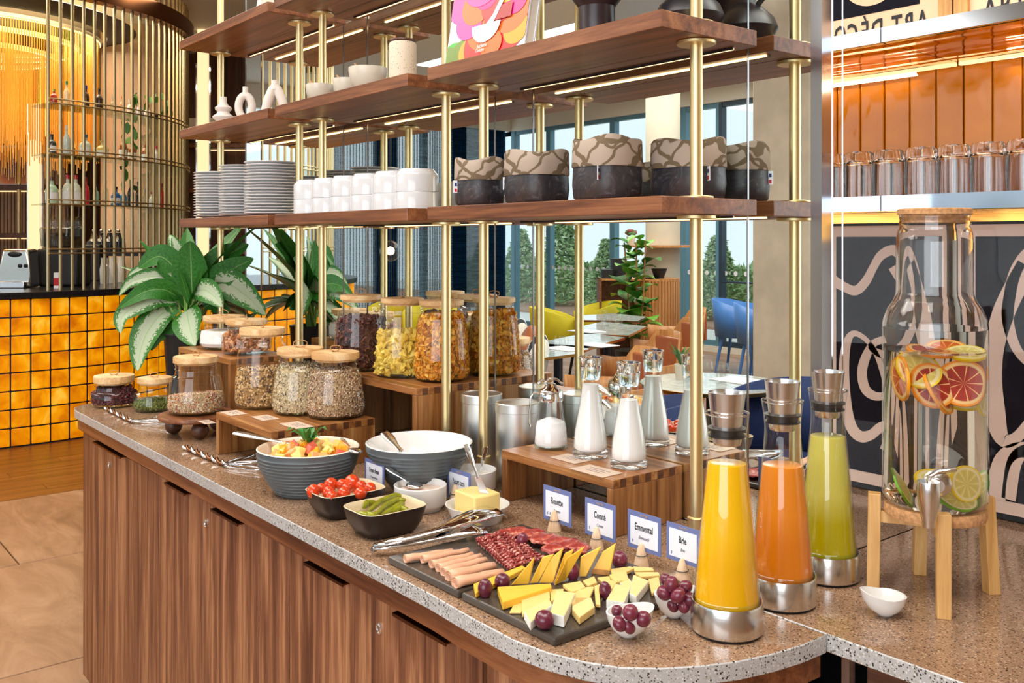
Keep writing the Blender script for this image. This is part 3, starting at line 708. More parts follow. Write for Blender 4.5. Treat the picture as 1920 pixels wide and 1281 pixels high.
# cream bowls with spoons on a board, jar with lid
x, d = onY(645, 1.25)
tag(MB().box(-.16, .16, -.05, .05, 0, .011).build('serving_board', M['walnut'], loc=(x, 1.262, Z2 + .0005), bevel=.003), 'dark wooden board under the three cream bowls', 'board')
for px_, r_, h_, lab in ((600, .040, .046, 'leftmost small cream stoneware bowl with a wooden spoon'), (650, .038, .047, 'middle small cream stoneware bowl with a wooden spoon'), (690, .050, .056, 'largest of the three cream stoneware bowls with a wooden spoon')):
    x, d = onY(px_, 1.26 if px_ != 650 else 1.275)
    t = thing('sauce_bowl', (x, 1.26 if px_ != 650 else 1.275, Z2 + .0122), lab, 'bowl', 'cream bowls on the board')
    MB().lathe([(0, 0), (r_ * .6, 0), (r_ * .9, h_ * .35), (r_, h_ * .85), (r_, h_), (r_ - .003, h_), (r_ - .004, h_ * .8), (r_ * .8, h_ * .3), (0, h_ * .12)], n=36).build('body', M['stoneware'], t)
    MB().tube([(r_ * .2, 0, h_ * .5), (-r_ * .75, -.003, h_ * 1.02), (-r_ * 1.2, -.004, h_ * 1.35)], .0028, 8).build('spoon_handle', M['oak'], t)
x, d = onY(755, 1.25)
t = thing('speckled_jar', (x, 1.25, Z2 + .0005), 'tall speckled cream ceramic jar with a dark wooden lid and spoon', 'jar')
spk = NT('speckled_ceramic'); spk.set(Roughness=.6); v = spk.n('ShaderNodeTexVoronoi'); v.inputs['Scale'].default_value = 170; spk.l(spk.co(), v.inputs[0])
spk.l(spk.ramp(v.outputs['Distance'], [(0, srgb(60, 44, 36)), (.14, srgb(60, 44, 36)), (.17, srgb(226, 208, 184))]), spk.b.inputs['Base Color'])
MB().lathe([(0, 0), (.031, 0), (.034, .004), (.034, .096), (.031, .103), (0, .103)], n=36).build('body', spk.mat, t)
MB().lathe([(0, .1035), (.032, .1035), (.033, .106), (.032, .110), (0, .110)], n=36).build('lid', M['walnut_dark'], t)
MB().tube([(-.026, 0, .1), (-.032, 0, .115), (-.037, 0, .126)], .0032, 8).build('spoon_handle', M['oak'], t)
# white sculptural vases
def pxlathe(px_, d, rows, z0):      # rows of (y, halfwidth) measured in the photo
    s = d / FPX; return [(hw * s, CZ - (y - HY) * s - z0) for y, hw in rows]
x, d = onY(419, 1.26); s = d / FPX
pr = [(0, 0), (.026, 0), (.033, .008), (.024, .018), (.022, .022), (.035, .032), (.036, .038), (.022, .048), (.019, .054), (.027, .062), (.028, .068), (.015, .078), (.011, .086), (.011, .104), (.008, .104), (.008, .09), (0, .09)]
tag(MB().lathe(pr, n=40).build('ribbed_vase', M['matteceramic'], loc=(x, 1.26, Z2 + .0005), smooth=60), 'small white vase with stacked bulging rings, leftmost on the shelf', 'vase')
x, d = onY(460, 1.26)
b = MB()
arcp = [(.016 * math.cos(a) * 1.35, 0, .052 + .036 * math.sin(a)) for a in [math.radians(-90 + i * 15) for i in range(25)]]
b.tube(arcp[:-1], .0125, 16, closed=True); b.lathe([(.0, .078), (.013, .085), (.0085, .1), (.0085, .116), (.006, .116), (.006, .1), (0, .1)], n=24); b.lathe([(0, 0), (.02, 0), (.022, .008), (.014, .014), (0, .014)], n=24)
tag(b.build('loop_vase', M['matteceramic'], loc=(x, 1.26, Z2 + .0005), smooth=60), 'small white vase with an oval hole through it, middle of three', 'vase').rotation_euler = (0, 0, TH)
x, d = onY(516, 1.26)
b = MB()
for sg in (-1, 1): b.tube([(sg * .030, 0, .001), (sg * .029, 0, .02), (sg * .020, 0, .05), (sg * .008, 0, .078), (0, 0, .09)], .0135, 16, sc=[1, 1, 1.1, 1.1, .9])
b.lathe([(0, .07), (.016, .08), (.0105, .098), (.011, .108), (.007, .108), (.007, .1), (0, .1)], n=24)
tag(b.build('arch_vase', M['matteceramic'], loc=(x, 1.26, Z2 + .0005), smooth=60), 'small white two-legged arch vase beside the middle shelf', 'vase').rotation_euler = (0, 0, TH)
x, d = onY(498, 1.26)
tag(MB().lathe([(0, 0), (.04, 0), (.018, .13), (.012, .14), (0, .14)], n=4, rot=.6).build('pyramid_vase', M['matteceramic'], loc=(x, 1.26, Z3 + .0005), smooth=0, bevel=.003), 'white pyramid-shaped ornament on the top left shelf', 'ornament')
# cloth baskets
def cloth():
    t = NT('embroidered_linen'); t.set(Roughness=.85)
    tc = t.n('ShaderNodeTexCoord'); mp = t.n('ShaderNodeMapping'); mp.inputs['Scale'].default_value = (1, 1, 1); t.l(tc.outputs['Object'], mp.inputs[0])
    n1 = t.noise(t.co((900, 900, 120)), 1, 2); n2 = t.noise(t.co((120, 120, 900)), 1, 2)
    ad = t.n('ShaderNodeMath', operation='ADD'); t.l(n1, ad.inputs[0]); t.l(n2, ad.inputs[1])
    base = t.ramp(ad.outputs[0], [(.35, srgb(146, 126, 110)), (.65, srgb(180, 162, 146))])
    prod = None
    for rot, scl, ds in (((0, .9, .5), 8, 1.2), ((0, -.8, -.4), 9, 1.3), ((.3, 1.5, .2), 6, 3)):
        m_ = t.n('ShaderNodeMapping'); m_.inputs['Rotation'].default_value = rot; t.l(tc.outputs['Object'], m_.inputs[0])
        wv = t.n('ShaderNodeTexWave', bands_direction='X'); wv.inputs['Scale'].default_value = scl; wv.inputs['Distortion'].default_value = ds; wv.inputs['Detail'].default_value = 0; wv.inputs['Detail Scale'].default_value = 6; t.l(m_.outputs[0], wv.inputs[0])
        r_ = t.ramp(wv.outputs['Fac'], [(0, (0, 0, 0)), (.05, (0, 0, 0)), (.08, (1, 1, 1))])
        if prod is None: prod = r_
        else: q_ = t.n('ShaderNodeMath', operation='MULTIPLY'); t.l(prod, q_.inputs[0]); t.l(r_, q_.inputs[1]); prod = q_.outputs[0]
    ed = prod
    mx = t.n('ShaderNodeMix', data_type='RGBA'); t.l(ed, mx.inputs[0]); mx.inputs[6].default_value = (*srgb(116, 98, 74), 1); t.l(base, mx.inputs[7])
    t.l(mx.outputs[2], t.b.inputs['Base Color']); t.bump(ed, .3, .001, True); return t.mat
def leather():
    t = NT('waxed_canvas'); t.set(Roughness=.42); co = t.co()
    f = t.noise(co, 30, 6, .7, 2.5); g = t.noise(co, 8, 3)
    c1 = t.ramp(f, [(.42, srgb(44, 42, 46)), (.58, srgb(60, 57, 62)), (.70, srgb(112, 108, 110))]); 
    mx = t.n('ShaderNodeMix', data_type='RGBA'); t.l(t.ramp(g, [(.55, (0, 0, 0)), (.72, (.5, .5, .5))]), mx.inputs[0]); t.l(c1, mx.inputs[6]); mx.inputs[7].default_value = (*srgb(88, 64, 48), 1)
    t.l(mx.outputs[2], t.b.inputs['Base Color']); t.bump(f, .2, .002); return t.mat
M['linen'] = cloth(); M['canvas'] = leather()
redm = plain('tag_red', srgb(200, 30, 40), .6); bluem = plain('tag_blue', srgb(30, 44, 110), .6)
def basket(px_, y, rx, ry, h, lab, seed, tagang):
    x, d = onY(px_, y); r = random.Random(seed)
    t = thing('cloth_basket', (x, y, Z1 + .0005), lab, 'basket', 'cloth baskets on the right shelf')
    ph = [r.random() * 6 for _ in range(6)]
    def ringp(z, k, wob, n=64):
        out = []
        for i in range(n):
            a = i * 2 * math.pi / n; c, s_ = math.cos(a), math.sin(a)
            q = (abs(c) ** 2.8 + abs(s_) ** 2.8) ** (-1 / 2.8)
            w = 1 + wob * (math.sin(2 * a + ph[0]) * .5 + math.sin(5 * a + ph[1]) * .3 + math.sin(9 * a + ph[2]) * .2)
            out.append(Vector((rx * k * q * c * w, ry * k * q * s_ * w, z + (wob * .09 * math.sin(3 * a + ph[3]) if z > h * .8 else 0))))
        return out
    def loft(rings, name, mat, sld=0):
        b = MB(); n = 64; vs = [v for R_ in rings for v in R_]; fs = []
        for j in range(len(rings) - 1):
            for i in range(n): fs.append((j * n + i, j * n + (i + 1) % n, (j + 1) * n + (i + 1) % n, (j + 1) * n + i))
        b.add(vs, fs); return b.build(name, mat, t, smooth=70)
    loft([ringp(.001, .02, 0), ringp(0.001, .88, .01), ringp(.006, .96, .015), ringp(.03, 1.0, .03), ringp(h * .5, .98, .03), ringp(h * .6, .965, .02)], 'body', M['canvas'])
    loft([ringp(h * .54, 1.0, .012), ringp(h * .56, 1.015, .015), ringp(h * .8, 1.0, .03), ringp(h * .97, .985, .04), ringp(h, .95, .05), ringp(h * .96, .92, .05), ringp(h * .6, .90, .03), ringp(h * .15, .9, .02), ringp(h * .1, .1, 0)], 'cuff', M['linen'])
    a = math.radians(tagang); p = Vector((rx * 1.04 * math.cos(a), ry * 1.04 * math.sin(a), h * .5))
    mt = Matrix.Translation(p) @ Matrix.Rotation(a, 4, 'Z')
    g = MB().box(0, .009, -.0006, .0006, -.022, .004, M=mt).build('fabric_tag', M['card'], t, smooth=0)
    MB().box(.001, .006, -.0009, .0009, -.020, -.013, M=mt).build('red_mark', redm, g, smooth=0)
    MB().box(.001, .006, -.0009, .0009, -.008, -.001, M=mt).build('blue_mark', bluem, g, smooth=0)
basket(899, 1.222, .052, .046, .098, 'grey canvas basket with linen cuff, leftmost of the row', 1, 250)
basket(1006, 1.262, .062, .058, .106, 'grey canvas basket with linen cuff, second from the left', 2, 215)
basket(1138, 1.262, .061, .058, .116, 'grey canvas basket with linen cuff, third from the left, tag at its right side', 3, 300)
basket(1290, 1.378, .070, .054, .112, 'grey canvas basket with linen cuff, rightmost, behind the brass pole', 4, -25)
# cookery book leaning
x0, d0 = onY(834, 1.20); x1, d1 = onY(982, 1.20)
bk = thing('cookery_book', (x0, 1.20, Z2 + .002), 'large cookery book with bright overlapping circles and a white bowl on its cover', 'book')
bk.rotation_euler = (math.radians(-10), 0, 0)
wB = x1 - x0
MB().box(0, wB, 0, .003, 0, .27).build('cover', M['card'], bk, smooth=0)
MB().box(.002, wB - .002, .0035, .0225, .003, .267).build('pages', M['creamin'], bk, smooth=0)
MB().box(0, wB, .023, .026, 0, .27).build('back_cover', M['card'], bk, smooth=0)
cc_ = {'o': srgb(240, 110, 40), 'p': srgb(240, 70, 160), 'r': srgb(224, 38, 40), 'g': srgb(60, 180, 50), 'y': srgb(244, 160, 40), 'm': srgb(232, 20, 130), 'd': srgb(170, 24, 32), 'k': srgb(110, 140, 50), 'w': srgb(246, 246, 250), 't': srgb(226, 60, 60)}
cm = {k: plain('print_' + k, v, .25, var=.01) for k, v in cc_.items()}
U = wB / 150.; UZ = .00118
def disc_(cx_, cz_, r_, k, lay, a0=0, a1=360, nm='printed_circle'):
    pts = [(cx_ + r_ * math.cos(math.radians(a0 + (a1 - a0) * i / 32)), cz_ + r_ * math.sin(math.radians(a0 + (a1 - a0) * i / 32))) for i in range(33)]
    pts = [(min(max(p * U, .0005), wB - .0005), min(max(cz_ * UZ + (q - cz_) * U * .82, .0005), .269)) for p, q in pts]
    b = MB(); yy = -.0002 * lay; b.add([(p, yy, q) for p, q in pts], [tuple(range(33))]); b.build(nm, cm[k], bk, smooth=0)
for i, (a, b_, c, k) in enumerate([(14, 14, 24, 'g'), (30, 20, 20, 'k'), (5, 20, 14, 'k'), (48, 20, 22, 'y'), (82, 30, 46, 'r'), (75, 62, 38, 'o'), (110, 50, 42, 'r'), (132, 40, 22, 'y'), (118, 78, 34, 'o'), (40, 75, 26, 'p'), (22, 110, 26, 'p'), (52, 105, 30, 'o'), (95, 100, 34, 'r'), (126, 92, 20, 'm'), (70, 118, 22, 'm'), (135, 130, 30, 'g'), (110, 120, 22, 'y'), (90, 22, 20, 'o'), (60, 150, 40, 'p'), (100, 165, 40, 'g'), (40, 180, 36, 'o')]):
    disc_(a, b_, c, k, i + 1)
b = MB(); b.add([(p * U, -.0050, q * UZ) for p, q in ((92, 64), (122, 64), (122, 90), (100, 90))], [(0, 1, 2, 3)]); b.build('printed_block', cm['d'], bk, smooth=0)
disc_(77, 62, 27, 'w', 27, 180, 360, 'printed_bowl')
b = MB(); b.add([(p * U, -.0056, q * UZ) for p, q in ((76, 60), (90, 60), (96, 74), (126, 150), (118, 150), (88, 76))], [(0, 1, 2, 3, 4, 5)]); b.build('printed_spoon', cm['w'], bk, smooth=0)
text('lettering', 'hachette', .012, (.085 * wB / .17, -.006, .026), (math.pi / 2, 0, 0), cm['w'], bk, .8)
text('lettering', 'Cuisine', .012, (.082 * wB / .17, -.006, .017), (math.pi / 2, 0, 0), cm['w'], bk, .8)
# dark vase on a wooden disc
x, d = onY(1119, 1.27)
dv = plain('dark_glaze', srgb(46, 34, 38), .3, var=.25, vs=40)
tag(MB().lathe([(0, 0), (.045, 0), (.045, .008), (0, .008)], n=36).build('wooden_disc', M['pine'], loc=(x, 1.27, Z2 + .0005), bevel=.002), 'round wooden disc under the dark vase', 'stand')
tag(MB().lathe([(0, 0), (.034, 0), (.035, .03), (.035, .058), (.05, .078), (.085, .115), (.10, .16), (.09, .21), (.05, .25), (.04, .26), (.036, .255), (0, .2)], n=48).build('dark_vase', dv, loc=(x, 1.27, Z2 + .009)), 'large dark brown vase with a narrow foot and wide shoulders', 'vase')
x, d = onY(1306, 1.37)
t = thing('dark_pitcher', (-1.155, 1.362, Z2 + .0005), 'low round black vessel with a carved wooden hollow, behind the right brass pole', 'vessel')
MB().lathe([(0, 0), (.03, 0), (.055, .018), (.064, .035), (.056, .055), (.03, .08), (.02, .085), (.018, .08), (0, .04)], n=40).build('body', plain('black_clay', srgb(36, 32, 36), .35), t)
MB().ball((-.058, -.03, .032), (.034, .016, .02), 24, M=Matrix.Rotation(.5, 4, 'Z')).build('wooden_hollow', M['walnut'], t)
MB().tube([(.02, 0, .07), (.045, -.01, .1), (.03, -.015, .12)], .006, 8).build('handle', M['black'], t)
# upturned tumblers on the niche shelf
tb = MB().lathe([(.0285, 0), (.0292, .002), (.0300, .04), (.0292, .066), (.0285, .072), (.026, .0885), (.020, .090), (0, .0885), (0, .072), (.022, .0725), (.0258, .068), (.0275, .04), (.0268, .002), (.0285, 0)], n=10)
fac = MB().lathe([(.0270, 0), (.0285, .001), (.0300, .03), (.0300, .060), (.0280, .074), (.0268, .086), (.0245, .090), (0, .0895), (0, .071), (.022, .0705), (.0262, .066), (.0275, .03), (.0262, .001), (.0270, 0)], n=24)
tm0 = None
for row in range(2):
    for k in range(7):
        x = XS + .0325 + .0612 * k; y = 1.705 + row * .066
        if tm0 is None: tm0 = fac.build('tumbler', M['rglass'], smooth=28); o = tm0
        else: o = tm0.copy(); COL.objects.link(o)
        o.location = (x, y, 1.5525); o.rotation_euler = (0, 0, RND.random())
        od = ['nearest to the mirror', 'second from the mirror', 'third from the mirror', 'fourth from the mirror', 'fifth from the mirror', 'sixth from the mirror', 'seventh from the mirror'][k]
        tag(o, 'clear faceted tumbler standing upside down in the %s row, %s' % (('front', 'back')[row], od), 'glass', 'upturned tumblers on the niche shelf')
# bottles in the rod screen
def circ_hit(px_, c, r_):
    dr = FW + RT * ((px_ - CX) / FPX); dr = Vector((dr.x, dr.y)); a = dr.dot(dr); b_ = -2 * dr.dot(c); q = c.dot(c) - r_ * r_
    D_ = b_ * b_ - 4 * a * q
    t_ = (-b_ - math.sqrt(max(D_, 0))) / (2 * a); return dr * t_, t_
botm = {}
def bglass(c):
    if c not in botm:
        botm[c] = plain('bottle_%d_%d_%d' % c, srgb(*c), .06, var=.1, coat=.5)
    return botm[c]
cgl = thin_glass('bottle_clear', (.82, .88, .84), (.25, .32, .28))
def bottle(px_, lev, hpx, hw, c, capc, lab, cen=C1):
    p, d = circ_hit(px_, cen, 1.68); s = d / FPX; H = hpx * s; R_ = hw * s * .95; z0 = {1: 2.4965, 2: 2.1215, 3: 1.7485}[lev]
    t = thing('bottle', (p.x, p.y, z0), lab, 'bottle', 'bottles behind the brass rods')
    MB().lathe([(0, 0), (R_ * .95, 0), (R_, .008), (R_, H * .52), (R_ * .75, H * .64), (R_ * .34, H * .72), (R_ * .30, H * .9), (0, H * .9)], n=16).build('body', bglass(c) if c else cgl, t)
    MB().lathe([(0, H * .86), (R_ * .4, H * .86), (R_ * .4, H), (0, H)], n=12).build('cap', bglass(capc), t)
    if hw >= 8: MB().lathe([(R_ * 1.01, H * .14), (R_ * 1.01, H * .42)], n=16).build('label', M['card'], t)
L3 = [(97, 50, 12, (176, 206, 186), (90, 60, 50), 'pale green round bottle with a brown cap'), (127, 55, 10, (216, 222, 214), (190, 30, 40), 'clear bottle with red cap, left of a pair'), (142, 55, 10, (216, 222, 214), (190, 30, 40), 'clear bottle with red cap, right of a pair'), (161, 52, 7, (200, 30, 60), (150, 20, 30), 'slim crimson red bottle'), (180, 40, 6, (150, 190, 180), (20, 30, 30), 'small green-blue bottle with black cap'), (198, 48, 6, None, (230, 230, 230), 'slim clear bottle with pale cap'), (217, 36, 9, (30, 100, 200), (20, 40, 90), 'bright blue bottle, left of two'), (231, 34, 7, (60, 150, 220), (20, 50, 100), 'lighter blue bottle, right of two'), (245, 50, 6, (20, 26, 50), (20, 110, 60), 'dark navy bottle with green neck'), (259, 48, 5, (50, 24, 14), (30, 20, 14), 'dark brown bottle'), (271, 34, 5, None, (200, 190, 180), 'short clear bottle by the dark brown one'), (284, 30, 5, (210, 214, 210), (170, 40, 50), 'short clear bottle with red print'), (303, 48, 6, (190, 30, 40), (160, 20, 30), 'tall red bottle at the right of the row')]
for (px_, h, hw, c, cp, lab) in L3: bottle(px_, 3, h, hw, c, cp, lab + ', on the lowest bottle shelf')
L2 = [(97, 38, 9, (50, 60, 70), (60, 56, 54), 'dark grey flat bottle with stopper'), (125, 56, 7, (200, 214, 216), (220, 226, 230), 'tall clear frosted bottle'), (160, 42, 11, (206, 216, 214), (40, 120, 180), 'square clear bottle with a blue cap'), (192, 34, 12, (214, 186, 120), (200, 170, 90), 'round golden bottle'), (231, 48, 8, (150, 80, 40), (20, 18, 18), 'amber whisky bottle with black cap'), (248, 40, 8, (140, 70, 30), (120, 60, 30), 'amber bottle beside the black-capped one'), (272, 40, 8, (160, 96, 60), (190, 160, 120), 'light amber bottle'), (293, 36, 6, (206, 200, 196), (200, 60, 60), 'pale bottle at the right end')]
for (px_, h, hw, c, cp, lab) in L2: bottle(px_, 2, h, hw, c, cp, lab + ', on the middle bottle shelf')
L1 = [(101, 30, 7, (170, 40, 30), (160, 180, 60), 'small red bottle'), (125, 48, 6, (240, 214, 170), (20, 130, 60), 'pale bottle with green top'), (161, 44, 7, (60, 30, 30), (40, 50, 170), 'dark bottle with blue top'), (186, 42, 7, (40, 18, 18), (30, 16, 14), 'dark red-black bottle'), (212, 30, 6, None, (180, 180, 176), 'small clear bottle'), (229, 34, 5, (200, 150, 120), (190, 60, 50), 'slim pale bottle with red cap'), (243, 30, 5, (216, 210, 200), (220, 220, 220), 'short white bottle'), (262, 30, 6, (180, 190, 216), (200, 60, 90), 'short pale bottle beside the trailing plant'), (276, 28, 6, (220, 216, 230), (110, 60, 140), 'short white bottle with purple cap')]
for (px_, h, hw, c, cp, lab) in L1: bottle(px_, 1, h, hw, c, cp, lab + ', on the top bottle shelf')
# hanging stemware
sg = MB().lathe([(.03, 0), (.034, -.001), (.003, -.006), (.003, -.07), (.02, -.085), (.034, -.115), (.036, -.14), (.030, -.17)], n=16)
g0 = None
for k, px_ in enumerate((94, 104, 116, 127, 138, 148, 244, 258)):
    p, d = circ_hit(px_, C1, 1.68 - .05 * (k % 2))
    if g0 is None: g0 = sg.build('wine_glass', M['glass']); o = g0
    else: o = g0.copy(); COL.objects.link(o)
    o.location = (p.x, p.y, 1.733)
    tag(o, 'wine glass hanging upside down under the lowest bottle shelf, %s' % ['leftmost', 'second from left', 'third from left', 'fourth from left', 'fifth from left', 'sixth from left', 'left of the far pair', 'right of the far pair'][k], 'wine glass', 'hanging wine glasses')
# things on the bar top
def onbar(px_, back=.35, z=1.103):
    p, d = circ_hit(px_, C1, 1.84 - back); return Vector((p.x, p.y, z)), d
p, d = onbar(118, .55); t = thing('coffee_grinder', tuple(p), 'large black coffee machine with a bean hopper behind the brass rods', 'coffee machine', rz=TH)
MB().box(-.17, .17, -.1, .15, 0, .30).build('body', M['black'], t, bevel=.02)
MB().lathe([(.10, .30), (.16, .32), (.17, .46), (.16, .47)], n=24).build('hopper', cgl, t); MB().lathe([(0, .31), (.14, .32), (.14, .40), (0, .40)], n=20).build('coffee_beans', plain('beans', srgb(50, 30, 18), .6, var=.5, vs=60, bump=1, bs=60), t)
for k, px_ in enumerate((196, 212, 228)):
    p, d = onbar(px_, .5); t = thing('stacked_cups', tuple(p), 'white pitcher on the bar behind the rods, %s of three' % ('left', 'middle', 'right')[k], 'pitcher', 'white pitchers on the bar')
    MB().lathe([(0, 0), (.035, 0), (.04, .12), (.028, .18), (.03, .22), (0, .22)], n=20).build('body', M['porcelain'], t); MB().tube([(.03, 0, .18), (.07, 0, .15), (.04, 0, .06)], .006, 8).build('handle', M['porcelain'], t)
for k, px_ in enumerate((176, 190, 206, 222)):
    p, d = onbar(px_, .9); t = thing('glass_teapot', (p.x, p.y, 1.36), 'dark glass jug on the raised shelf behind the rods, %s' % ('leftmost', 'second from left', 'third from left', 'rightmost')[k], 'jug', 'dark jugs on the raised shelf')
    MB().lathe([(0, 0), (.07, 0), (.06, .1), (.03, .13), (.02, .18), (0, .18)], n=20).build('body', bglass((30, 34, 44)), t); MB().ball((0, 0, .2), .018, 12).build('lid_knob', M['chrome'], t)
p, d = onbar(200, .9); t = thing('raised_shelf', (p.x, p.y, 1.103), 'black raised shelf with dark jugs on the bar behind the rods', 'shelf', rz=TH)
MB().box(-.55, .45, -.12, .14, .225, .255).build('board', M['black'], t, smooth=0); [MB().box(q, q + .05, -.1, .1, 0, .225).build('support', M['black'], t, smooth=0) for q in (-.55, .4)]
tag(MB().box(-.2, .2, -.1, .1, 0, .33).build('back_cabinet', M['black'], loc=tuple(onbar(155, 1.0)[0]), bevel=.01), 'black appliance between the coffee machine and the white pitchers', 'appliance').rotation_euler = (0, 0, TH)
p = V(28, 7.35, 1.103); t = thing('juice_press', tuple(p), 'brushed steel countertop machine with a black badge and two knobs at the far left', 'machine', rz=TH)
MB().prism([(-.13, 0, 0), (.12, 0, 0), (.12, -.02, .10), (.10, 0, .30), (-.10, 0, .30), (-.13, -.02, .10)], (0, .16, 0)).build('body', M['steel'], t, bevel=.02, seg=3)
MB().ball((0, -.012, .26), (.05, .012, .022), 16).build('badge', M['black'], t)
for x_ in (.04, .085): MB().ball((x_, -.012, .17), (.012, .01, .016), 12).build('knob', M['black'], t)
MB().box(-.09, .10, -.06, -.0, 0, .05).build('tray', M['chrome'], t, bevel=.005)
p = V(108, 7.3, 1.103); t = thing('small_carton', tuple(p), 'small white and red carton on the bar between two rods', 'carton', rz=TH)
MB().box(-.02, .02, -.02, .02, 0, .12).build('body', M['card'], t, smooth=0); MB().box(-.0205, .0205, -.0205, .0205, .02, .08).build('red_band', redm, t, smooth=0)
# trailing plant behind the rods
vm = plain('vine_green', srgb(60, 110, 46), .5, var=.3)
p, d = circ_hit(285, C1, 1.6); b = MB(); r = random.Random(9)
for i in range(46):
    q = Vector((p.x + r.uniform(-.22, .16), p.y + r.uniform(-.22, .16), 2.55 + r.uniform(-.0, .22))) if i < 26 else Vector((p.x - .15 + r.uniform(-.06, .06), p.y - .15 + r.uniform(-.06, .06), 2.5 - (i - 26) * .03))
    R_ = Euler((r.random() * 3, r.random() * 3, r.random() * 6)).to_matrix(); s = .055
    b.add([q + R_ @ Vector(w) * s for w in ((-1, 0, 0), (-.3, -.5, 0), (.6, -.4, .1), (1.1, 0, 0), (.6, .4, .1), (-.3, .5, 0))], [(0, 1, 2, 3, 4, 5)])
t = thing('trailing_plant', (p.x, p.y, 2.4965), 'trailing green plant on the top bottle shelf behind the rods', 'plant')
loc(stuff(b.build('foliage', vm, smooth=0)), t); MB().lathe([(0, 0), (.05, 0), (.06, .09), (0, .08)], n=16).build('pot', M['black'], t)
# ================= things on the worktop =================
T1, T2 = 1.027, 1.121
def riser(x0, x1, y0, y1, h, lab, sq=True):
    t = thing('wooden_riser', ((x0 + x1) / 2, (y0 + y1) / 2, CT), lab, 'riser', 'wooden risers')
    z0, z1, w = CT + .0005, CT + h, .017
    loc(MB().box(x0, x1, y0, y1, z1 - w, z1).build('top_board', M['acacia'], smooth=0, bevel=.0008, seg=1), t)
    for xa, xb in ((x0, x0 + w), (x1 - w, x1)):
        p = loc(MB().box(xa, xb, y0, y1, z0, z1 - w - .0003).build('side_board', M['acacia_z'], smooth=0, bevel=.0008, seg=1), t)
        n = int((y1 - y0) / .034)
        for i in range(n):
            ya = y0 + .018 + i * .034
            MB().box(xa - .0004, xb + .0004, ya, ya + .016, z1 - w + .0008, z1 - .0006).build('finger_joint', M['acacia_dk'], p, smooth=0)
    return t
riser(-1.571, -1.240, 1.249, 1.441, .107, 'acacia riser standing at the right, carrying the milk carafes and sugar')
riser(-2.36, -1.873, 1.232, 1.441, .201, 'tall acacia riser against the mirror, carrying the three big cereal jars')
riser(-2.378, -2.052, .950, 1.228, .107, 'low acacia riser behind the fruit salad, carrying granola and muesli jars')
riser(-3.10, -2.676, 1.112, 1.300, .201, 'tall acacia riser at the back left, carrying the powder and almond jars')
# contents
def pieces(kind, n, inside, z0, z1, size, mat, seed, slope=0, core=None, name='cereal'):
    """loose pieces covering the wall and the top of a heap; inside(z) = radius"""
    r = random.Random(seed); b = MB(); K = []
    for i in range(n):
        a = r.random() * 6.283; top_ = r.random() < .24
        if top_: rr = inside(z1) * math.sqrt(r.random()) * .97; z = z1 + slope * rr * math.cos(a) + r.uniform(-.5, .8) * size * .5
        else: z = z0 + (z1 - z0) * r.random(); rr = inside(z) - size * (.25 + .3 * r.random()); z += slope * rr * math.cos(a) * (z - z0) / (z1 - z0)
        K.append((Vector((rr * math.cos(a), rr * math.sin(a), max(z, z0 + size * .3))), Euler((r.random() * 6, r.random() * 6, r.random() * 6)).to_matrix(), size * r.uniform(.7, 1.2)))
    for c, R_, s in K:
        if kind == 'flake': q = [(-1, -.6, 0), (0, -.9, .35), (1, -.5, 0), (1, .5, .1), (.1, .9, .4), (-.9, .6, 0)]; b.add([c + R_ @ Vector(w) * s * .5 for w in q], [(0, 1, 4, 5), (1, 2, 3, 4)])
        elif kind == 'oat':
            q = [(-1, 0, 0), (0, -.55, .1), (1, 0, 0), (0, .55, .1), (0, 0, .3), (0, 0, -.2)]; b.add([c + R_ @ Vector(w) * s * .5 for w in q], [(0, 1, 4), (1, 2, 4), (2, 3, 4), (3, 0, 4), (1, 0, 5), (2, 1, 5), (3, 2, 5), (0, 3, 5)])
        elif kind == 'pillow':
            q = [(-1, -.8, 0), (1, -.8, 0), (1, .8, 0), (-1, .8, 0), (0, 0, .55), (0, 0, -.55), (0, -.62, .3), (.72, 0, .3), (0, .62, .3), (-.72, 0, .3)]
            b.add([c + R_ @ Vector(w) * s * .5 for w in q], [(0, 1, 6), (1, 7, 6), (1, 2, 7), (2, 8, 7), (2, 3, 8), (3, 9, 8), (3, 0, 9), (0, 6, 9), (6, 7, 4), (7, 8, 4), (8, 9, 4), (9, 6, 4), (1, 0, 5), (2, 1, 5), (3, 2, 5), (0, 3, 5)])
        elif kind == 'nut':
            b.ball(c, (s * .5, s * .32, s * .24), 6, M=R_.to_4x4())
        elif kind == 'curl':
            b.tube([c + R_ @ Vector((s * .42 * math.cos(g), s * .42 * math.sin(g), 0)) for g in (0, 1.2, 2.4, 3.6, 4.6)], s * .22, 5, flat=.7)
    o = b
    return o
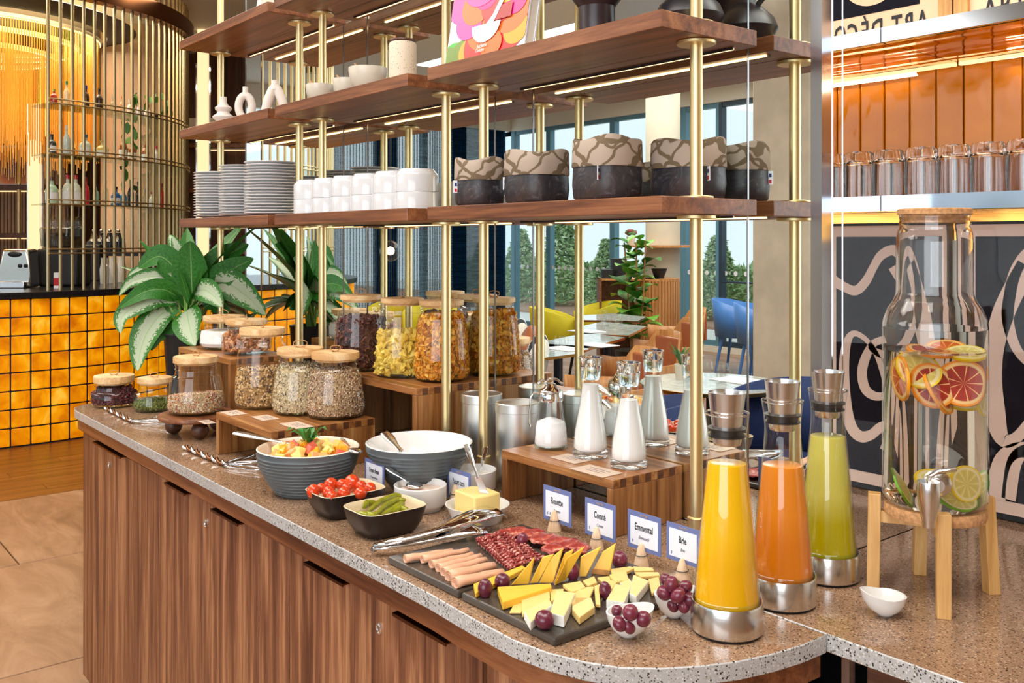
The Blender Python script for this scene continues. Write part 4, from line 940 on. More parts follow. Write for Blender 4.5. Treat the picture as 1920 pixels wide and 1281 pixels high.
def jar(px_, pyf, z, hw, ylt, ylb, yn, ysh, hl, fy, kind, n, size, cols, lab, clab, cname, seed, slope=0, corec=None, lidpx=None, catc='cereal'):
    c, d, R = stand(px_, pyf, z, hw); s = d / FPX; pc = HY + (CZ - z) / s
    h = lambda y: (pc - y) * s
    Rl = hl * s; Rn = Rl * .93; hs, hn, h1, h2 = h(ysh), h(yn), h(ylb), h(ylt)
    t = thing('glass_jar', (c.x, c.y, z + .0005), lab, 'jar', 'glass jars with wooden lids')
    Rs = R * .86 if hs > .09 else R * .97
    prof = [(R * .80, .002), (R * .93, .006), (R, .020), (R * .985, hs * .4), (Rs * 1.03, hs * .86), (Rs * .985, hs * .95), (Rs * .93 + Rn * .05, hs), (Rn * 1.0, hs + .004), (Rn * .96, hn), (Rn * 1.02, hn + .003), (Rn * .96, hn + .006), (Rn, h1)]
    MB().lathe([(0, .0)] + [(R * .78, .0)] + prof, n=44).build('glass_body', M['glass'], t, smooth=50)
    MB().lathe([(0, .004), (R * .80, .004), (R * .86, .007), (R * .80, .0095), (0, .0065)], n=40).build('thick_base', thin_glass_base, t)
    MB().lathe([(0, h1 - .006), (Rn * .90, h1 - .006), (Rn * .93, h1), (Rl, h1 + .0005), (Rl * 1.0, h2 - .0025), (Rl * .985, h2), (0, h2)], n=44).build('wooden_lid', M['pine'], t, smooth=40)
    k = .008 + .004 * random.Random(seed).random(); an = random.Random(seed + 1).random() * 3
    lp = [Vector((k * 1.5 * math.sin(g) , k * .3 * math.sin(2 * g), h2 + .0015 + k * .75 * (1 - math.cos(g)))) for g in [i * .524 for i in range(12)]]
    lp = [Matrix.Rotation(an, 3, 'Z') @ p for p in lp]
    MB().tube(lp, .0012, 6, closed=True).tube([Matrix.Rotation(an, 3, 'Z') @ Vector((q, .0, h2 + .0012)) for q in (-k, 0, k)], .0014, 6).build('twine_loop', M['twine'], t)
    # contents
    def ins(z_):
        pts = [(r_, q) for r_, q in prof]; zz = z_
        for (ra, qa), (rb, qb) in zip(pts, pts[1:]):
            if qa <= zz <= qb and qb > qa: return (ra + (rb - ra) * (zz - qa) / (qb - qa)) - .0022
        return (R * .8 if zz < .01 else Rn) - .0022
    hf = h(fy); z0 = .009
    if kind == 'powder':
        o = MB().lathe([(0, z0), (ins(.012) - .004, z0), (ins(.02), .02)] + [(ins(q), q) for q in (hf * .4, hf * .7, hf * .97)] + [(ins(hf) * .8, hf * 1.01), (0, hf * .99)], n=40).build(cname, cols, loc=(c.x, c.y, z + .0005))
    else:
        b = pieces(kind, n, ins, z0, hf, size, None, seed, slope)
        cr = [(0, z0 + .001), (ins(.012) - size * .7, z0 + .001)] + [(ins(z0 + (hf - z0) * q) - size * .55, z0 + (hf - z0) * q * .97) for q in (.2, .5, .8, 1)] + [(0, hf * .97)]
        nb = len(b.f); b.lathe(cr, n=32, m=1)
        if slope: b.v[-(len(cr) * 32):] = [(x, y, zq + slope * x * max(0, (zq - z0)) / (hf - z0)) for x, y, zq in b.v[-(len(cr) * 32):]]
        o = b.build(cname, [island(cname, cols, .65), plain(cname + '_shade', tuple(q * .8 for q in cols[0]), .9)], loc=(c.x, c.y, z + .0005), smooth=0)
    tag(o, clab, catc, kind='stuff')
    return t
thin_glass_base = thin_glass('jar_base_glass', (.86, .93, .90), (.3, .42, .38))
OATS = [srgb(216, 190, 150), srgb(236, 216, 180), srgb(196, 160, 116), srgb(246, 234, 208), srgb(150, 108, 70), srgb(224, 200, 160)]
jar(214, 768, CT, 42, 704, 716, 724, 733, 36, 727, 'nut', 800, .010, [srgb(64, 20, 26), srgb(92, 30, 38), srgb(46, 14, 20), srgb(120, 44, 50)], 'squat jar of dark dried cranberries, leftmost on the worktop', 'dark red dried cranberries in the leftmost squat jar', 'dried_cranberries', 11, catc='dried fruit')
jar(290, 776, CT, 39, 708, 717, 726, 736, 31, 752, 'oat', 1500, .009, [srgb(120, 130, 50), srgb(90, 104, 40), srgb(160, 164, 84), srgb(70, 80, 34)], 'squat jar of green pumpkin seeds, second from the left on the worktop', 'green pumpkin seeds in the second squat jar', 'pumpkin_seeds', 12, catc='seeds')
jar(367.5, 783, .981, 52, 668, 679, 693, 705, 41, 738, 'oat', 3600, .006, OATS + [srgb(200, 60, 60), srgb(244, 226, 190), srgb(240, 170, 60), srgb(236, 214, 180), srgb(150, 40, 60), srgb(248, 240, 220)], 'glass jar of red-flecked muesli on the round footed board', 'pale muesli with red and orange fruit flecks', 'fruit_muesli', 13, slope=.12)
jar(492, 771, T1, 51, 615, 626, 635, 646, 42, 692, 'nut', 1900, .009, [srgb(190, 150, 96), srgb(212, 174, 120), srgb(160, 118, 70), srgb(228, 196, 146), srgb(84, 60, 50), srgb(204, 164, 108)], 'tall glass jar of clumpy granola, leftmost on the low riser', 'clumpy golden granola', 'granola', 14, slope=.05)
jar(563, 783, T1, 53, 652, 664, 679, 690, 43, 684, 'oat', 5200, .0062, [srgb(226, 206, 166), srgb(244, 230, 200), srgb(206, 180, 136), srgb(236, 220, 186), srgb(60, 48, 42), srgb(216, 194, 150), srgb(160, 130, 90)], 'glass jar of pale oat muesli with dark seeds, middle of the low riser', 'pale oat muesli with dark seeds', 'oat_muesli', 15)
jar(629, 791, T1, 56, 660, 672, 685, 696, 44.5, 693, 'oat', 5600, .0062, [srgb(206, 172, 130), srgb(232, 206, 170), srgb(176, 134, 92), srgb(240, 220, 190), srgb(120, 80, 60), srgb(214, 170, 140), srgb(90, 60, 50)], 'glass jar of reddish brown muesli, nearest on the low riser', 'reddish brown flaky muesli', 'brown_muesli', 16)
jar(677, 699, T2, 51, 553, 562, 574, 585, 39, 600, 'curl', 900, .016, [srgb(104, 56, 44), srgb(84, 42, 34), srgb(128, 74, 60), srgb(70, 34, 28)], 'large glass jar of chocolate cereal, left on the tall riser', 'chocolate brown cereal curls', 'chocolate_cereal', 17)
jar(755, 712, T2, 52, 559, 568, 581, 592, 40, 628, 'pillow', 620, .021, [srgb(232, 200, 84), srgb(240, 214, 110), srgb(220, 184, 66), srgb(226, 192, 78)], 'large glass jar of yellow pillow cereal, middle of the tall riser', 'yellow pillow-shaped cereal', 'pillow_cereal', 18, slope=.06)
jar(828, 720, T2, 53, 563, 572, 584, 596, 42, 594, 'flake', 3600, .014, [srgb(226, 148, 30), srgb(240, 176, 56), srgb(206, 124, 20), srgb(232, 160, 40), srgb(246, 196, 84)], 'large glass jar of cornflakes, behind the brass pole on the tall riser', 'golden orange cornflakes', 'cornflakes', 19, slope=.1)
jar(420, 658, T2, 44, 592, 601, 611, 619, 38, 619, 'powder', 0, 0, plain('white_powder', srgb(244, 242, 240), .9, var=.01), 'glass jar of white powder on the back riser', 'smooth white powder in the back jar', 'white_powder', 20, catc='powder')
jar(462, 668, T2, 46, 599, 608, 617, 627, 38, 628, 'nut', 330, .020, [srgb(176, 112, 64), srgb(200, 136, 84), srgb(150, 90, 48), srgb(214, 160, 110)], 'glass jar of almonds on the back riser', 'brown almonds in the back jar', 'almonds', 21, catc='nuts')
# round footed board
c, d, R = stand(367.5, 783, .981, 52)
t = thing('footed_board', (c.x + .01, c.y, CT), 'round dark wooden board on ball feet under the red-flecked muesli jar', 'board')
MB().lathe([(0, .0475), (.103, .0475), (.106, .051), (.106, .058), (.104, .0605), (0, .0605)], n=56).build('top', M['walnut'], t, smooth=40)
for a in (225, 345, 105): MB().ball((.07 * math.cos(math.radians(a)), .07 * math.sin(math.radians(a)), .0242), (.024, .024, .0242), 20).build('ball_foot', M['walnut_dark'], t)
# black tray end between risers
tag(MB().box(-.05, .05, -.05, .05, 0, .03).build('black_box', M['black'], loc=(-2.62, 1.19, CT + .0005), bevel=.003), 'low black box behind the muesli jar, beside the low riser', 'box')
# flat product cards
def flatcard(px_, py, z, w, h, txt, lab):
    p = P(px_, py, z); t = thing('product_card', (p.x, p.y, z + .0006), lab, 'card', 'flat cards on the risers')
    MB().box(-w / 2, w / 2, -h / 2, h / 2, 0, .0006).build('card', plain('kraft_%d' % int(px_), srgb(214, 190, 170), .5), t, smooth=0)
    for i, (l, yy) in enumerate(((.6, .2), (.45, .02), (.5, -.14))): MB().box(-w * l / 2, w * l / 2, h * yy, h * yy + .0016, .0006, .0008).build('printed_line', M['inkgrey'], t, smooth=0)
    return t
for a in ((438, 775, T1, .07, .045, '', 'brown printed card at the left front of the low riser'), (497, 784, T1, .07, .045, '', 'pale printed card in the middle front of the low riser'), (556, 798, T1, .085, .05, '', 'largest pale printed card at the front right corner of the low riser'),
          (388, 792, .981, .055, .03, '', 'small printed card on the round footed board'), (1071, 861, T1, .075, .05, '', 'pale printed card at the left foot of the milk carafes'), (1118, 884, T1, .09, .055, '', 'pale printed card before the nearest milk carafe')): flatcard(*a)
# wire tongs
def wiretongs(pts, loops, r0, lab):
    t = thing('serving_tongs', tuple(P(*pts[0], CT)), lab, 'tongs', 'twisted tongs with wire loops')
    A = P(pts[0][0], pts[0][1], CT); B_ = P(pts[1][0], pts[1][1], CT)
    ax = (B_ - A); L = ax.length; ax.normalize(); sd = Vector((-ax.y, ax.x, 0)); n = 40
    for ph in (0, math.pi):
        b = MB(); b.tube([A + ax * (L * i / n) + (sd * math.cos(i * .62 + ph) + Vector((0, 0, 1)) * math.sin(i * .62 + ph)) * .0042 + Vector((0, 0, .009)) for i in range(n + 1)], .0038, 8)
        loc(b.build('twisted_handle', M['chrome'] if ph else M['bronze'], smooth=60), t)
    for k, (ex, ey, wd) in enumerate(loops):
        E_ = P(ex, ey, CT + .004); ax2 = (E_ - B_); L2_ = ax2.length; ax2.normalize(); s2 = Vector((-ax2.y, ax2.x, 0)); b = MB()
        path = [B_ + ax2 * (L2_ * (.5 - .5 * math.cos(g))) + s2 * (wd * math.sin(g)) + Vector((0, 0, .0045 + .004 * (k % 2))) for g in [i * 6.283 / 28 for i in range(28)]]
        b.tube(path, .0017, 6, closed=True); loc(b.build('wire_loop', M['chrome'], smooth=60), t)
wiretongs([(199, 770), (246, 794)], [(316, 789, .012), (318, 800, .014), (300, 783, .010), (304, 796, .006)], 0, 'twisted metal tongs with wire loops lying before the squat jars')
wiretongs([(346, 844), (421, 876)], [(488, 861, .012), (492, 872, .010), (490, 884, .014), (484, 856, .007)], 0, 'twisted metal tongs with wire loops lying left of the fruit salad bowl')
# melamine bowls
def bigbowl(c, r, rb, h, lab, inner, ex=1.7):
    t = thing('serving_bowl', (c.x, c.y, CT + .0005), lab, 'bowl', 'ridged grey serving bowls')
    out = [(0, 0), (rb, 0), (rb + .004, .002)]; n = 11
    for i in range(n * 4 + 1):
        u = i / (n * 4); z = .006 + (h - .016) * u; q = rb + .006 + (r - rb - .006) * (1 - (1 - u) ** ex)
        out.append((q + (.0014 if i % 4 == 2 else 0 if i % 2 else -.0004), z))
    out += [(r, h - .006), (r + .0008, h)]
    MB().lathe(out, n=72).build('outer_shell', M['greybowl'], t, smooth=25)
    MB().lathe([(r + .0008, h), (r - .002, h + .0015), (r - .004, h - .001)] + [(rb + (r - rb - .005) * (1 - (1 - u) ** ex), .006 + (h - .008) * u) for u in (.95, .8, .6, .4, .2, .08, 0)] + [(0, .006)], n=72).build('inner_glaze', inner, t, smooth=60)
    return t
b1 = V(578, 2.082); bigbowl(b1, .110, .068, .0965, 'grey ridged bowl filled with fruit salad', M['creamin'])
b2_ = V(786, 2.07); bigbowl(b2_, .1155, .048, .110, 'large empty grey ridged bowl with a white inside, behind the cream cheese bowl', M['ceramic'], 1.25)
# fruit salad
r = random.Random(4); fc = {'mango': plain('mango', srgb(250, 176, 30), .3, sss=.1), 'apple': plain('apple_flesh', srgb(248, 226, 130), .35, sss=.1), 'melon': plain('melon', srgb(240, 104, 80), .3, sss=.1), 'peach': plain('peach_flesh', srgb(246, 170, 110), .3, sss=.1)}
tag(MB().lathe([(0, .066), (.09, .066), (.098, .076), (.085, .078), (0, .080)], (0, 0, 0), 40).build('fruit_juice', plain('fruit_syrup', srgb(214, 150, 80), .08, sss=.1), loc=(b1.x, b1.y, CT)), 'amber juice around the diced fruit in the grey bowl', 'juice', kind='stuff')
def cube_piece(s, name, mat, loc_, rot):
    q = [Vector((x * s * r.uniform(.8, 1.1), y * s * r.uniform(.8, 1.1), z * s * r.uniform(.75, 1.1))) for z in (-.5, .5) for y in (-.5, .5) for x in (-.5, .5)]
    b = MB(); b.add(q, [(0, 2, 3, 1), (4, 5, 7, 6), (0, 1, 5, 4), (2, 6, 7, 3), (0, 4, 6, 2), (1, 3, 7, 5)])
    o = b.build(name, mat, loc=loc_, smooth=0, bevel=s * .12, seg=2); o.rotation_euler = rot; return o
kk = 0
for i in range(46):
    a = r.random() * 6.283; q = .080 * math.sqrt(r.random()); x, y = q * math.cos(a) + .008, q * math.sin(a)
    k = r.choice(['mango', 'apple', 'melon', 'peach', 'mango', 'peach'])
    o = cube_piece(.021, k + '_dice', fc[k], (b1.x + x, b1.y + y, CT + .081 + .016 * (1 - (q / .08) ** 2) + r.uniform(0, .006)), (r.random() * 3, r.random() * 3, r.random() * 3))
    tag(o, {'mango': 'orange-yellow mango dice', 'apple': 'pale yellow apple dice', 'melon': 'coral red melon dice', 'peach': 'peach-coloured fruit dice'}[k] + ' in the grey fruit salad bowl', 'fruit', 'diced fruit in the salad bowl: ' + k)
t = thing('mint_sprig', (b1.x, b1.y, CT + .098), 'sprig of green mint leaves standing on the fruit salad', 'mint'); mm = plain('mint', srgb(52, 128, 50), .45, var=.25, vs=60)
def leafmesh(pts, w, ww=None, fold=.25, nrm=Vector((0, 0, 1)), nu=4):
    b = MB(); pts = [Vector(p) for p in pts]; N = len(pts); rows = []
    for i, p in enumerate(pts):
        tt = (pts[min(i + 1, N - 1)] - pts[max(i - 1, 0)]).normalized(); sd = tt.cross(nrm)
        if sd.length < 1e-4: sd = Vector((1, 0, 0))
        sd.normalize(); up = sd.cross(tt).normalized(); u = i / (N - 1); k = w * (math.sin(math.pi * min(1, u ** .8 * 1.0)) ** .8 if 0 < u < 1 else 0) + w * .03
        row = []
        for j in range(2 * nu + 1):
            f = (j - nu) / nu; row.append(len(b.v)); b.v.append(tuple(p + sd * (k * f) + up * (abs(f) * k * fold))); b.uv[len(b.v) - 1] = (f * .5 + .5, u)
        rows.append(row)
    for a, c in zip(rows, rows[1:]):
        for j in range(2 * nu): b.f.append((a[j], a[j + 1], c[j + 1], c[j])); b.m.append(0)
    return b
for i in range(9):
    a = i * 2.4; l = .022 + .012 * (i % 3)
    leafmesh([(0, 0, 0), (l * .5 * math.cos(a), l * .5 * math.sin(a), l * .7), (l * .9 * math.cos(a), l * .9 * math.sin(a), l * 1.0), (l * 1.2 * math.cos(a), l * 1.2 * math.sin(a), l * .9)], .0085, nrm=Vector((math.cos(a) * -.5, math.sin(a) * -.5, 1))).build('mint_leaf', mm, t, smooth=80)
MB().tube([(0, 0, -.015), (0, 0, .02)], .0012, 6).build('stem', mm, t)
# spoons and ladles
def spoon(p0, p1, lab, w=.011, bowl=True, cat='spoon', name='spoon'):
    p0, p1 = Vector(p0), Vector(p1); t = thing(name, tuple(p1), lab, cat); ax = (p0 - p1)
    sc = [.55, .5, .55, .8, 1, 1.05, .9]
    loc(MB().tube([p1 + ax * (i / 6) for i in range(7)], w, 12, sc=sc, flat=.32).build('handle', M['steel'] if w > .009 else M['chrome'], smooth=60), t)
    if bowl: loc(MB().ball(p1 - ax.normalized() * .018, (.022, .016, .006), 16).build('bowl', M['chrome']), t)
    return t
spoon(D(442, 812, 2.16), D(545, 832, 2.10), 'long steel handled spoon resting on the left rim of the fruit salad bowl', .013)
spoon(D(641, 823, 2.03), D(655, 836, 2.04), 'steel tongs head at the right rim of the fruit salad bowl', .010, True)
spoon(D(722, 812, 2.10), D(752, 846, 2.06), 'steel serving spoon leaning in the large empty bowl', .014)
# white bowls of spreads
def wbowl(c, r, h, lab, fillc, flab, fname):
    t = thing('spread_bowl', (c.x, c.y, CT + .0005), lab, 'bowl')
    MB().lathe([(0, .001), (r * .80, 0), (r * .82, .004), (r * .95, .010), (r, .014), (r, h - .001), (r - .0015, h), (r - .0035, h - .002), (r - .0035, .016), (r * .85, .008), (0, .007)], n=56).build('body', M['ceramic'], t, smooth=50)
    if fname: tag(MB().lathe([(0, .010), (r * .80, .010), (r - .0045, .017), (r - .0045, h * .74), (r * .7, h * .80), (r * .4, h * .77), (r * .15, h * .84), (0, h * .82)], n=40).build(fname, plain(fname, fillc, .4, var=.04, vs=60, bump=.3, bs=60), loc=(c.x, c.y, CT + .0005), smooth=60), flab, 'spread', kind='stuff')
c = V(788, 1.945); wbowl(c, .054, .050, 'white bowl of pinkish cream cheese with a spoon, in front of the large grey bowl', srgb(240, 214, 196), 'pinkish whipped cream cheese', 'cream_cheese')
spoon(D(727, 878, 1.97), D(764, 902, 1.95), 'small steel spoon in the cream cheese bowl', .009)
c = V(886, 2.066); wbowl(c, .052, .052, 'white bowl behind the yoghurt card, with a spoon', srgb(240, 238, 232), 'white coconut yoghurt', 'coconut_yoghurt')
spoon(D(911, 839, 2.03), D(901, 884, 2.05), 'dark steel spoon standing in the yoghurt bowl', .0065, False)
# butter
c, d, R = stand(895, 990, CT, 50)
t = thing('butter_dish', (c.x, c.y, CT + .0005), 'shallow white round dish holding the butter', 'dish')
MB().lathe([(0, .001), (.048, 0), (.060, .026), (.0635, .032), (.061, .032), (.057, .025), (.046, .006), (0, .006)], n=56).build('body', M['ceramic'], t, smooth=50)
bt = plain('butter', srgb(240, 212, 136), .45, var=.03, vs=12, bump=.15, bs=20, sss=.12)
A = Vector((c.x, c.y, CT))
tag(MB().prism([(-.036, -.030, 0), (.034, -.033, 0), (.040, -.006, 0), (.038, .028, 0), (-.02, .032, 0), (-.038, .012, 0)], (0, 0, .050)).build('butter', bt, loc=(c.x, c.y, CT + .0075), bevel=.003, smooth=30), 'block of yellow butter cut at its corners in the round dish', 'butter')
t = spoon(D(874, 833, 1.86), D(897, 897, 1.84), 'steel butter knife with bronze-tinted handle standing in the butter', .0085, False, 'knife', 'butter_knife')
a = D(896, 895, 1.84); b_ = D(911, 935, 1.84); loc(MB().prism([a + RT * -.006, a + RT * .006, b_ + RT * .010, b_ + RT * -.008], FW * .0015).build('blade', M['steel'], smooth=0), t)
# black dishes
def rdish(x0, x1, y0, y1, h, lab):
    cx_, cy_ = (x0 + x1) / 2, (y0 + y1) / 2; a, b_ = (x1 - x0) / 2, (y1 - y0) / 2
    t = thing('rectangular_dish', (cx_, cy_, CT + .0005), lab, 'dish', 'black rectangular dishes')
    def ring(k, z, e=5, n=56): 
        o = []
        for i in range(n):
            g = 2 * math.pi * i / n; c_, s_ = math.cos(g), math.sin(g); q = (abs(c_) ** e + abs(s_) ** e) ** (-1 / e); o.append((a * k * q * c_, b_ * k * q * s_, z))
        return o
    def loft(rs, nm, mat):
        b = MB(); n = 56; b.add([v for R_ in rs for v in R_], [(j * n + i, j * n + (i + 1) % n, (j + 1) * n + (i + 1) % n, (j + 1) * n + i) for j in range(len(rs) - 1) for i in range(n)]); b.build(nm, mat, t, smooth=60)
    loft([ring(.02, 0), ring(.66, 0), ring(.74, .004), ring(.90, h * .45), ring(.98, h * .85), ring(1, h)], 'outer_shell', M['blackdish'])
    loft([ring(1, h), ring(.985, h + .001), ring(.965, h - .001), ring(.93, h * .8), ring(.85, h * .4), ring(.70, .008), ring(.02, .007)], 'inner_glaze', M['dishin'])
rdish(-1.752, -1.640, .874, 1.018, .050, 'black rectangular dish with a cream inside, full of cherry tomatoes')
rdish(-1.596, -1.484, .874, 1.012, .050, 'black rectangular dish with a cream inside, holding gherkins')
tomm = plain('tomato_red', srgb(214, 66, 22), .12, var=.18, vs=30, coat=.4, sss=.05)
for i, (x, y, r_) in enumerate([(587.5, 921.6, 12.5), (620, 909, 13), (641, 909, 11), (616, 924, 11.5), (622, 931, 11), (645, 925, 12), (660, 907, 16), (677, 912, 11), (676, 925, 11.5), (694, 917, 11.5), (602, 916, 10), (650, 916, 10)]):
    p = P(x, y, .971); s = (p.x * FW.x + p.y * FW.y) / FPX * r_
    o = MB().ball((0, 0, 0), (s, s, s * 1.08), 18).build('cherry_tomato', tomm, loc=p); o.rotation_euler = (i, i * 2, 0)
    tag(o, ['cherry tomato at the left end of the black dish', 'large cherry tomato at the back left of the dish', 'cherry tomato behind the big one', 'tomato low in the front left of the dish', 'front-most small tomato touching the dish rim', 'tomato in the middle front of the dish', 'biggest cherry tomato, on top of the heap', 'paler tomato behind the biggest one on its right', 'flat-lying tomato at the right front', 'cherry tomato at the right end', 'tomato half hidden at the left', 'tomato buried in the middle'][i], 'tomato', 'cherry tomatoes')
ghm = plain('gherkin', srgb(132, 134, 20), .22, var=.3, vs=60, bump=.35, bs=160)
for i, pts in enumerate([[(680, 962), (700, 968), (716, 960)], [(690, 960), (712, 942), (740, 930), (752, 929)], [(704, 966), (722, 950), (745, 938), (761, 938)], [(716, 966), (735, 957), (752, 946), (758, 944)], [(682, 952), (688, 944), (704, 942)], [(735, 960), (752, 953), (766, 958)], [(668, 962), (682, 966), (694, 966)]]):
    q = [P(x, y, .966 + .004 * (i in (1, 2))) for x, y in pts]; q2 = []
    for a, c in zip(q, q[1:]): q2 += [a.lerp(c, k / 4) for k in range(4)]
    q2.append(q[-1]); n = len(q2)
    o = MB().tube([v - q2[0] for v in q2], .0068, 12, sc=[max(.15, math.sin(math.pi * (k + .4) / (n - .2)) ** .45) for k in range(n)]).build('gherkin', ghm, loc=q2[0])
    tag(o, ['gherkin lying low at the front of the dish', 'longest gherkin across the top of the heap', 'long gherkin just under the top one', 'gherkin on the right of the heap', 'short gherkin standing at the left', 'gherkin sliver at the right side', 'small gherkin at the left corner'][i], 'gherkin', 'gherkins')
# sauce tongs on the worktop
def bigtongs():
    t = thing('salad_tongs', tuple(P(703, 1030, CT)), 'large polished steel serving tongs with broad fan heads, lying on the slate', 'tongs')
    def arm(pts, nm):
        rows = []; n = 12; b = MB()
        for (x, y, h, w, cu) in pts:
            c_ = P(x, y, CT + h); rows.append((c_, w, cu))
        N = len(rows); vs = []; fs = []
        for i, (c_, w, cu) in enumerate(rows):
            tt = (rows[min(i + 1, N - 1)][0] - rows[max(i - 1, 0)][0]).normalized(); sd = tt.cross(Vector((0, 0, 1))).normalized(); up = sd.cross(tt)
            for j in range(n + 1):
                g = math.pi * (j / n); f = -math.cos(g); vs.append(c_ + sd * (w * f) + up * (cu * math.sin(g)))
        for i in range(N - 1):
            for j in range(n): k = i * (n + 1) + j; fs.append((k, k + 1, k + n + 2, k + n + 1))
        b.add(vs, fs); loc(b.build(nm, M['chrome'], smooth=70, solid=.0015), t)
    arm([(700, 1030, .012, .008, .006), (730, 1027, .014, .009, .007), (790, 1018, .018, .0095, .008), (825, 1010, .020, .012, .009), (850, 1003, .022, .022, .012), (875, 996, .024, .032, .014), (893, 994, .022, .036, .014)], 'front_arm')
    arm([(702, 1026, .016, .007, .006), (760, 1014, .026, .008, .007), (820, 998, .034, .010, .008), (850, 985, .038, .018, .010), (885, 972, .040, .028, .012), (915, 962, .036, .033, .012), (922, 968, .026, .033, .012)], 'back_arm')
    loc(MB().cyl(P(698, 1031, CT + .012), P(704, 1029, CT + .012), .005, 12).build('hinge', M['steel']), t)
bigtongs()
# slates
SZ = CT + .0125
for i, (x0, x1, lab) in enumerate(((-1.386, -1.179, 'dark slate slab under the ham and sausage'), (-1.173, -.957, 'dark slate slab under the cheeses'))):
    tag(MB().box(x0, x1, .853, 1.152, CT + .0005, SZ).build('slate_board', M['slate'], smooth=0, bevel=.0035, seg=2), lab, 'board', 'slate boards')
def Z(x, y): return 740 + x / 3.556, 980 + y / 3.556     # reading frame used to note positions on the photo
hamm = plain('turkey_ham', srgb(232, 172, 138), .4, var=.06, vs=60, sss=.15)
HAM = [((70, 245), (385, 190), 15), ((185, 250), (490, 185), 15), ((245, 282), (520, 215), 15), ((290, 305), (575, 225), 15), ((325, 330), (608, 248), 16), ((360, 362), (665, 285), 21), ((402, 405), (722, 330), 20)]
for i, (a, c, w) in enumerate(HAM):
    p = P(*Z(*a), SZ + .0075); q = P(*Z(*c), SZ + .0075); ax = q - p
    b = MB(); sd = Vector((-ax.y, ax.x, 0)).normalized()
    # rolled slice: spiral cross section swept along the axis
    n = 26; prof = []
    for k in range(n):
        g = -math.pi * .4 + k / (n - 1) * 3.6 * math.pi; rr = w / 3.556 * .0015 * (1 - .55 * k / (n - 1)); prof.append((rr * math.cos(g), rr * math.sin(g) * .85))
    rows = []
    for s in range(7):
        u = s / 6; cc2 = p + ax * u; base = len(b.v); k = 1.45 - .55 * u
        for (u_, v_) in prof: b.v.append(tuple(cc2 - p + sd * (u_ * k) + Vector((0, 0, v_ * k + .0008 * math.sin(s * 2 + i)))))
        rows.append(base)
    for r1, r2 in zip(rows, rows[1:]):
        for k in range(n - 1): b.f.append((r1 + k, r1 + k + 1, r2 + k + 1, r2 + k)); b.m.append(0)
    tag(b.build('ham_roll', hamm, loc=p, smooth=80, solid=.0007), 'rolled pink ham slice, %s of the fan on the left slate' % ['furthest left', 'second', 'third', 'fourth', 'fifth', 'sixth and thickest', 'nearest the front edge'][i], 'ham', 'rolled ham slices')
salm = NT('salami'); salm.set(Roughness=.35); v = salm.n('ShaderNodeTexVoronoi'); v.inputs['Scale'].default_value = 420; salm.l(salm.co(), v.inputs[0])
salm.l(salm.ramp(salm.noise(salm.co(), 260, 3, .6), [(.46, srgb(128, 26, 28)), (.54, srgb(160, 52, 46)), (.60, srgb(226, 178, 164))]), salm.b.inputs['Base Color'])
r = random.Random(6)
for i in range(13):
    u = i / 12; a = (545 + 205 * u, 118 + 190 * u); c = (735 + 260 * u, 62 + 172 * u)
    mid = ((a[0] + c[0]) / 2 + r.uniform(-8, 8), (a[1] + c[1]) / 2 - 10 + r.uniform(-8, 8))
    pts = [P(*Z(*q), SZ + .0065 + .004 * (j == 1)) for j, q in enumerate((a, mid, c))]; q2 = []
    for s, e in zip(pts, pts[1:]): q2 += [s.lerp(e, k / 6) for k in range(6)]
    q2.append(pts[-1]); n = len(q2)
    b = MB().tube([v_ - pts[0] for v_ in q2], .0042, 10, sc=[.8 + .25 * math.sin(k * 1.7 + i) for k in range(n)], flat=1.2)
    tag(b.build('salami_fold', salm.mat, loc=pts[0], smooth=80), 'folded slice of red fat-flecked salami, %s in the row behind the ham' % ['first from the back', 'second from the back', 'third from the back', 'fourth from the back', 'fifth from the back', 'sixth from the back', 'middle one', 'sixth from the front', 'fifth from the front', 'fourth from the front', 'third from the front', 'second from the front', 'front-most'][i], 'salami', 'folded salami slices')
copm = NT('cured_ham'); copm.set(Roughness=.3); copm.b.inputs['Subsurface Weight'].default_value = .1; copm.b.inputs['Subsurface Scale'].default_value = .01
copm.l(copm.ramp(copm.noise(copm.co(), 38, 4, .5, 2.2), [(.42, srgb(150, 50, 44)), (.54, srgb(180, 78, 66)), (.62, srgb(206, 124, 98)), (.70, srgb(232, 186, 146))]), copm.b.inputs['Base Color'])
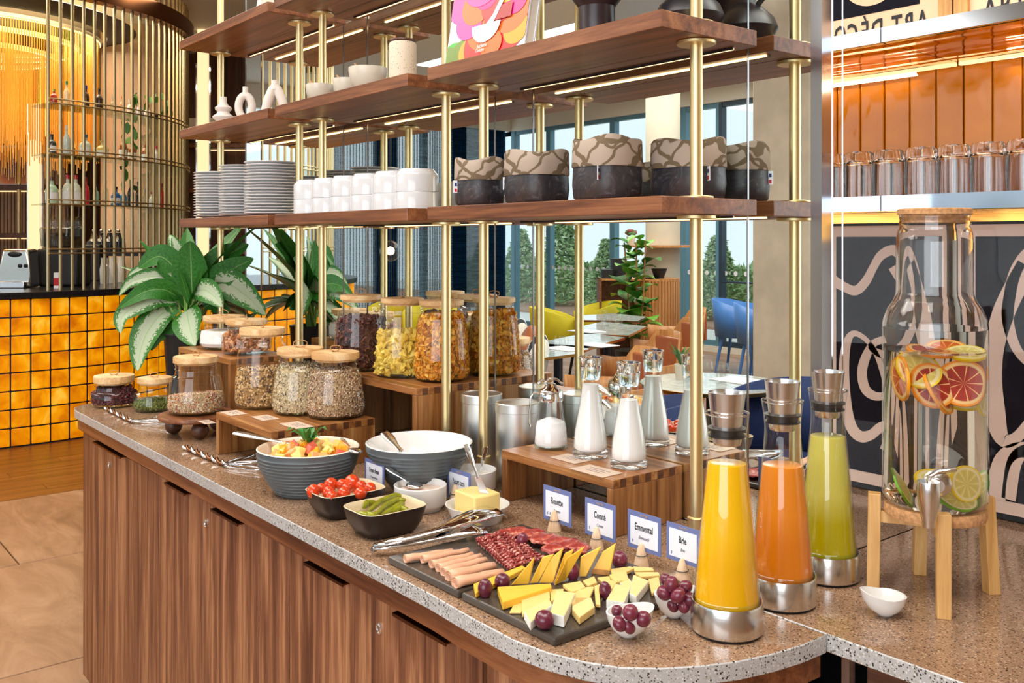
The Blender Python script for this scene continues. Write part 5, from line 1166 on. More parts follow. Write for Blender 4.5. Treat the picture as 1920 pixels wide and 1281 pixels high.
for i, (x, y, w, h) in enumerate([(740, 75, 80, 34), (815, 62, 90, 46), (905, 75, 100, 55), (985, 108, 110, 58), (1070, 125, 110, 62), (1160, 155, 115, 62), (1225, 165, 90, 50), (1060, 175, 90, 40)]):
    c = P(*Z(x, y), SZ + .004 + .0016 * i); s = c.xy.length / FPX / 3.556; n = 30; b = MB(); rr = random.Random(i); ph = [rr.random() * 6 for _ in range(4)]
    rx, ry = w * s * 1.0, h * s * 2.0; vs = [(0, 0, .007)]; fs = []
    for ring_ in (.35, .7, 1):
        for k in range(n):
            g = 2 * math.pi * k / n; q = ring_ * (1 + .08 * math.sin(3 * g + ph[0]) + .05 * math.sin(7 * g + ph[1]))
            L_ = RT * (rx * q * math.cos(g)) + FW * (ry * q * math.sin(g)); vs.append((L_.x, L_.y, .007 * (1 - ring_ ** 2) + .0025 * math.sin(3 * g + ph[2]) * ring_ + .0018 * math.sin(8 * g + ph[3]) * ring_))
    for k in range(n):
        k2 = (k + 1) % n; fs.append((0, 1 + k, 1 + k2)); fs += [(1 + k, 1 + n + k, 1 + n + k2, 1 + k2), (1 + n + k, 1 + 2 * n + k, 1 + 2 * n + k2, 1 + n + k2)]
    b.add(vs, fs)
    tag(b.build('cured_ham_slice', copm.mat, loc=c, smooth=80, solid=.0014), 'thin marbled slice of cured ham, %s of the overlapping pile' % ['leftmost at the back', 'second from the left', 'third from the left', 'fourth from the left', 'fifth from the left', 'rightmost large slice', 'small slice at the right end', 'lowest slice at the front'][i], 'ham', 'cured ham slices')
# cheeses
ch1 = plain('yellow_cheese', srgb(238, 188, 62), .4, var=.04, vs=40, sss=.2); rind = plain('brown_rind', srgb(196, 140, 76), .7, var=.25, vs=90)
pale = plain('pale_cheese', srgb(238, 204, 128), .4, var=.05, vs=60, sss=.2, bump=.1, bs=40); brin = plain('white_bloom_rind', srgb(238, 236, 228), .75, var=.04, vs=60, bump=.3, bs=120); bri = plain('brie_paste', srgb(240, 212, 144), .35, var=.05, vs=60, sss=.2, bump=.12, bs=50)
def standing(pts, nb, thick, name, mats, lab, grp, ms=None, dmid=None):
    """slab leaning on the slate; the first nb points touch it, the rest rise above"""
    base = [P(*Z(*q), SZ + .001) for q in pts[:nb]]; dm = sum(b_.x * FW.x + b_.y * FW.y for b_ in base) / nb
    rest_ = [D(*Z(*q), dm + .008) for q in pts[nb:]]
    c = base[0].copy(); poly_ = [v - c for v in base + rest_]
    off = (FW * .8 + RT * .25).normalized() * thick
    o = MB().prism(poly_, off, 0, 1 if ms is None else ms).build(name, mats, loc=c, smooth=0, bevel=.0009, seg=1); return tag(o, lab, 'cheese', grp)
SL = [([(775, 418), (893, 412), (930, 232)], 2, 'first'), ([(900, 408), (955, 403), (1058, 216), (985, 232)], 2, 'second'), ([(962, 405), (1055, 405), (1122, 172), (1040, 240)], 2, 'third'), ([(1060, 412), (1120, 392), (1190, 182), (1130, 210)], 2, 'fourth'), ([(1062, 425), (1140, 385), (1266, 162), (1150, 235)], 2, 'fifth'), ([(1232, 362), (1276, 362), (1376, 162), (1240, 230)], 2, 'sixth')]
for pts, nb, o_ in SL[::1]: standing(pts, nb, .006, 'cheese_slice', [ch1, ch1], 'triangular slice of yellow hard cheese, %s from the left of the upright fan' % o_, 'upright slices of yellow cheese')
standing([(1312, 338), (1430, 350), (1472, 142), (1385, 200)], 2, .007, 'cheese_slice', [ch1, ch1], 'triangular slice of yellow cheese with brown rind at its foot, right end of the fan', 'upright slices of yellow cheese')
b = MB().prism([P(*Z(1312, 340), SZ + .001) , P(*Z(1430, 352), SZ + .001), P(*Z(1436, 320), SZ + .009), P(*Z(1322, 308), SZ + .009)], (.0, -.001, 0)); tag(b.build('rind_strip', rind, smooth=0), 'strip of brown rind on the right-hand cheese slice', 'rind')
def lying(pts, zt, h, name, mats, lab, grp, ms=0):
    q = [P(*Z(*p_), SZ + zt) for p_ in pts]; c = q[0].copy(); o = MB().prism([v - c for v in q], (0, 0, -h), 0, ms).build(name, mats, loc=c, smooth=0, bevel=.0012, seg=2); return tag(o, lab, 'cheese', grp)
lying([(525, 408), (540, 470), (640, 420), (875, 300), (850, 284)], .009, .008, 'cheese_slice', [ch1, ch1], 'long slice of yellow cheese lying left, under two grapes', 'lying slices of yellow cheese', 1)
lying([(685, 428), (720, 530), (1046, 428), (1040, 405)], .014, .012, 'cheese_slice', [ch1, ch1], 'long wedge of yellow cheese lying in front of the fan', 'lying slices of yellow cheese', 1)
PC = [([(765, 596), (846, 596), (860, 530), (800, 530)], .004), ([(845, 507), (850, 612), (960, 560), (1036, 500), (1032, 446)], .008), ([(1036, 445), (1040, 520), (1110, 500), (1130, 440)], .006), ([(1120, 410), (1180, 460), (1282, 440), (1240, 388)], .012), ([(1255, 385), (1290, 420), (1350, 395), (1330, 355)], .012), ([(1175, 480), (1185, 560), (1300, 500), (1330, 425), (1260, 430)], .012),
      ([(1330, 420), (1340, 540), (1372, 545), (1365, 440), (1400, 400)], .010), ([(1350, 365), (1400, 410), (1450, 400), (1430, 355)], .010), ([(1440, 308), (1450, 345), (1560, 322), (1600, 300), (1570, 290)], .008), ([(1430, 345), (1470, 395), (1560, 378), (1545, 325)], .013), ([(1590, 290), (1600, 320), (1730, 318), (1720, 300)], .008), ([(1600, 330), (1640, 360), (1770, 350), (1760, 330)], .010), ([(1690, 375), (1715, 470), (1775, 440), (1762, 360)], .010), ([(1400, 410), (1440, 450), (1480, 400), (1450, 380)], .014)]
pos_w = ['at the very front left', 'large, behind the left brie wedge', 'between the left piece and the brie', 'on the heap left of centre', 'on top at the heap centre', 'wide, behind the crumbled piece', 'tall, behind the single middle grape', 'behind the middle grape', 'at the back of the heap', 'broad, in the middle of the heap', 'thin, at the back right', 'thin, near the right edge', 'at the right end by the grape bowl', 'small, right of the middle grape']
for (pts, zt), w_ in zip(PC, pos_w): lying(pts, zt, .0055 if zt > .005 else .003, 'pale_cheese_slice', [pale, pale], 'pale yellow holed cheese slice %s' % w_, 'pale cheese slices')
BRI = [([(862, 590), (905, 665), (1050, 545), (1030, 505)], .013, 'leftmost, beside the front grape'), ([(1080, 452), (1035, 600), (1130, 625), (1206, 466)], .017, 'large upright block right of the front grape'), ([(1470, 410), (1410, 515), (1532, 530), (1576, 420)], .014, 'block with a white front rind, right of the middle grape'), ([(1592, 345), (1565, 470), (1612, 492), (1695, 388)], .014, 'second from the right end'), ([(1500, 400), (1560, 368), (1618, 436), (1586, 470)], .012, 'small, behind the block with the white front')]
for pts, zt, w_ in BRI: lying(pts, zt, zt - .0008, 'brie_wedge', [bri, brin], 'wedge of soft white-rinded cheese, %s' % w_, 'soft cheese wedges', 1)
b = lying([(1182, 570), (1232, 632), (1334, 560), (1312, 500), (1205, 500)], .012, .011, 'crumbly_cheese', [bri, pale], 'crumbly torn piece of soft cheese between the two soft wedges', 'soft cheese wedges', 1)
# grapes
gpm = NT('red_grape'); gpm.set(Roughness=.28, Coat_Weight=.3); gpm.b.inputs['Subsurface Weight'].default_value = .08; gpm.b.inputs['Subsurface Scale'].default_value = .005
oi = gpm.n('ShaderNodeObjectInfo'); mx = gpm.n('ShaderNodeMix', data_type='RGBA'); f_ = gpm.noise(gpm.co(), 60, 4, .6)
gpm.l(oi.outputs['Random'], mx.inputs[0]); gpm.l(gpm.ramp(f_, [(.3, srgb(60, 14, 32)), (.7, srgb(110, 30, 56))]), mx.inputs[6]); gpm.l(gpm.ramp(f_, [(.3, srgb(96, 22, 40)), (.7, srgb(140, 56, 80))]), mx.inputs[7]); gpm.l(mx.outputs[2], gpm.b.inputs['Base Color'])
gm = MB().ball((0, 0, 0), (1, 1, 1), 20); G0 = None
def grape(px_, py, rw, rh, z, lab, grp, rot=0):
    global G0
    p = P(px_, py, z); s = (p.x * FW.x + p.y * FW.y) / FPX
    if G0 is None: G0 = gm.build('grape', gpm.mat, smooth=90); o = G0
    else: o = G0.copy(); COL.objects.link(o)
    o.location = p; rw *= 1.16; rh *= 1.14; o.scale = (rw * s, rw * s, rh * s); o.rotation_euler = (rot * .3, rot, TH)
    return tag(o, lab, 'grape', grp)
for (x, y, a, c, w_) in [(603, 440, 12, 16.5, 'on the left end of the long yellow slice'), (718, 392, 13, 13.5, 'just right of the leftmost grape'), (850, 118, 9.5, 13, 'on the salami at the back'), (1187, 325, 11, 16, 'in front of the upright cheese fan'), (1500, 247, 13.5, 14, 'at the right end of the cheese fan'), (1405, 455, 10.5, 15.5, 'in the middle of the pale cheese'), (1000, 648, 16.5, 15.5, 'at the very front corner of the slate')]:
    x, y = Z(x, y); grape(x, y, a, c, SZ + .0125, 'single dark red grape ' + w_, 'single grapes on the slates', .15 * ((x * 7) % 5 - 2))
def tilt_bowl(px_, pyf, rim, lab, hgt=.034, rz=0., flip=1):
    c, d, R = stand(px_, pyf, CT, 24); t = thing('dip_bowl', (c.x, c.y, CT + .0005), lab, 'bowl', 'small white curved bowls', rz)
    b = MB(); n = 48; prof = [(.30, 0), (.40, .003), (.72, hgt * .33), (.92, hgt * .68), (1.0, hgt)]
    def P_(k, z, g, th=0): w_ = rim * (1 + .12 * math.cos(g)) - th; return (w_ * k * math.cos(g), w_ * .86 * k * math.sin(g), z + (.28 * hgt * math.cos(g) ** 2 * math.copysign(1, math.cos(g)) * .5 + .12 * hgt * abs(math.cos(g))) * (z / hgt))
    rows = [[(0, 0, 0)] * n] + [[P_(k, z, 2 * math.pi * i / n) for i in range(n)] for k, z in prof] + [[P_(k, z + (.0 if k == 1 else .0025), 2 * math.pi * i / n, .0025) for i in range(n)] for k, z in prof[::-1]] + [[(0, 0, .004)] * n]
    b.add([v_ for R_ in rows for v_ in R_], [(j * n + i, j * n + (i + 1) % n, (j + 1) * n + (i + 1) % n, (j + 1) * n + i) for j in range(len(rows) - 1) for i in range(n)])
    b.build('body', M['ceramic'], t, smooth=70); return c
tilt_bowl(1176, 1204, .0335, 'small white curved bowl of grapes in front of the slate', rz=TH)
tilt_bowl(1262, 1167, .0315, 'small white curved bowl of grapes beside the yellow juice carafe', rz=TH)
tilt_bowl(1661, 1164, .0330, 'empty small white curved bowl before the dispenser stand', .030, rz=TH + math.pi)
for i, (x, y, a, c, z) in enumerate([(1157, 1146, 9.5, 10, .036), (1182, 1149, 13, 14, .043), (1206, 1161, 12.5, 13.5, .034), (1162, 1170, 13, 11, .028), (1180, 1174, 13, 10, .024)]):
    grape(x, y, a, c, CT + z, 'grape %s in the front grape bowl' % ['small at the back left', 'large on top', 'at the right side', 'low at the left front', 'low in the middle front'][i], 'grapes in the front bowl', .3 * i)
for i, (x, y, a, c, z) in enumerate([(1248, 1087, 9.5, 10, .055), (1259, 1096, 11.5, 14, .056), (1246, 1112, 13, 12, .042), (1271, 1117, 11, 14.5, .044), (1284, 1102, 11, 14, .046), (1293, 1124, 11, 12, .036), (1262, 1133, 13, 10, .026), (1282, 1136, 12, 10, .026)]):
    grape(x, y, a, c, CT + z, 'grape %s in the bowl beside the yellow carafe' % ['at the very top left', 'long, near the top', 'round at the left', 'long in the centre', 'upright at the upper right', 'against the carafe', 'low at the left front', 'low at the right front'][i], 'grapes in the second bowl', .2 * i)
# name cards with wooden peg holders
def namecard(pl, pr_, ytl, ybl, y, t1, t2, conepx, coney, lab, bold=.00022, tw=.62, icons=1):
    x0, d0 = onY(pl, y); x1, d1 = onY(pr_, y); zt = CZ - (ytl - HY) * d0 / FPX; zb = CZ - (ybl - HY) * d0 / FPX
    t = thing('name_card', ((x0 + x1) / 2, y, CT), lab, 'card', 'name cards'); w = x1 - x0; h = zt - zb
    loc(MB().box(x0, x1, y, y + .0012, zb, zt).build('blue_border', M['cardblue'], smooth=0), t)
    loc(MB().box(x0 + w * .085, x1 - w * .085, y - .0004, y, zb + h * .11, zt - h * .14).build('white_field', M['card'], smooth=0), t)
    for tt, sz, zz, sx_, bo, sh, mt in ((t1, h * .26, .60, tw, bold, 0, M['ink']), (t2, h * .12, .34, .75, 0, .3, M['inkgrey']), ('CRAFTED', h * .075, .925, .9, 0, 0, M['cardgold'])):
        o = text('lettering', tt, sz, ((x0 + x1) / 2, y - .0008, zb + h * zz), (math.pi / 2, 0, 0), mt, None, sx_, bo * 1.0, shear=sh); loc(o, t)
    for k in range(icons): loc(MB().box(x0 + w * (.15 + .09 * k), x0 + w * (.175 + .09 * k), y - .0007, y - .0004, zb + h * .17, zb + h * .25).build('printed_icon', M['cardblue'], smooth=0), t)
    if conepx:
        c = P(conepx, coney, CT); g = .007
        c.y = y - .001; c.x = onY(conepx, y)[0]
        p = loc(MB().lathe([(0, .0005), (.0135, .0005), (.0125, .006), (.0085, .022), (.0045, .036), (.0025, .0385), (0, .039)], (c.x, c.y - .004, CT), 24).build('wooden_peg', M['peg']), t)
        MB().lathe([(.0102, 0), (.0110, .0008), (.0102, .0016)], (c.x, c.y - .004, CT + .0195), 24).build('black_band', M['rubber'], p)
namecard(1019, 1071, 908, 972, 1.200, 'Rosette', 'Rosette', 1043, 985, 'blue-edged name card reading Rosette behind the cured ham', icons=2)
namecard(1097, 1154, 932, 1000, 1.188, 'Comté', 'Comte', 1122, 1018, 'blue-edged name card reading Comté behind the yellow cheese')
namecard(1177, 1239, 954, 1024, 1.182, 'Emmental', 'Emmental', 1206, 1050, 'blue-edged name card reading Emmental')
namecard(1250, 1312, 977, 1046, 1.178, 'Brie', 'Brie', 1283, 1080, 'blue-edged name card reading Brie, beside the yellow juice')
namecard(684, 720, 858, 905, 1.045, 'Cream cheese', 'Cream cheese', None, 0, 'blue-edged name card reading Cream cheese, behind the tomatoes', .0001, .5, 0)
namecard(839, 882, 875, 932, 1.165, 'Yaourt coco', 'Coconut yogurt', 857, 945, 'blue-edged name card reading Yaourt coco, before a white bowl', .0001, .5, 0)
# milk carafes, sugar, canisters
def milkc(px_, pyf, lev, lab, mk):
    c, d, R = stand(px_, pyf, T1, 34.5)
    t = thing('glass_carafe', (c.x, c.y, T1 + .0005), lab, 'carafe', 'milk carafes')
    pr = [(.0355, .001), (.036, .003), (.0355, .02), (.0330, .05), (.028, .08), (.0225, .108), (.0190, .128), (.0183, .142), (.0195, .16), (.0225, .185), (.0246, .203)]
    inn = [(r_ - .0022, z_) for r_, z_ in pr[2:]][::-1]
    MB().lathe(pr[2:], n=44).build('glass_body', M['glass'], t, smooth=60)
    MB().lathe([(0, 0), (.034, 0), (.0355, .001), (.036, .003), (.0357, .0115), (.034, .0125), (0, .0122)], n=44).build('thick_base', M['rglass'], t, smooth=40)
    MB().lathe([(.0225, .185), (.0246, .203), (.0238, .2045), (.0225, .203), (.0205, .187), (.0190, .168), (.0182, .158), (.0200, .162), (.0225, .185)], n=44).build('mouth_rim', M['rglass'], t, smooth=60)
    def ri(z_):
        for (ra, za), (rb, zb) in zip(pr, pr[1:]):
            if za <= z_ <= zb: return ra + (rb - ra) * (z_ - za) / (zb - za) - .0019
    ml = MB().lathe([(0, .0135), (.029, .0135), (ri(.02), .0185)] + [(ri(q), q) for q in (.03, .05, .07, .09, .11, lev - .004)] + [(ri(lev) , lev), (0, lev)], n=40).build('milk', mk, loc=(c.x, c.y, T1 + .0005), smooth=50)
    tag(ml, 'white milk inside ' + lab, 'milk', kind='stuff')
mlk = plain('milk_white', srgb(244, 242, 240), .25, var=.005, sss=.1)
milkc(1107, 864, .148, 'the left glass carafe on the right riser', mlk)
milkc(1179, 883, .131, 'the right and nearest glass carafe on the riser', mlk)
c, d, R = stand(1033, 847, T1, 32)
t = thing('sugar_dispenser', (c.x, c.y, T1 + .0005), 'fluted glass sugar dispenser with a chrome flip lid and handle', 'dispenser', rz=TH)
MB().lathe([(0, 0), (.033, 0), (.036, .005), (.0355, .02), (.030, .06), (.0255, .09), (.024, .103)], n=24).build('glass_body', M['glass'], t, smooth=20)
MB().lathe([(.034, .001), (.0366, .005), (.036, .010)], n=24).build('base_ring', thin_glass_base, t)
MB().lathe([(0, .1), (.0255, .1), (.0262, .104), (.0255, .122), (.022, .125), (.016, .128), (.010, .137), (0, .139)], n=32).build('chrome_lid', M['chrome'], t, smooth=50)
MB().tube([(-.014, 0, .137), (-.004, 0, .147), (.012, 0, .146), (.024, 0, .136)], .0045, 10, flat=.6).tube([(-.006, 0, .134), (-.018, 0, .145), (-.028, 0, .138)], .003, 8).build('flip_lever', M['chrome'], t)
MB().tube([(-.024, 0, .115), (-.036, 0, .118), (-.043, 0, .108), (-.046, 0, .08), (-.046, 0, .052), (-.044, 0, .045)], .0036, 10, flat=.7).build('handle', M['chrome'], t)
tag(MB().lathe([(0, .006), (.031, .006), (.0345, .012), (.0325, .045), (.029, .056), (.012, .063), (0, .066)], n=32).build('sugar', plain('sugar_white', srgb(246, 246, 248), .8, var=.01), loc=(c.x, c.y, T1 + .0005)), 'white sugar heaped inside the dispenser', 'sugar', kind='stuff')
for px_, d_, r_, lab in ((903, 2.241, .0475, 'left round tin canister with a flat lid, behind the large grey bowl'), (970, 2.121, .0485, 'right round tin canister with a flat lid, beside the sugar dispenser')):
    c = V(px_, d_); c.y = min(c.y, YM - r_ - .004); t = thing('tin_canister', (c.x, c.y, CT + .0005), lab, 'canister', 'tin canisters')
    MB().lathe([(0, 0), (r_ - .001, 0), (r_, .002), (r_, .172), (0, .172)], n=48).build('body', M['tin'], t)
    MB().lathe([(r_ + .0002, .168), (r_ + .0012, .169), (r_ + .0012, .187), (r_ - .001, .189), (r_ - .003, .187), (0, .187)], n=48).build('lid', M['tin'], t)
# juice carafes
def juice(px_, pyf, hw, lev, mat, lab, jlab):
    c, d, R = stand(px_, pyf, CT, hw); t = thing('juice_carafe', (c.x, c.y, CT + .0005), lab, 'carafe', 'juice carafes')
    MB().lathe([(0, .0), (.047, 0), (.048, .003)], n=56).build('rubber_foot', M['rubber'], t)
    MB().lathe([(.0475, .0022), (.0500, .004), (.0503, .007), (.0503, .041), (.0490, .0445), (.0478, .0445), (.0478, .02), (0, .02)], n=64).build('steel_cooler', M['steel'], t, smooth=40)
    pr = [(.043, .026), (.0462, .032), (.0458, .048), (.0430, .08), (.0388, .13), (.0335, .185), (.0285, .232), (.0266, .256), (.0264, .268), (.0280, .284), (.0312, .3055)]
    MB().lathe([(0, .024), (.038, .024)] + pr, n=56).build('glass_body', M['glass'], t, smooth=60)
    MB().lathe([(.0478, .0447), (.0472, .049), (.0462, .050)], n=56).build('glass_rim', thin_glass_base, t)
    MB().lathe([(.0304, .3045), (.0316, .3055), (.0314, .3075), (.0303, .3065), (.0304, .3045)], n=48).build('mouth_rim', M['rglass'], t)
    MB().lathe([(0, .262), (.0185, .262), (.0200, .266), (.0202, .285), (.0222, .300), (.0262, .334), (.0264, .336), (.0254, .336), (.020, .30), (0, .298)], n=48).build('steel_stopper', M['steel'], t, smooth=40)
    MB().lathe([(.0202, .274), (.0262, .2735), (.0262, .2755), (.0232, .276), (.0232, .283), (.0272, .2835), (.0274, .286), (.0206, .2865)], n=48).build('black_seal', M['rubber'], t)
    def ri(z_):
        for (ra, za), (rb, zb) in zip(pr, pr[1:]):
            if za <= z_ <= zb: return ra + (rb - ra) * (z_ - za) / (zb - za) - .0016
    o = MB().lathe([(0, .0262), (.036, .0262), (.0425, .029)] + [(ri(q), q) for q in (.034, .048, .08, .11, .14, .17, .2)] + [(ri(lev), lev), (ri(lev) * .9, lev + .0006), (0, lev)], n=56).build('juice', mat, loc=(c.x, c.y, CT + .0005), smooth=50)
    tag(o, jlab, 'juice', kind='stuff')
def jmat(name, lo, hi):
    t = NT(name); t.set(Roughness=.15); t.b.inputs['Subsurface Weight'].default_value = .25; t.b.inputs['Subsurface Scale'].default_value = .012; t.b.inputs['Subsurface Radius'].default_value = (1, .7, .1)
    sp = t.n('ShaderNodeSeparateXYZ'); tc = t.n('ShaderNodeTexCoord'); t.l(tc.outputs['Object'], sp.inputs[0]); mr = t.n('ShaderNodeMapRange'); mr.inputs[1].default_value = .02; mr.inputs[2].default_value = .24; t.l(sp.outputs[2], mr.inputs[0])
    t.l(t.ramp(mr.outputs[0], [(0, lo), (.35, lo), (.55, hi), (1, hi)]), t.b.inputs['Base Color']); return t.mat
juice(1363, 1210, 67, .236, jmat('yellow_juice', srgb(240, 180, 0), srgb(248, 192, 4)), 'nearest glass carafe with a steel base and stopper, of bright yellow juice', 'bright yellow juice in the nearest carafe')
juice(1467, 1153, 61, .209, jmat('orange_juice', srgb(224, 128, 20), srgb(236, 144, 36)), 'middle glass carafe with a steel base and stopper, of orange juice', 'orange juice in the middle carafe')
juice(1552, 1103, 56, .231, jmat('green_juice', srgb(184, 168, 6), srgb(208, 198, 92)), 'furthest glass carafe with a steel base and stopper, of yellow-green juice', 'cloudy yellow-green juice in the furthest carafe')
# drink dispenser
c, d, R = stand(1752, 970, 1.063, 92); s = d / FPX; ZD = 1.063; pc = HY + (CZ - ZD) / s; h = lambda y: (pc - y) * s
t = thing('drink_dispenser', (c.x, c.y, ZD + .0005), 'tall glass drink dispenser with a steel tap and cork lid, holding citrus water', 'dispenser', rz=TH)
H1, H2, H3 = h(600), h(552), h(425)
po = [(.066, .001), (.0735, .005), (.0760, .014), (.0760, H1 - .012), (.0745, H1), (.068, h(580)), (.060, h(565)), (.0560, H2), (.0556, h(540)), (.0556, h(455)), (.0535, h(436)), (.050, H3), (.052, h(420)), (.050, h(414)), (.0515, h(404))]
pi_ = [(r_ - .003, z_) for r_, z_ in po[2:]][::-1]
MB().lathe([(0, 0)] + [q_ for q_ in po if q_[1] <= H1 - .012], n=72).build('glass_body', thin_glass('dispenser_glass', (.97, .98, .97), (.34, .38, .36), 1.1), t, smooth=70)
pu = [q_ for q_ in po if q_[1] >= H1 - .012]
MB().lathe(pu + [(r_ - .0032, z_) for r_, z_ in pu[::-1]] + [pu[0]], n=72).build('glass_shoulder', M['rglass'], t, smooth=70)
MB().lathe([(0, h(404) - .012), (.047, h(404) - .012), (.048, h(403.5)), (.0535, h(403)), (.0535, h(394)), (.052, h(392)), (0, h(392))], n=56).build('cork_lid', M['cork'], t, smooth=40)
WL = h(657)
wat = NT('citrus_water'); wat.set(Base_Color=(.99, .93, .86), Transmission_Weight=1., Roughness=0., IOR=1.33)
tag(MB().lathe([(0, .006), (.068, .006), (.0722, .012), (.0728, .02), (.0728, WL - .001), (.072, WL), (0, WL)], n=72).build('citrus_water', wat.mat, loc=(c.x, c.y, ZD + .0005), smooth=50), 'faintly amber citrus water in the dispenser', 'water', kind='stuff')
tp = Vector((-.052, -.0605, 0)); pt = h(890)
MB().lathe([(0, 0), (.019, 0), (.020, .002), (.017, .006), (.010, .009), (.010, .016), (0, .016)], (-.028, -.0715, pt + .004), 28, M=Matrix.Rotation(math.pi / 2, 4, 'X') @ Matrix.Rotation(math.radians(-22), 4, 'Y')).build('tap_collar', M['steel'], t)
MB().lathe([(0, -.052), (.0085, -.052), (.009, -.046), (.0125, -.030), (.0155, -.010), (.0160, .012), (.0155, .014), (0, .014)], (-.052, -.098, pt), 28).build('tap_spout', M['steel'], t)
MB().tube([(-.052, -.098, pt + .012), (-.050, -.096, pt + .020), (-.040, -.094, pt + .026), (-.012, -.090, pt + .029)], .0075, 12, sc=[.7, .8, 1, 1.2], flat=.5).build('tap_lever', M['chrome'], t)
MB().tube([(-.034, -.075, pt + .004), (-.05, -.092, pt + .003)], .008, 12).build('tap_neck', M['steel'], t)
# citrus slices
def slice_mat(name, rindc, flesh, pith):
    t_ = NT(name); t_.set(Roughness=.3); tc = t_.n('ShaderNodeTexCoord'); sp = t_.n('ShaderNodeSeparateXYZ'); t_.l(tc.outputs['Object'], sp.inputs[0])
    ln = t_.n('ShaderNodeVectorMath', operation='LENGTH'); t_.l(tc.outputs['Object'], ln.inputs[0])
    an = t_.n('ShaderNodeMath', operation='ARCTAN2'); t_.l(sp.outputs[1], an.inputs[0]); t_.l(sp.outputs[0], an.inputs[1])
    ml = t_.n('ShaderNodeMath', operation='MULTIPLY'); ml.inputs[1].default_value = 4.5; t_.l(an.outputs[0], ml.inputs[0])
    sn = t_.n('ShaderNodeMath', operation='SINE'); t_.l(ml.outputs[0], sn.inputs[0]); ab = t_.n('ShaderNodeMath', operation='ABSOLUTE'); t_.l(sn.outputs[0], ab.inputs[0])
    seg_ = t_.ramp(ab.outputs[0], [(0, pith), (.10, pith), (.2, flesh), (1, tuple(q * .85 for q in flesh))])
    rad = t_.n('ShaderNodeMath', operation='MULTIPLY'); rad.inputs[1].default_value = 1 / .034; t_.l(ln.outputs['Value'], rad.inputs[0])
    mx_ = t_.n('ShaderNodeMix', data_type='RGBA'); st = t_.ramp(rad.outputs[0], [(.74, (0, 0, 0)), (.78, (1, 1, 1))]); t_.l(st, mx_.inputs[0]); t_.l(seg_, mx_.inputs[6])
    t_.l(t_.ramp(rad.outputs[0], [(.76, pith), (.86, pith), (.93, rindc), (1, rindc)]), mx_.inputs[7]); t_.l(mx_.outputs[2], t_.b.inputs['Base Color']); return t_.mat
CM = {'blood': slice_mat('blood_orange', srgb(248, 150, 20), srgb(180, 40, 30), srgb(250, 214, 150)), 'orange': slice_mat('orange_slice', srgb(250, 160, 20), srgb(240, 110, 30), srgb(252, 214, 130)), 'lemon': slice_mat('lemon_slice', srgb(246, 214, 20), srgb(240, 222, 120), srgb(250, 240, 190)), 'lime': slice_mat('lime_slice', srgb(110, 170, 30), srgb(220, 206, 110), srgb(236, 232, 180))}
sm = MB().lathe([(0, -.0022), (.0335, -.0022), (.034, 0), (.0335, .0022), (0, .0022)], n=40)
CS = [('blood', 1745, 727, .0, -.045, 62, -40, 30, 1., 'upright blood orange slice facing the front, in the middle'), ('orange', 1757, 738, .0, -.030, 60, 20, 45, 1., 'orange slice just behind the front blood orange'), ('blood', 1803, 722, .0, -.035, 70, 0, -10, 1.02, 'blood orange half-hidden at the right of the dispenser'), ('orange', 1679, 712, .0, -.02, 88, 0, 78, 1., 'edge-on orange slice at the left wall'), ('lemon', 1708, 698, .0, -.035, 45, 20, -20, .95, 'lemon slice upper left'), ('orange', 1836, 700, .0, .0, 84, 0, -70, 1., 'edge-on orange slice at the right wall'), ('lemon', 1822, 745, .0, -.01, 80, 0, 60, .9, 'lemon slice hanging at the right'), ('lemon', 1790, 735, 0, .02, 70, 10, 0, .9, 'lemon slice deep behind the blood oranges'), ('blood', 1740, 660, .0, .0, 12, 8, 0, .95, 'slice floating flat at the surface, left'), ('orange', 1775, 655, .0, .02, 18, -8, 0, .95, 'slice floating flat at the surface, middle'), ('lemon', 1808, 664, .0, -.01, 15, -12, 0, .9, 'slice floating flat at the surface, right'),
      ('lemon', 1803, 905, .0, -.04, 78, 5, 25, .8, 'upright lemon slice near the bottom'), ('lime', 1793, 935, .0, -.045, 25, 10, 0, .85, 'lime slice lying at the bottom front'), ('lime', 1770, 925, .0, .0, 8, 0, 0, .9, 'lime slice lying flat in the middle of the bottom'), ('lemon', 1765, 900, 0, .02, 30, 0, 0, .9, 'large lemon slice leaning at the bottom back'), ('lime', 1832, 915, .0, .0, 70, 0, -60, .85, 'lime slice edge-on at the bottom right'), ('lime', 1697, 925, .0, -.01, 60, 0, 50, .85, 'lime slice beside the tap')]
for i, (k, x, y, _, dd, tx_, ty_, tz_, sc_, lab) in enumerate(CS):
    p = D(x, y, d + dd); v = Vector((p.x - c.x, p.y - c.y)); 
    rad_ = .072 - .034 * sc_ * (.5 if abs(tz_) > 45 else .95)
    if v.length > rad_: v = v.normalized() * rad_
    zz = min(max(p.z, ZD + .010 + .028 * sc_ * abs(math.sin(math.radians(tx_)))), ZD + WL + .004)
    o = sm.build(k + '_slice', CM[k], smooth=40); o.location = (c.x + v.x, c.y + v.y, zz); o.scale = (sc_, sc_, sc_)
    o.rotation_euler = (Matrix.Rotation(TH + math.radians(tz_), 3, 'Z') @ Matrix.Rotation(math.radians(ty_), 3, 'Y') @ Matrix.Rotation(math.radians(tx_), 3, 'X')).to_euler()
    tag(o, lab, 'citrus slice', 'citrus slices in the dispenser')
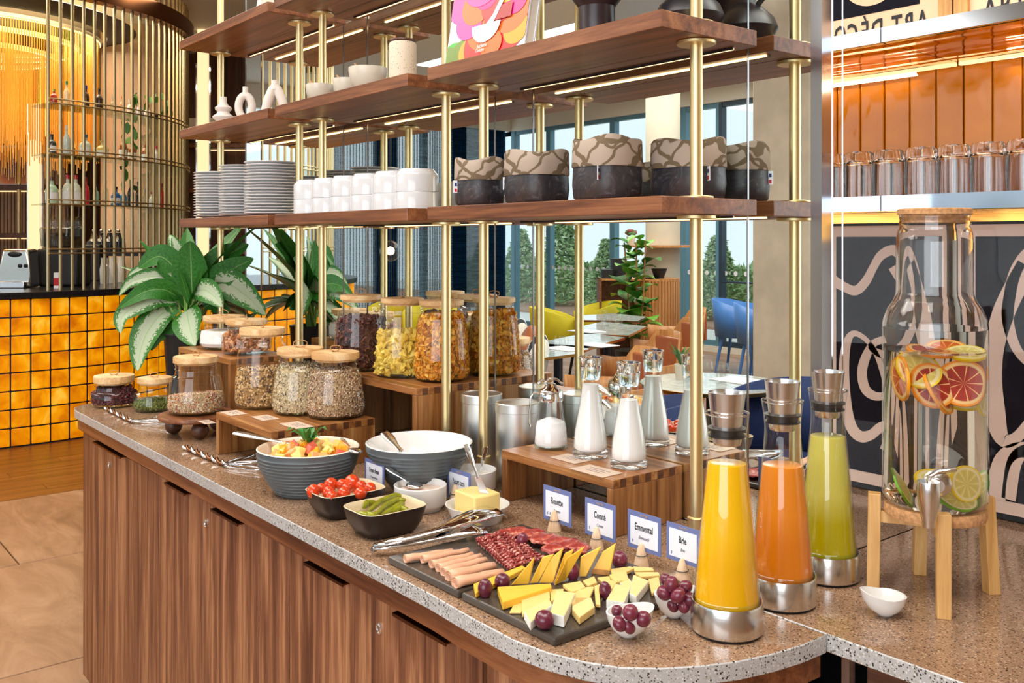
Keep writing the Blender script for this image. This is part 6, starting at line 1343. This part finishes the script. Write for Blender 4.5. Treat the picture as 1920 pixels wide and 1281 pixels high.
# bamboo stand
t = thing('dispenser_stand', (c.x, c.y, CT), 'bamboo stand with four square legs and a cork disc under the dispenser', 'stand')
w = .0095
for (bx_, by_, tx_, ty_, nm) in ((1637, 1104, 1648, 944, 0), (1769, 1158, 1769, 978, 0), (1859, 1112, 1849, 942, 0), (1722, 1074, 1722, 935, 0)):
    a = P(bx_, by_, CT); dn = Vector((a.x - c.x, a.y - c.y, 0)); dn.normalize(); rr_ = (a - Vector((c.x, c.y, CT))).length
    a = Vector((c.x, c.y, CT)) + dn * max(.085, min(rr_, .100)); top_ = Vector((c.x, c.y, 1.072)) + dn * .0865; sdv = Vector((-dn.y, dn.x, 0))
    b = MB(); q = []
    for base in (a, top_):
        for u_, v_ in ((-1, -1), (1, -1), (1, 1), (-1, 1)): q.append(base + dn * (u_ * w) + sdv * (v_ * w))
    b.add(q, [(0, 3, 2, 1), (4, 5, 6, 7), (0, 1, 5, 4), (1, 2, 6, 5), (2, 3, 7, 6), (3, 0, 4, 7)]); loc(b.build('leg', M['bamboo'], smooth=0, bevel=.001), t)
    b = MB().prism([Vector((c.x, c.y, 1.028)) + sdv * w * .8, Vector((c.x, c.y, 1.028)) + dn * .08 + sdv * w * .8, Vector((c.x, c.y, 1.028)) + dn * .08 - sdv * w * .8, Vector((c.x, c.y, 1.028)) - sdv * w * .8], (0, 0, .018)); loc(b.build('cross_bar', M['bamboo'], smooth=0), t)
loc(MB().lathe([(0, 1.0465), (.073, 1.0465), (.074, 1.049), (.074, 1.061), (.073, 1.0628), (0, 1.0628)], (c.x, c.y, 0), 56).build('cork_disc', M['cork'], smooth=40), t)
# ================= potted plant at the end of the worktop =================
def leafmat(name, silver):
    t = NT(name); t.set(Roughness=.45, Specular_IOR_Level=.3)
    uv = t.n('ShaderNodeUVMap'); sp = t.n('ShaderNodeSeparateXYZ'); t.l(uv.outputs[0], sp.inputs[0])
    m1 = t.n('ShaderNodeMath', operation='MULTIPLY_ADD'); t.l(sp.outputs[0], m1.inputs[0]); m1.inputs[1].default_value = 2; m1.inputs[2].default_value = -1
    ab = t.n('ShaderNodeMath', operation='ABSOLUTE'); t.l(m1.outputs[0], ab.inputs[0])
    mp = t.n('ShaderNodeMapping'); mp.inputs['Scale'].default_value = (14, 26, 1); mp.inputs['Rotation'].default_value = (0, 0, .5); t.l(uv.outputs[0], mp.inputs[0])
    f = t.noise(mp.outputs[0], 1, 3, .6, .6)
    green = t.ramp(f, [(.3, srgb(24, 84, 26)), (.7, srgb(58, 126, 40))])
    vein = t.ramp(ab.outputs[0], [(0, srgb(150, 190, 100)), (.035, srgb(110, 160, 70)), (.06, (0, 0, 0))])
    if silver:
        ad = t.n('ShaderNodeMath', operation='MULTIPLY_ADD'); t.l(f, ad.inputs[0]); ad.inputs[1].default_value = .8; hf_ = t.n('ShaderNodeMath', operation='MULTIPLY'); hf_.inputs[1].default_value = .55; t.l(ab.outputs[0], hf_.inputs[0]); t.l(hf_.outputs[0], ad.inputs[2])
        st = t.ramp(ad.outputs[0], [(.0, (1, 1, 1)), (.70, (1, 1, 1)), (.73, (0, 0, 0))])
        mx = t.n('ShaderNodeMix', data_type='RGBA'); t.l(st, mx.inputs[0]); t.l(green, mx.inputs[6]); mx.inputs[7].default_value = (*srgb(172, 186, 158), 1); base = mx.outputs[2]
    else: base = green
    m2 = t.n('ShaderNodeMix', data_type='RGBA'); vm_ = t.ramp(ab.outputs[0], [(0, (1, 1, 1)), (.04, (0, 0, 0))]); t.l(vm_, m2.inputs[0]); t.l(base, m2.inputs[6]); m2.inputs[7].default_value = (*srgb(130, 170, 96), 1)
    t.l(m2.outputs[2], t.b.inputs['Base Color']); t.b.inputs['Subsurface Weight'].default_value = .0
    t.bump(f, .15, .004); return t.mat
LG, LS = leafmat('green_leaf', False), leafmat('silver_variegated_leaf', True)
pc_ = Vector((-3.283, 1.208)); pd = pc_.x * FW.x + pc_.y * FW.y
pt = thing('potted_plant', (pc_.x, pc_.y, CT + .0005), 'large potted plant with silver variegated leaves in a black fluted planter', 'plant')
b = MB(); n = 72; rows = []
for (r_, z) in ((0, 0), (.062, 0), (.064, .004), (.078, .218), (.081, .226), (.078, .228), (.074, .222), (.070, .20), (0, .20)):
    rows.append([(r_ * (1 - (.022 if (i % 3 == 0 and .01 < z < .22 and r_ > .06) else 0)) * math.cos(2 * math.pi * i / n), r_ * (1 - (.022 if (i % 3 == 0 and r_ > .06) else 0)) * math.sin(2 * math.pi * i / n), z) for i in range(n)])
b.add([v for R_ in rows for v in R_], [(j * n + i, j * n + (i + 1) % n, (j + 1) * n + (i + 1) % n, (j + 1) * n + i) for j in range(len(rows) - 1) for i in range(n)])
b.build('planter', M['planter'], pt, smooth=30)
MB().lathe([(0, .203), (.069, .203), (.05, .208), (0, .21)], n=24).build('soil', M['soil'], pt)
ROOT = (200 + 762 / 4.744, 430 + 870 / 4.744)
def L_(x, y): return 200 + x / 4.744, 430 + y / 4.744
LEAVES = [([(765, 620), (755, 440), (750, 250), (742, 105)], 112, 0, .02, 0), ([(700, 600), (660, 300), (600, 130), (560, 50)], 45, 1, -.06, 0), ([(720, 560), (690, 330), (640, 180), (585, 60)], 50, 1, -.04, 0),
          ([(830, 520), (930, 380), (1060, 240), (1262, 135)], 92, 0, -.05, .05), ([(850, 560), (960, 470), (1130, 350), (1308, 262)], 84, 0, .04, .06), ([(700, 500), (600, 340), (460, 240), (285, 345)], 88, 0, .03, -.03), ([(660, 500), (560, 440), (400, 420), (220, 470), (110, 590)], 52, 1, .07, -.06),
          ([(650, 620), (520, 540), (330, 560), (100, 705)], 66, 0, .10, -.05), ([(640, 640), (480, 600), (300, 660), (140, 780), (125, 925)], 74, 1, .13, -.05), ([(580, 720), (470, 770), (360, 920), (300, 1090), (275, 1260)], 92, 1, .15, -.02), ([(710, 720), (725, 800), (750, 920), (790, 1035)], 96, 1, .18, 0),
          ([(600, 800), (540, 880), (450, 960), (400, 1080)], 60, 0, .08, -.02), ([(780, 560), (870, 540), (960, 600), (1025, 690)], 74, 1, .16, .05), ([(900, 500), (1060, 480), (1240, 590), (1415, 765)], 96, 1, .10, .12), ([(745, 690), (705, 560), (670, 440), (640, 350)], 22, 0, .05, 0), ([(780, 640), (800, 520), (825, 430), (845, 360)], 22, 0, .05, .01),
          ([(640, 700), (560, 740), (500, 830), (470, 900)], 52, 0, .04, -.04), ([(340, 320), (270, 370), (215, 420), (205, 480)], 26, 1, .05, -.05), ([(870, 700), (930, 660), (1010, 690), (1100, 740)], 56, 0, -.02, .08), ([(850, 600), (960, 640), (1040, 690), (1060, 760)], 40, 0, -.06, .05)]
for i, (pts, hw, sv, dd, dx) in enumerate(LEAVES):
    k = len(pts); base = L_(*pts[0]); q = []
    for j, p_ in enumerate(pts):
        x, y = L_(*p_); q.append(D(x, y, pd - dd * (j / (k - 1)) ** 1.0))
    # smooth the spine
    sp_ = []
    for j in range(k - 1):
        p0, p1, p2, p3 = q[max(0, j - 1)], q[j], q[j + 1], q[min(k - 1, j + 2)]
        for m_ in range(5):
            u = m_ / 5; sp_.append(.5 * (2 * p1 + (p2 - p0) * u + (2 * p0 - 5 * p1 + 4 * p2 - p3) * u * u + (3 * p1 - p0 - 3 * p2 + p3) * u ** 3))
    sp_.append(q[-1]); w = hw / 4.744 * pd / FPX * 1.4
    o = loc(leafmesh(sp_, w, fold=.28, nrm=(-FW + Vector((0, 0, .25))).normalized(), nu=4).build('leaf', LS if sv else LG, smooth=80), pt)
    rp = Vector((pc_.x + RND.uniform(-.02, .02), pc_.y + RND.uniform(-.02, .02), CT + .20)); md = rp.lerp(sp_[0], .5) + Vector((0, 0, .02))
    loc(MB().tube([rp, md, sp_[0], sp_[1]], .0038, 8, sc=[1.3, 1.1, .9, .6]).build('stalk', plain('stalk_green', srgb(120, 160, 70), .5) if i == 0 else bpy.data.materials['stalk_green'], smooth=80), pt)
for i in range(14):        # leaves on the far side, seen in the mirror
    a = TH + math.pi / 2 + (i - 6.5) * .22; l = RND.uniform(.20, .32); el = [1.15, .75, .35, -.1][i % 4]
    p0 = Vector((pc_.x, pc_.y, CT + .30)); d_ = Vector((math.cos(a), math.sin(a), 0))
    lim = lambda v: Vector((v.x, min(v.y, YM - .012), v.z))
    q = [lim(p0 + d_ * (l * u * math.cos(el * (1 - u * .6))) + Vector((0, 0, l * (math.sin(max(el, .3)) * u * 1.2 - (1.2 - el) * .5 * u * u)))) for u in [j / 9 for j in range(10)]]
    loc(leafmesh(q, RND.uniform(.035, .05), fold=.25, nrm=Vector((-d_.x * .6, -d_.y * .6, 1)).normalized(), nu=3).build('leaf', (LG, LS)[i % 2], smooth=80), pt)
# ================= dining room behind the camera, seen in the mirror =================
leather = plain('cognac_leather', srgb(176, 100, 62), .4, var=.08); marble = NT('marble'); marble.set(Roughness=.06)
marble.l(marble.ramp(marble.noise(marble.co(), 3, 6, .7, 2.5), [(.42, srgb(214, 218, 216)), (.52, srgb(178, 188, 186)), (.60, srgb(222, 224, 220))]), marble.b.inputs['Base Color'])
def VR(px_, py, z): return refl(P(px_, py, z))
def table(poly_, lab, legs):
    c = sum((VR(x, y, .75) for x, y in poly_), Vector()) / len(poly_)
    t = thing('dining_table', (c.x, c.y, 0), lab, 'table', 'marble tables with brass edges')
    q = [VR(x, y, .75) for x, y in poly_]
    loc(MB().prism([v - Vector((0, 0, .018)) for v in q], (0, 0, .018), 0, 1).build('tabletop', [marble.mat, M['gold']], smooth=0), t)
    loc(MB().lathe([(0, 0), (.26, 0), (.26, .012), (.03, .02), (.03, .73), (0, .73)], (c.x, c.y, 0), 24).build('pedestal', M['black'], smooth=30), t)
    return c
tc_ = [table([(1000, 655), (1012, 672), (1077, 664), (1112, 650), (1030, 645)], 'marble table with a brass edge nearest the tins, seen in the mirror', 1),
       table([(1020, 640), (1032, 652), (1103, 653), (1172, 633), (1100, 624)], 'second marble table with a brass edge, seen in the mirror', 1),
       table([(1080, 614), (1088, 626), (1179, 629), (1213, 612), (1130, 603)], 'third marble table with tumblers on it, seen in the mirror', 1),
       table([(1078, 592), (1084, 600), (1196, 602), (1212, 594), (1150, 588)], 'furthest marble table of the row, seen in the mirror', 1)]
c = VR(1335, 718, .75)
t = thing('round_table', (c.x, c.y, 0), 'round marble table with a brass rim behind the juice carafes, seen in the mirror', 'table')
MB().lathe([(0, .732), (.36, .732), (.36, .75), (0, .75)], n=56).build('tabletop', marble.mat, t, smooth=30); MB().lathe([(.361, .731), (.364, .733), (.364, .748), (.361, .750)], n=56).build('brass_rim', M['gold'], t)
MB().lathe([(0, 0), (.24, 0), (.24, .012), (.03, .02), (.03, .73), (0, .73)], n=24).build('pedestal', M['black'], t)
CR = c
def shell_chair(name, mats, seatm, legm, wood_=True):
    t = thing(name, (0, 0, 0), '', 'chair')
    # wrap-round back with arm wings: swept strip around the seat, open at the front (+x = facing)
    b = MB(); n = 28; rows = []
    for i in range(n + 1):
        a = math.pi * (.30 + 1.40 * i / n); f = abs(i / n - .5) * 2
        if wood_: top = .84 - .20 * min(1, max(0, (f - .22) / .20)) ** 1.2 + (.03 * max(0, (f - .7) / .3)); bot = .50 if f > .3 else .40
        else: top = .82 - .13 * f ** 2; bot = .40
        rx, ry = .26, .275; lean = .05 * (1 - f)
        rows.append([(rx * math.cos(a), ry * math.sin(a), bot), ((rx + lean * .5) * math.cos(a), (ry + .01) * math.sin(a), (bot + top) / 2), ((rx + lean) * math.cos(a), (ry + .015) * math.sin(a), top)])
    for j in range(2):
        for i in range(n): b.add([rows[i][j], rows[i + 1][j], rows[i + 1][j + 1], rows[i][j + 1]], [(0, 1, 2, 3)])
    import bmesh
    o = b.build('back_shell', mats, t, smooth=0, solid=.016)
    bm = bmesh.new(); bm.from_mesh(o.data); bmesh.ops.remove_doubles(bm, verts=bm.verts, dist=.0005); bm.to_mesh(o.data); bm.free(); o.data.polygons.foreach_set('use_smooth', [True] * len(o.data.polygons))
    MB().lathe([(0, .40), (.22, .40), (.245, .42), (.245, .455), (.22, .475), (0, .48)], n=32).build('seat', seatm, t)
    for sx_ in (-1, 1):
        for sy_ in (-1, 1): MB().cyl((sx_ * .21, sy_ * .21, 0), (sx_ * .15, sy_ * .16, .41), .014, 10, 0, .02).build('leg', legm, t)
    return t
oakc = shell_chair('oak_chair', M['oak'], leather, M['oak'])
MB().box(-.015, .015, -.15, .15, .54, .80, M=Matrix.Translation((-.262, 0, 0))).build('back_cushion', leather, oakc, smooth=0, bevel=.012)
blu = plain('blue_plastic', srgb(76, 130, 204), .35, var=.03); blu2 = plain('navy_fabric', srgb(34, 52, 100), .8, var=.1); yel = plain('yellow_fabric', srgb(206, 190, 20), .7, var=.06)
bluc = shell_chair('blue_chair', blu, blu, blu, False); navc = shell_chair('navy_chair', blu2, blu2, M['black'], False); yelc = shell_chair('yellow_chair', yel, yel, M['black'], False)
def put(src, px_, d_, ang, lab, grp, used={}):
    p = refl(V(px_, d_)); f = Matrix.Rotation(math.radians(ang), 3, 'Z') @ (-RT); f = Vector((f.x, -f.y, 0)); rz = math.atan2(f.y, f.x)
    if src.name not in used: used[src.name] = 1; o = src; o.location = (p.x, p.y, 0); o.rotation_euler = (0, 0, rz)
    else: o = dup(src, (p.x, p.y, 0), rz)
    o['label'] = lab; o['group'] = grp; return o
for a in ((1135, 5.5, 20, 'oak chair with leather seat nearest behind the milk carafes, seen in the mirror'), (1063, 4.9, 200, 'oak chair half hidden behind the tin canisters, seen in the mirror'), (1193, 6.5, 25, 'second oak chair along the marble tables, seen in the mirror'), (1243, 7.6, 20, 'third oak chair along the marble tables, seen in the mirror'), (1262, 8.9, 15, 'fourth and furthest oak chair, beside the wooden cabinet, seen in the mirror')): put(oakc, *a, 'oak chairs along the tables')
for a in ((1387, 10.6, 150, 'light blue chair left of the pair by the glass door, seen in the mirror'), (1432, 9.9, 150, 'light blue chair right of the pair by the glass door, seen in the mirror')): put(bluc, *a, 'light blue chairs by the door')
for a in ((1470, 4.3, 40, 'navy chair at the right of the round table, seen in the mirror'), (1175, 4.0, -20, 'navy chair behind the milk carafes, seen in the mirror')): put(navc, *a, 'navy chairs')
for a in ((1052, 9.3, 180, 'yellow chair left of the cabinet behind the tables, seen in the mirror'), (1112, 10.2, 10, 'yellow chair beside the wooden cabinet, seen in the mirror'), (735, 10.4, 60, 'yellow chair before the curtains, left, seen in the mirror'), (805, 10.0, 60, 'yellow chair before the curtains, right, seen in the mirror')): put(yelc, *a, 'yellow chairs')
# tableware
gt = MB().lathe([(0, .004), (.026, .004), (.034, .035), (.036, .06), (.028, .105)], n=20); G1 = None
for k, (x, y) in enumerate(((1136, 612), (1150, 616), (1160, 610), (1133, 604), (1057, 662), (1050, 660), (1327, 716), (1356, 719))):
    p = VR(x, y, .75)
    if G1 is None: G1 = gt.build('water_glass', M['glass']); o = G1
    else: o = G1.copy(); COL.objects.link(o)
    o.location = (p.x, p.y, .7505)
    tag(o, 'clear water glass %s, seen in the mirror' % ['front left on the third table', 'front middle on the third table', 'at the right on the third table', 'back left on the third table', 'right on the nearest table', 'left on the nearest table', 'left on the round table', 'right on the round table'][k], 'glass', 'water glasses on the tables')
for k, (x, y, w_) in enumerate(((1388, 715, 'on the round table'), (1120, 648, 'on the second table'), (1100, 622, 'on the third table'), (1060, 655, 'on the nearest table'))):
    p = VR(x, y, .75)
    tag(MB().box(-.13, .13, -.09, .09, 0, .006).build('folded_napkin', M['card'], loc=(p.x, p.y, .7505), bevel=.002), 'white folded napkin %s, seen in the mirror' % w_, 'napkin', 'napkins on the tables')
p = VR(1276, 712, .75); t = thing('flower_pot', (p.x, p.y, .7505), 'tiny pot of spiky green leaves on the round table, seen in the mirror', 'plant')
MB().lathe([(0, 0), (.025, 0), (.032, .08), (0, .075)], n=20).build('pot', M['concrete'], t)
for i in range(10):
    a = i * .63; leafmesh([(0, 0, .07), (.03 * math.cos(a), .03 * math.sin(a), .13), (.075 * math.cos(a), .075 * math.sin(a), .15 + .02 * (i % 3))], .010, nrm=Vector((math.cos(a) * -.5, math.sin(a) * -.5, 1))).build('leaf', vm, t)
# wooden cabinet with slatted round end, things on it
p = refl(V(1232, 10.6)); t = thing('sideboard', (p.x, p.y, 0), 'oak sideboard with a ribbed rounded end behind the tall plant, seen in the mirror', 'cabinet')
MB().lathe([(0, .05), (.24, .05), (.24, 1.02), (.25, 1.02), (.25, 1.05), (0, 1.05)], n=40).build('rounded_end', M['oak'], t, smooth=30)
b = MB()
for i in range(44): a = i * 2 * math.pi / 44; b.box(.238, .252, -.011, .011, .06, 1.02, M=Matrix.Rotation(a, 4, 'Z'))
stuff(b.build('ribs', M['oak'], t, smooth=0))
q = refl(V(1150, 10.6)); dv_ = (q - p); dv_.z = 0; an = math.atan2(dv_.y, dv_.x)
mt = Matrix.Rotation(an, 4, 'Z')
for nm, bxs, ml in (('back_panel', (.1, .66, .18, .2, .05, 1.05), M['walnut']), ('side_panel', (.64, .66, -.22, .2, .05, 1.05), M['walnut']), ('top_panel', (0, .66, -.22, .2, 1.03, 1.05), M['oak']), ('shelf_board', (.1, .64, -.2, .2, .55, .57), M['walnut']), ('base_panel', (.1, .66, -.2, .2, .05, .08), M['walnut'])):
    MB().box(*bxs, M=mt).build(nm, ml, t, smooth=0)
for (x, w_, h_, lab) in ((1148, .12, .10, 'low dark box on the left end of the sideboard'), (1160, .08, .22, 'dark upright box on the sideboard behind the plant')):
    v = refl(V(x, 10.55)); tag(MB().box(-w_, w_, -.1, .1, 0, h_).build('dark_box', M['black'], loc=(v.x, v.y, 1.0505), bevel=.005), lab + ', seen in the mirror', 'box').rotation_euler = (0, 0, an)
v = refl(V(1236, 10.5)); tag(MB().lathe([(0, 0), (.05, 0), (.09, .11), (.08, .11), (.04, .02), (0, .02)], n=28).build('black_bowl', M['black'], loc=(v.x, v.y, 1.0505)), 'black bowl on the rounded end of the sideboard, seen in the mirror', 'bowl')
cc2 = refl(V(1243, 11.0)); tag(MB().lathe([(.205, 0), (.43, 0), (.43, .025), (.205, .025), (.205, 0)], n=56).build('ring_shelf', M['oak'], loc=(cc2.x, cc2.y, 1.39)), 'round oak ledge ringing the concrete column, seen in the mirror', 'shelf')
v = refl(V(1183, 10.95)); t = thing('small_pot_plant', (v.x, v.y, 1.4155), 'small pot of reddish flowers on the round column ledge, seen in the mirror', 'plant')
MB().lathe([(0, 0), (.04, 0), (.055, .10), (0, .09)], n=20).build('pot', M['concrete'], t)
for i in range(14): a = i * 2.4; MB().ball((.05 * math.cos(a), .05 * math.sin(a), .13 + .012 * (i % 4)), .022, 8).build('flower' if i % 2 else 'foliage', vm if i % 2 == 0 else plain('dusty_red', srgb(150, 80, 80), .6) if i == 1 else bpy.data.materials['dusty_red'], t)
# tall fiddle-leaf plant
v = refl(V(1190, 9.6)); t = thing('tall_plant', (v.x, v.y, 0), 'tall bright green large-leaved plant before the sideboard, seen in the mirror', 'plant')
MB().lathe([(0, 0), (.16, 0), (.2, .36), (.18, .36), (0, .33)], n=32).build('pot', M['planter'], t)
for dx_ in (-.09, .03, .12): MB().tube([(dx_ * .5, 0, .33), (dx_, 0, .9), (dx_ * 1.4, .02, 1.45)], .008, 8).build('stem', M['oak'], t)
fl = leafmat('fiddle_leaf', False); fl2 = plain('bright_leaf', srgb(110, 170, 60), .35, var=.25, vs=12); r = random.Random(12)
for i in range(46):
    a = i * 2.4; z = .45 + 1.05 * (i / 46); L0 = r.uniform(.17, .27) * (1.1 - .35 * i / 46); d_ = Vector((math.cos(a), math.sin(a), 0)); p0 = Vector((.1 * math.sin(i * 1.7), .04 * math.cos(i), z))
    q = [p0 + d_ * (L0 * u * 1.1) + Vector((0, 0, L0 * (1.0 * u - .8 * u * u))) for u in [j / 6 for j in range(7)]]
    leafmesh(q, L0 * .52, fold=.2, nrm=Vector((-d_.x * .5, -d_.y * .5, 1)).normalized(), nu=2).build('leaf', (fl2, fl, fl2)[i % 3], t, smooth=80)
# banquette and cushions
v = refl(V(950, 8.0)); t = thing('banquette', (v.x, v.y, 0), 'blue upholstered bench left of the marble tables, seen in the mirror', 'sofa')
e = refl(V(985, 4.9)) - v; an = math.atan2(e.y, e.x); mt = Matrix.Rotation(an, 4, 'Z')
MB().box(-.6, 3.0, -.28, .30, .10, .44, M=mt).build('seat', plain('blue_upholstery', srgb(74, 110, 170), .8, var=.08), t, smooth=0, bevel=.03, seg=3)
MB().box(-.6, 3.0, .28, .42, .10, .80, M=mt).build('backrest', bpy.data.materials['blue_upholstery'], t, smooth=0, bevel=.03, seg=3)
MB().box(-.6, 3.0, .27, .44, .80, .83, M=mt).build('oak_rail', M['oak'], t, smooth=0)
pat = NT('patterned_fabric'); pat.set(Roughness=.85); vv = pat.n('ShaderNodeTexVoronoi'); vv.inputs['Scale'].default_value = 9; pat.l(pat.co((1, 1, .5)), vv.inputs[0]); sp = pat.n('ShaderNodeSeparateColor'); pat.l(vv.outputs['Color'], sp.inputs[0]); pat.l(pat.ramp(sp.outputs[0], [(0, srgb(236, 232, 222)), (.5, srgb(40, 46, 64)), (.72, srgb(230, 226, 214))], 'CONSTANT'), pat.b.inputs['Base Color'])
for i, (px_, d_, mtl, lab) in enumerate(((968, 7.5, pat.mat, 'cream cushion with dark geometric patches, left'), (988, 6.9, leather, 'round-cornered cognac leather cushion'), (1004, 6.3, pat.mat, 'cream cushion with dark geometric patches, right'), (948, 8.0, blu, 'plain blue cushion'))):
    u = refl(V(px_, d_)); o = MB().ball((0, 0, 0), (.23, .08, .2), 20).build('cushion', mtl, loc=(u.x, u.y, .66)); o.rotation_euler = (math.radians(14), 0, an)
    tag(o, lab + ' on the blue bench, seen in the mirror', 'cushion', 'cushions on the bench')
# hanging globe lamp
u = refl(V(732, 9.0)); t = thing('globe_lamp', (u.x, u.y, 1.37), 'small glowing glass globe lamp hanging before the curtains, seen in the mirror', 'lamp')
MB().ball((0, 0, 0), .10, 24).build('glass_globe', M['glass'], t); MB().ball((0, 0, 0), .04, 16).build('bulb', emis('bulb', (1, .7, .35), 12), t); MB().cyl((0, 0, .1), (0, 0, 2.2), .004, 8).build('cord', M['black'], t)
# curtains on the side windows
def curtmat(name, c, op):
    m = NT(name); m.t.nodes.remove(m.b)
    wv = m.noise(m.co((1, 1, 16)), 3, 2); col_ = m.ramp(wv, [(.45, tuple(q * .6 for q in c)), (.6, c)])
    df = m.n('ShaderNodeBsdfDiffuse'); m.l(col_, df.inputs[0]); tl = m.n('ShaderNodeBsdfTranslucent'); m.l(col_, tl.inputs[0]); ms = m.n('ShaderNodeMixShader'); ms.inputs[0].default_value = .5; m.l(df.outputs[0], ms.inputs[1]); m.l(tl.outputs[0], ms.inputs[2])
    tr = m.n('ShaderNodeBsdfTransparent'); m2 = m.n('ShaderNodeMixShader'); m2.inputs[0].default_value = op; m.l(tr.outputs[0], m2.inputs[1]); m.l(ms.outputs[0], m2.inputs[2]); m.l(m2.outputs[0], m.o.inputs[0]); return m.mat
sh1, sh2 = curtmat('sheer_curtain', srgb(150, 170, 178), .55), curtmat('blue_curtain', srgb(34, 76, 112), .94)
CUR = [(600, 640, sh1), (640, 700, sh1), (700, 742, sh2), (742, 800, sh1), (800, 846, sh1), (846, 872, sh2), (872, 906, sh1), (906, 944, sh2)]
for i, (a, b_, mt_) in enumerate(CUR):
    y0 = 2 * YM - onX(a, -12.05)[0]; y1 = 2 * YM - onX(b_, -12.05)[0]; y0, y1 = max(min(y0, y1), -7.0), max(y0, y1); n = 60
    b = MB(); pts = [(-12.03 + .04 * math.sin(j * 1.1 + i), y0 + (y1 - y0) * j / n) for j in range(n + 1)]
    for (xa, ya), (xb, yb) in zip(pts, pts[1:]): b.add([(xa, ya, .03), (xb, yb, .03), (xb, yb, 3.25), (xa, ya, 3.25)], [(0, 1, 2, 3)])
    nm = ['leftmost', 'second', 'third', 'fourth', 'fifth', 'sixth', 'seventh', 'rightmost'][i]
    tag(b.build('curtain', mt_, smooth=0), ('sheer grey-blue' if mt_ is sh1 else 'deep blue') + ' curtain, %s of the row, seen in the mirror' % nm, 'curtain', 'curtains on the side windows')
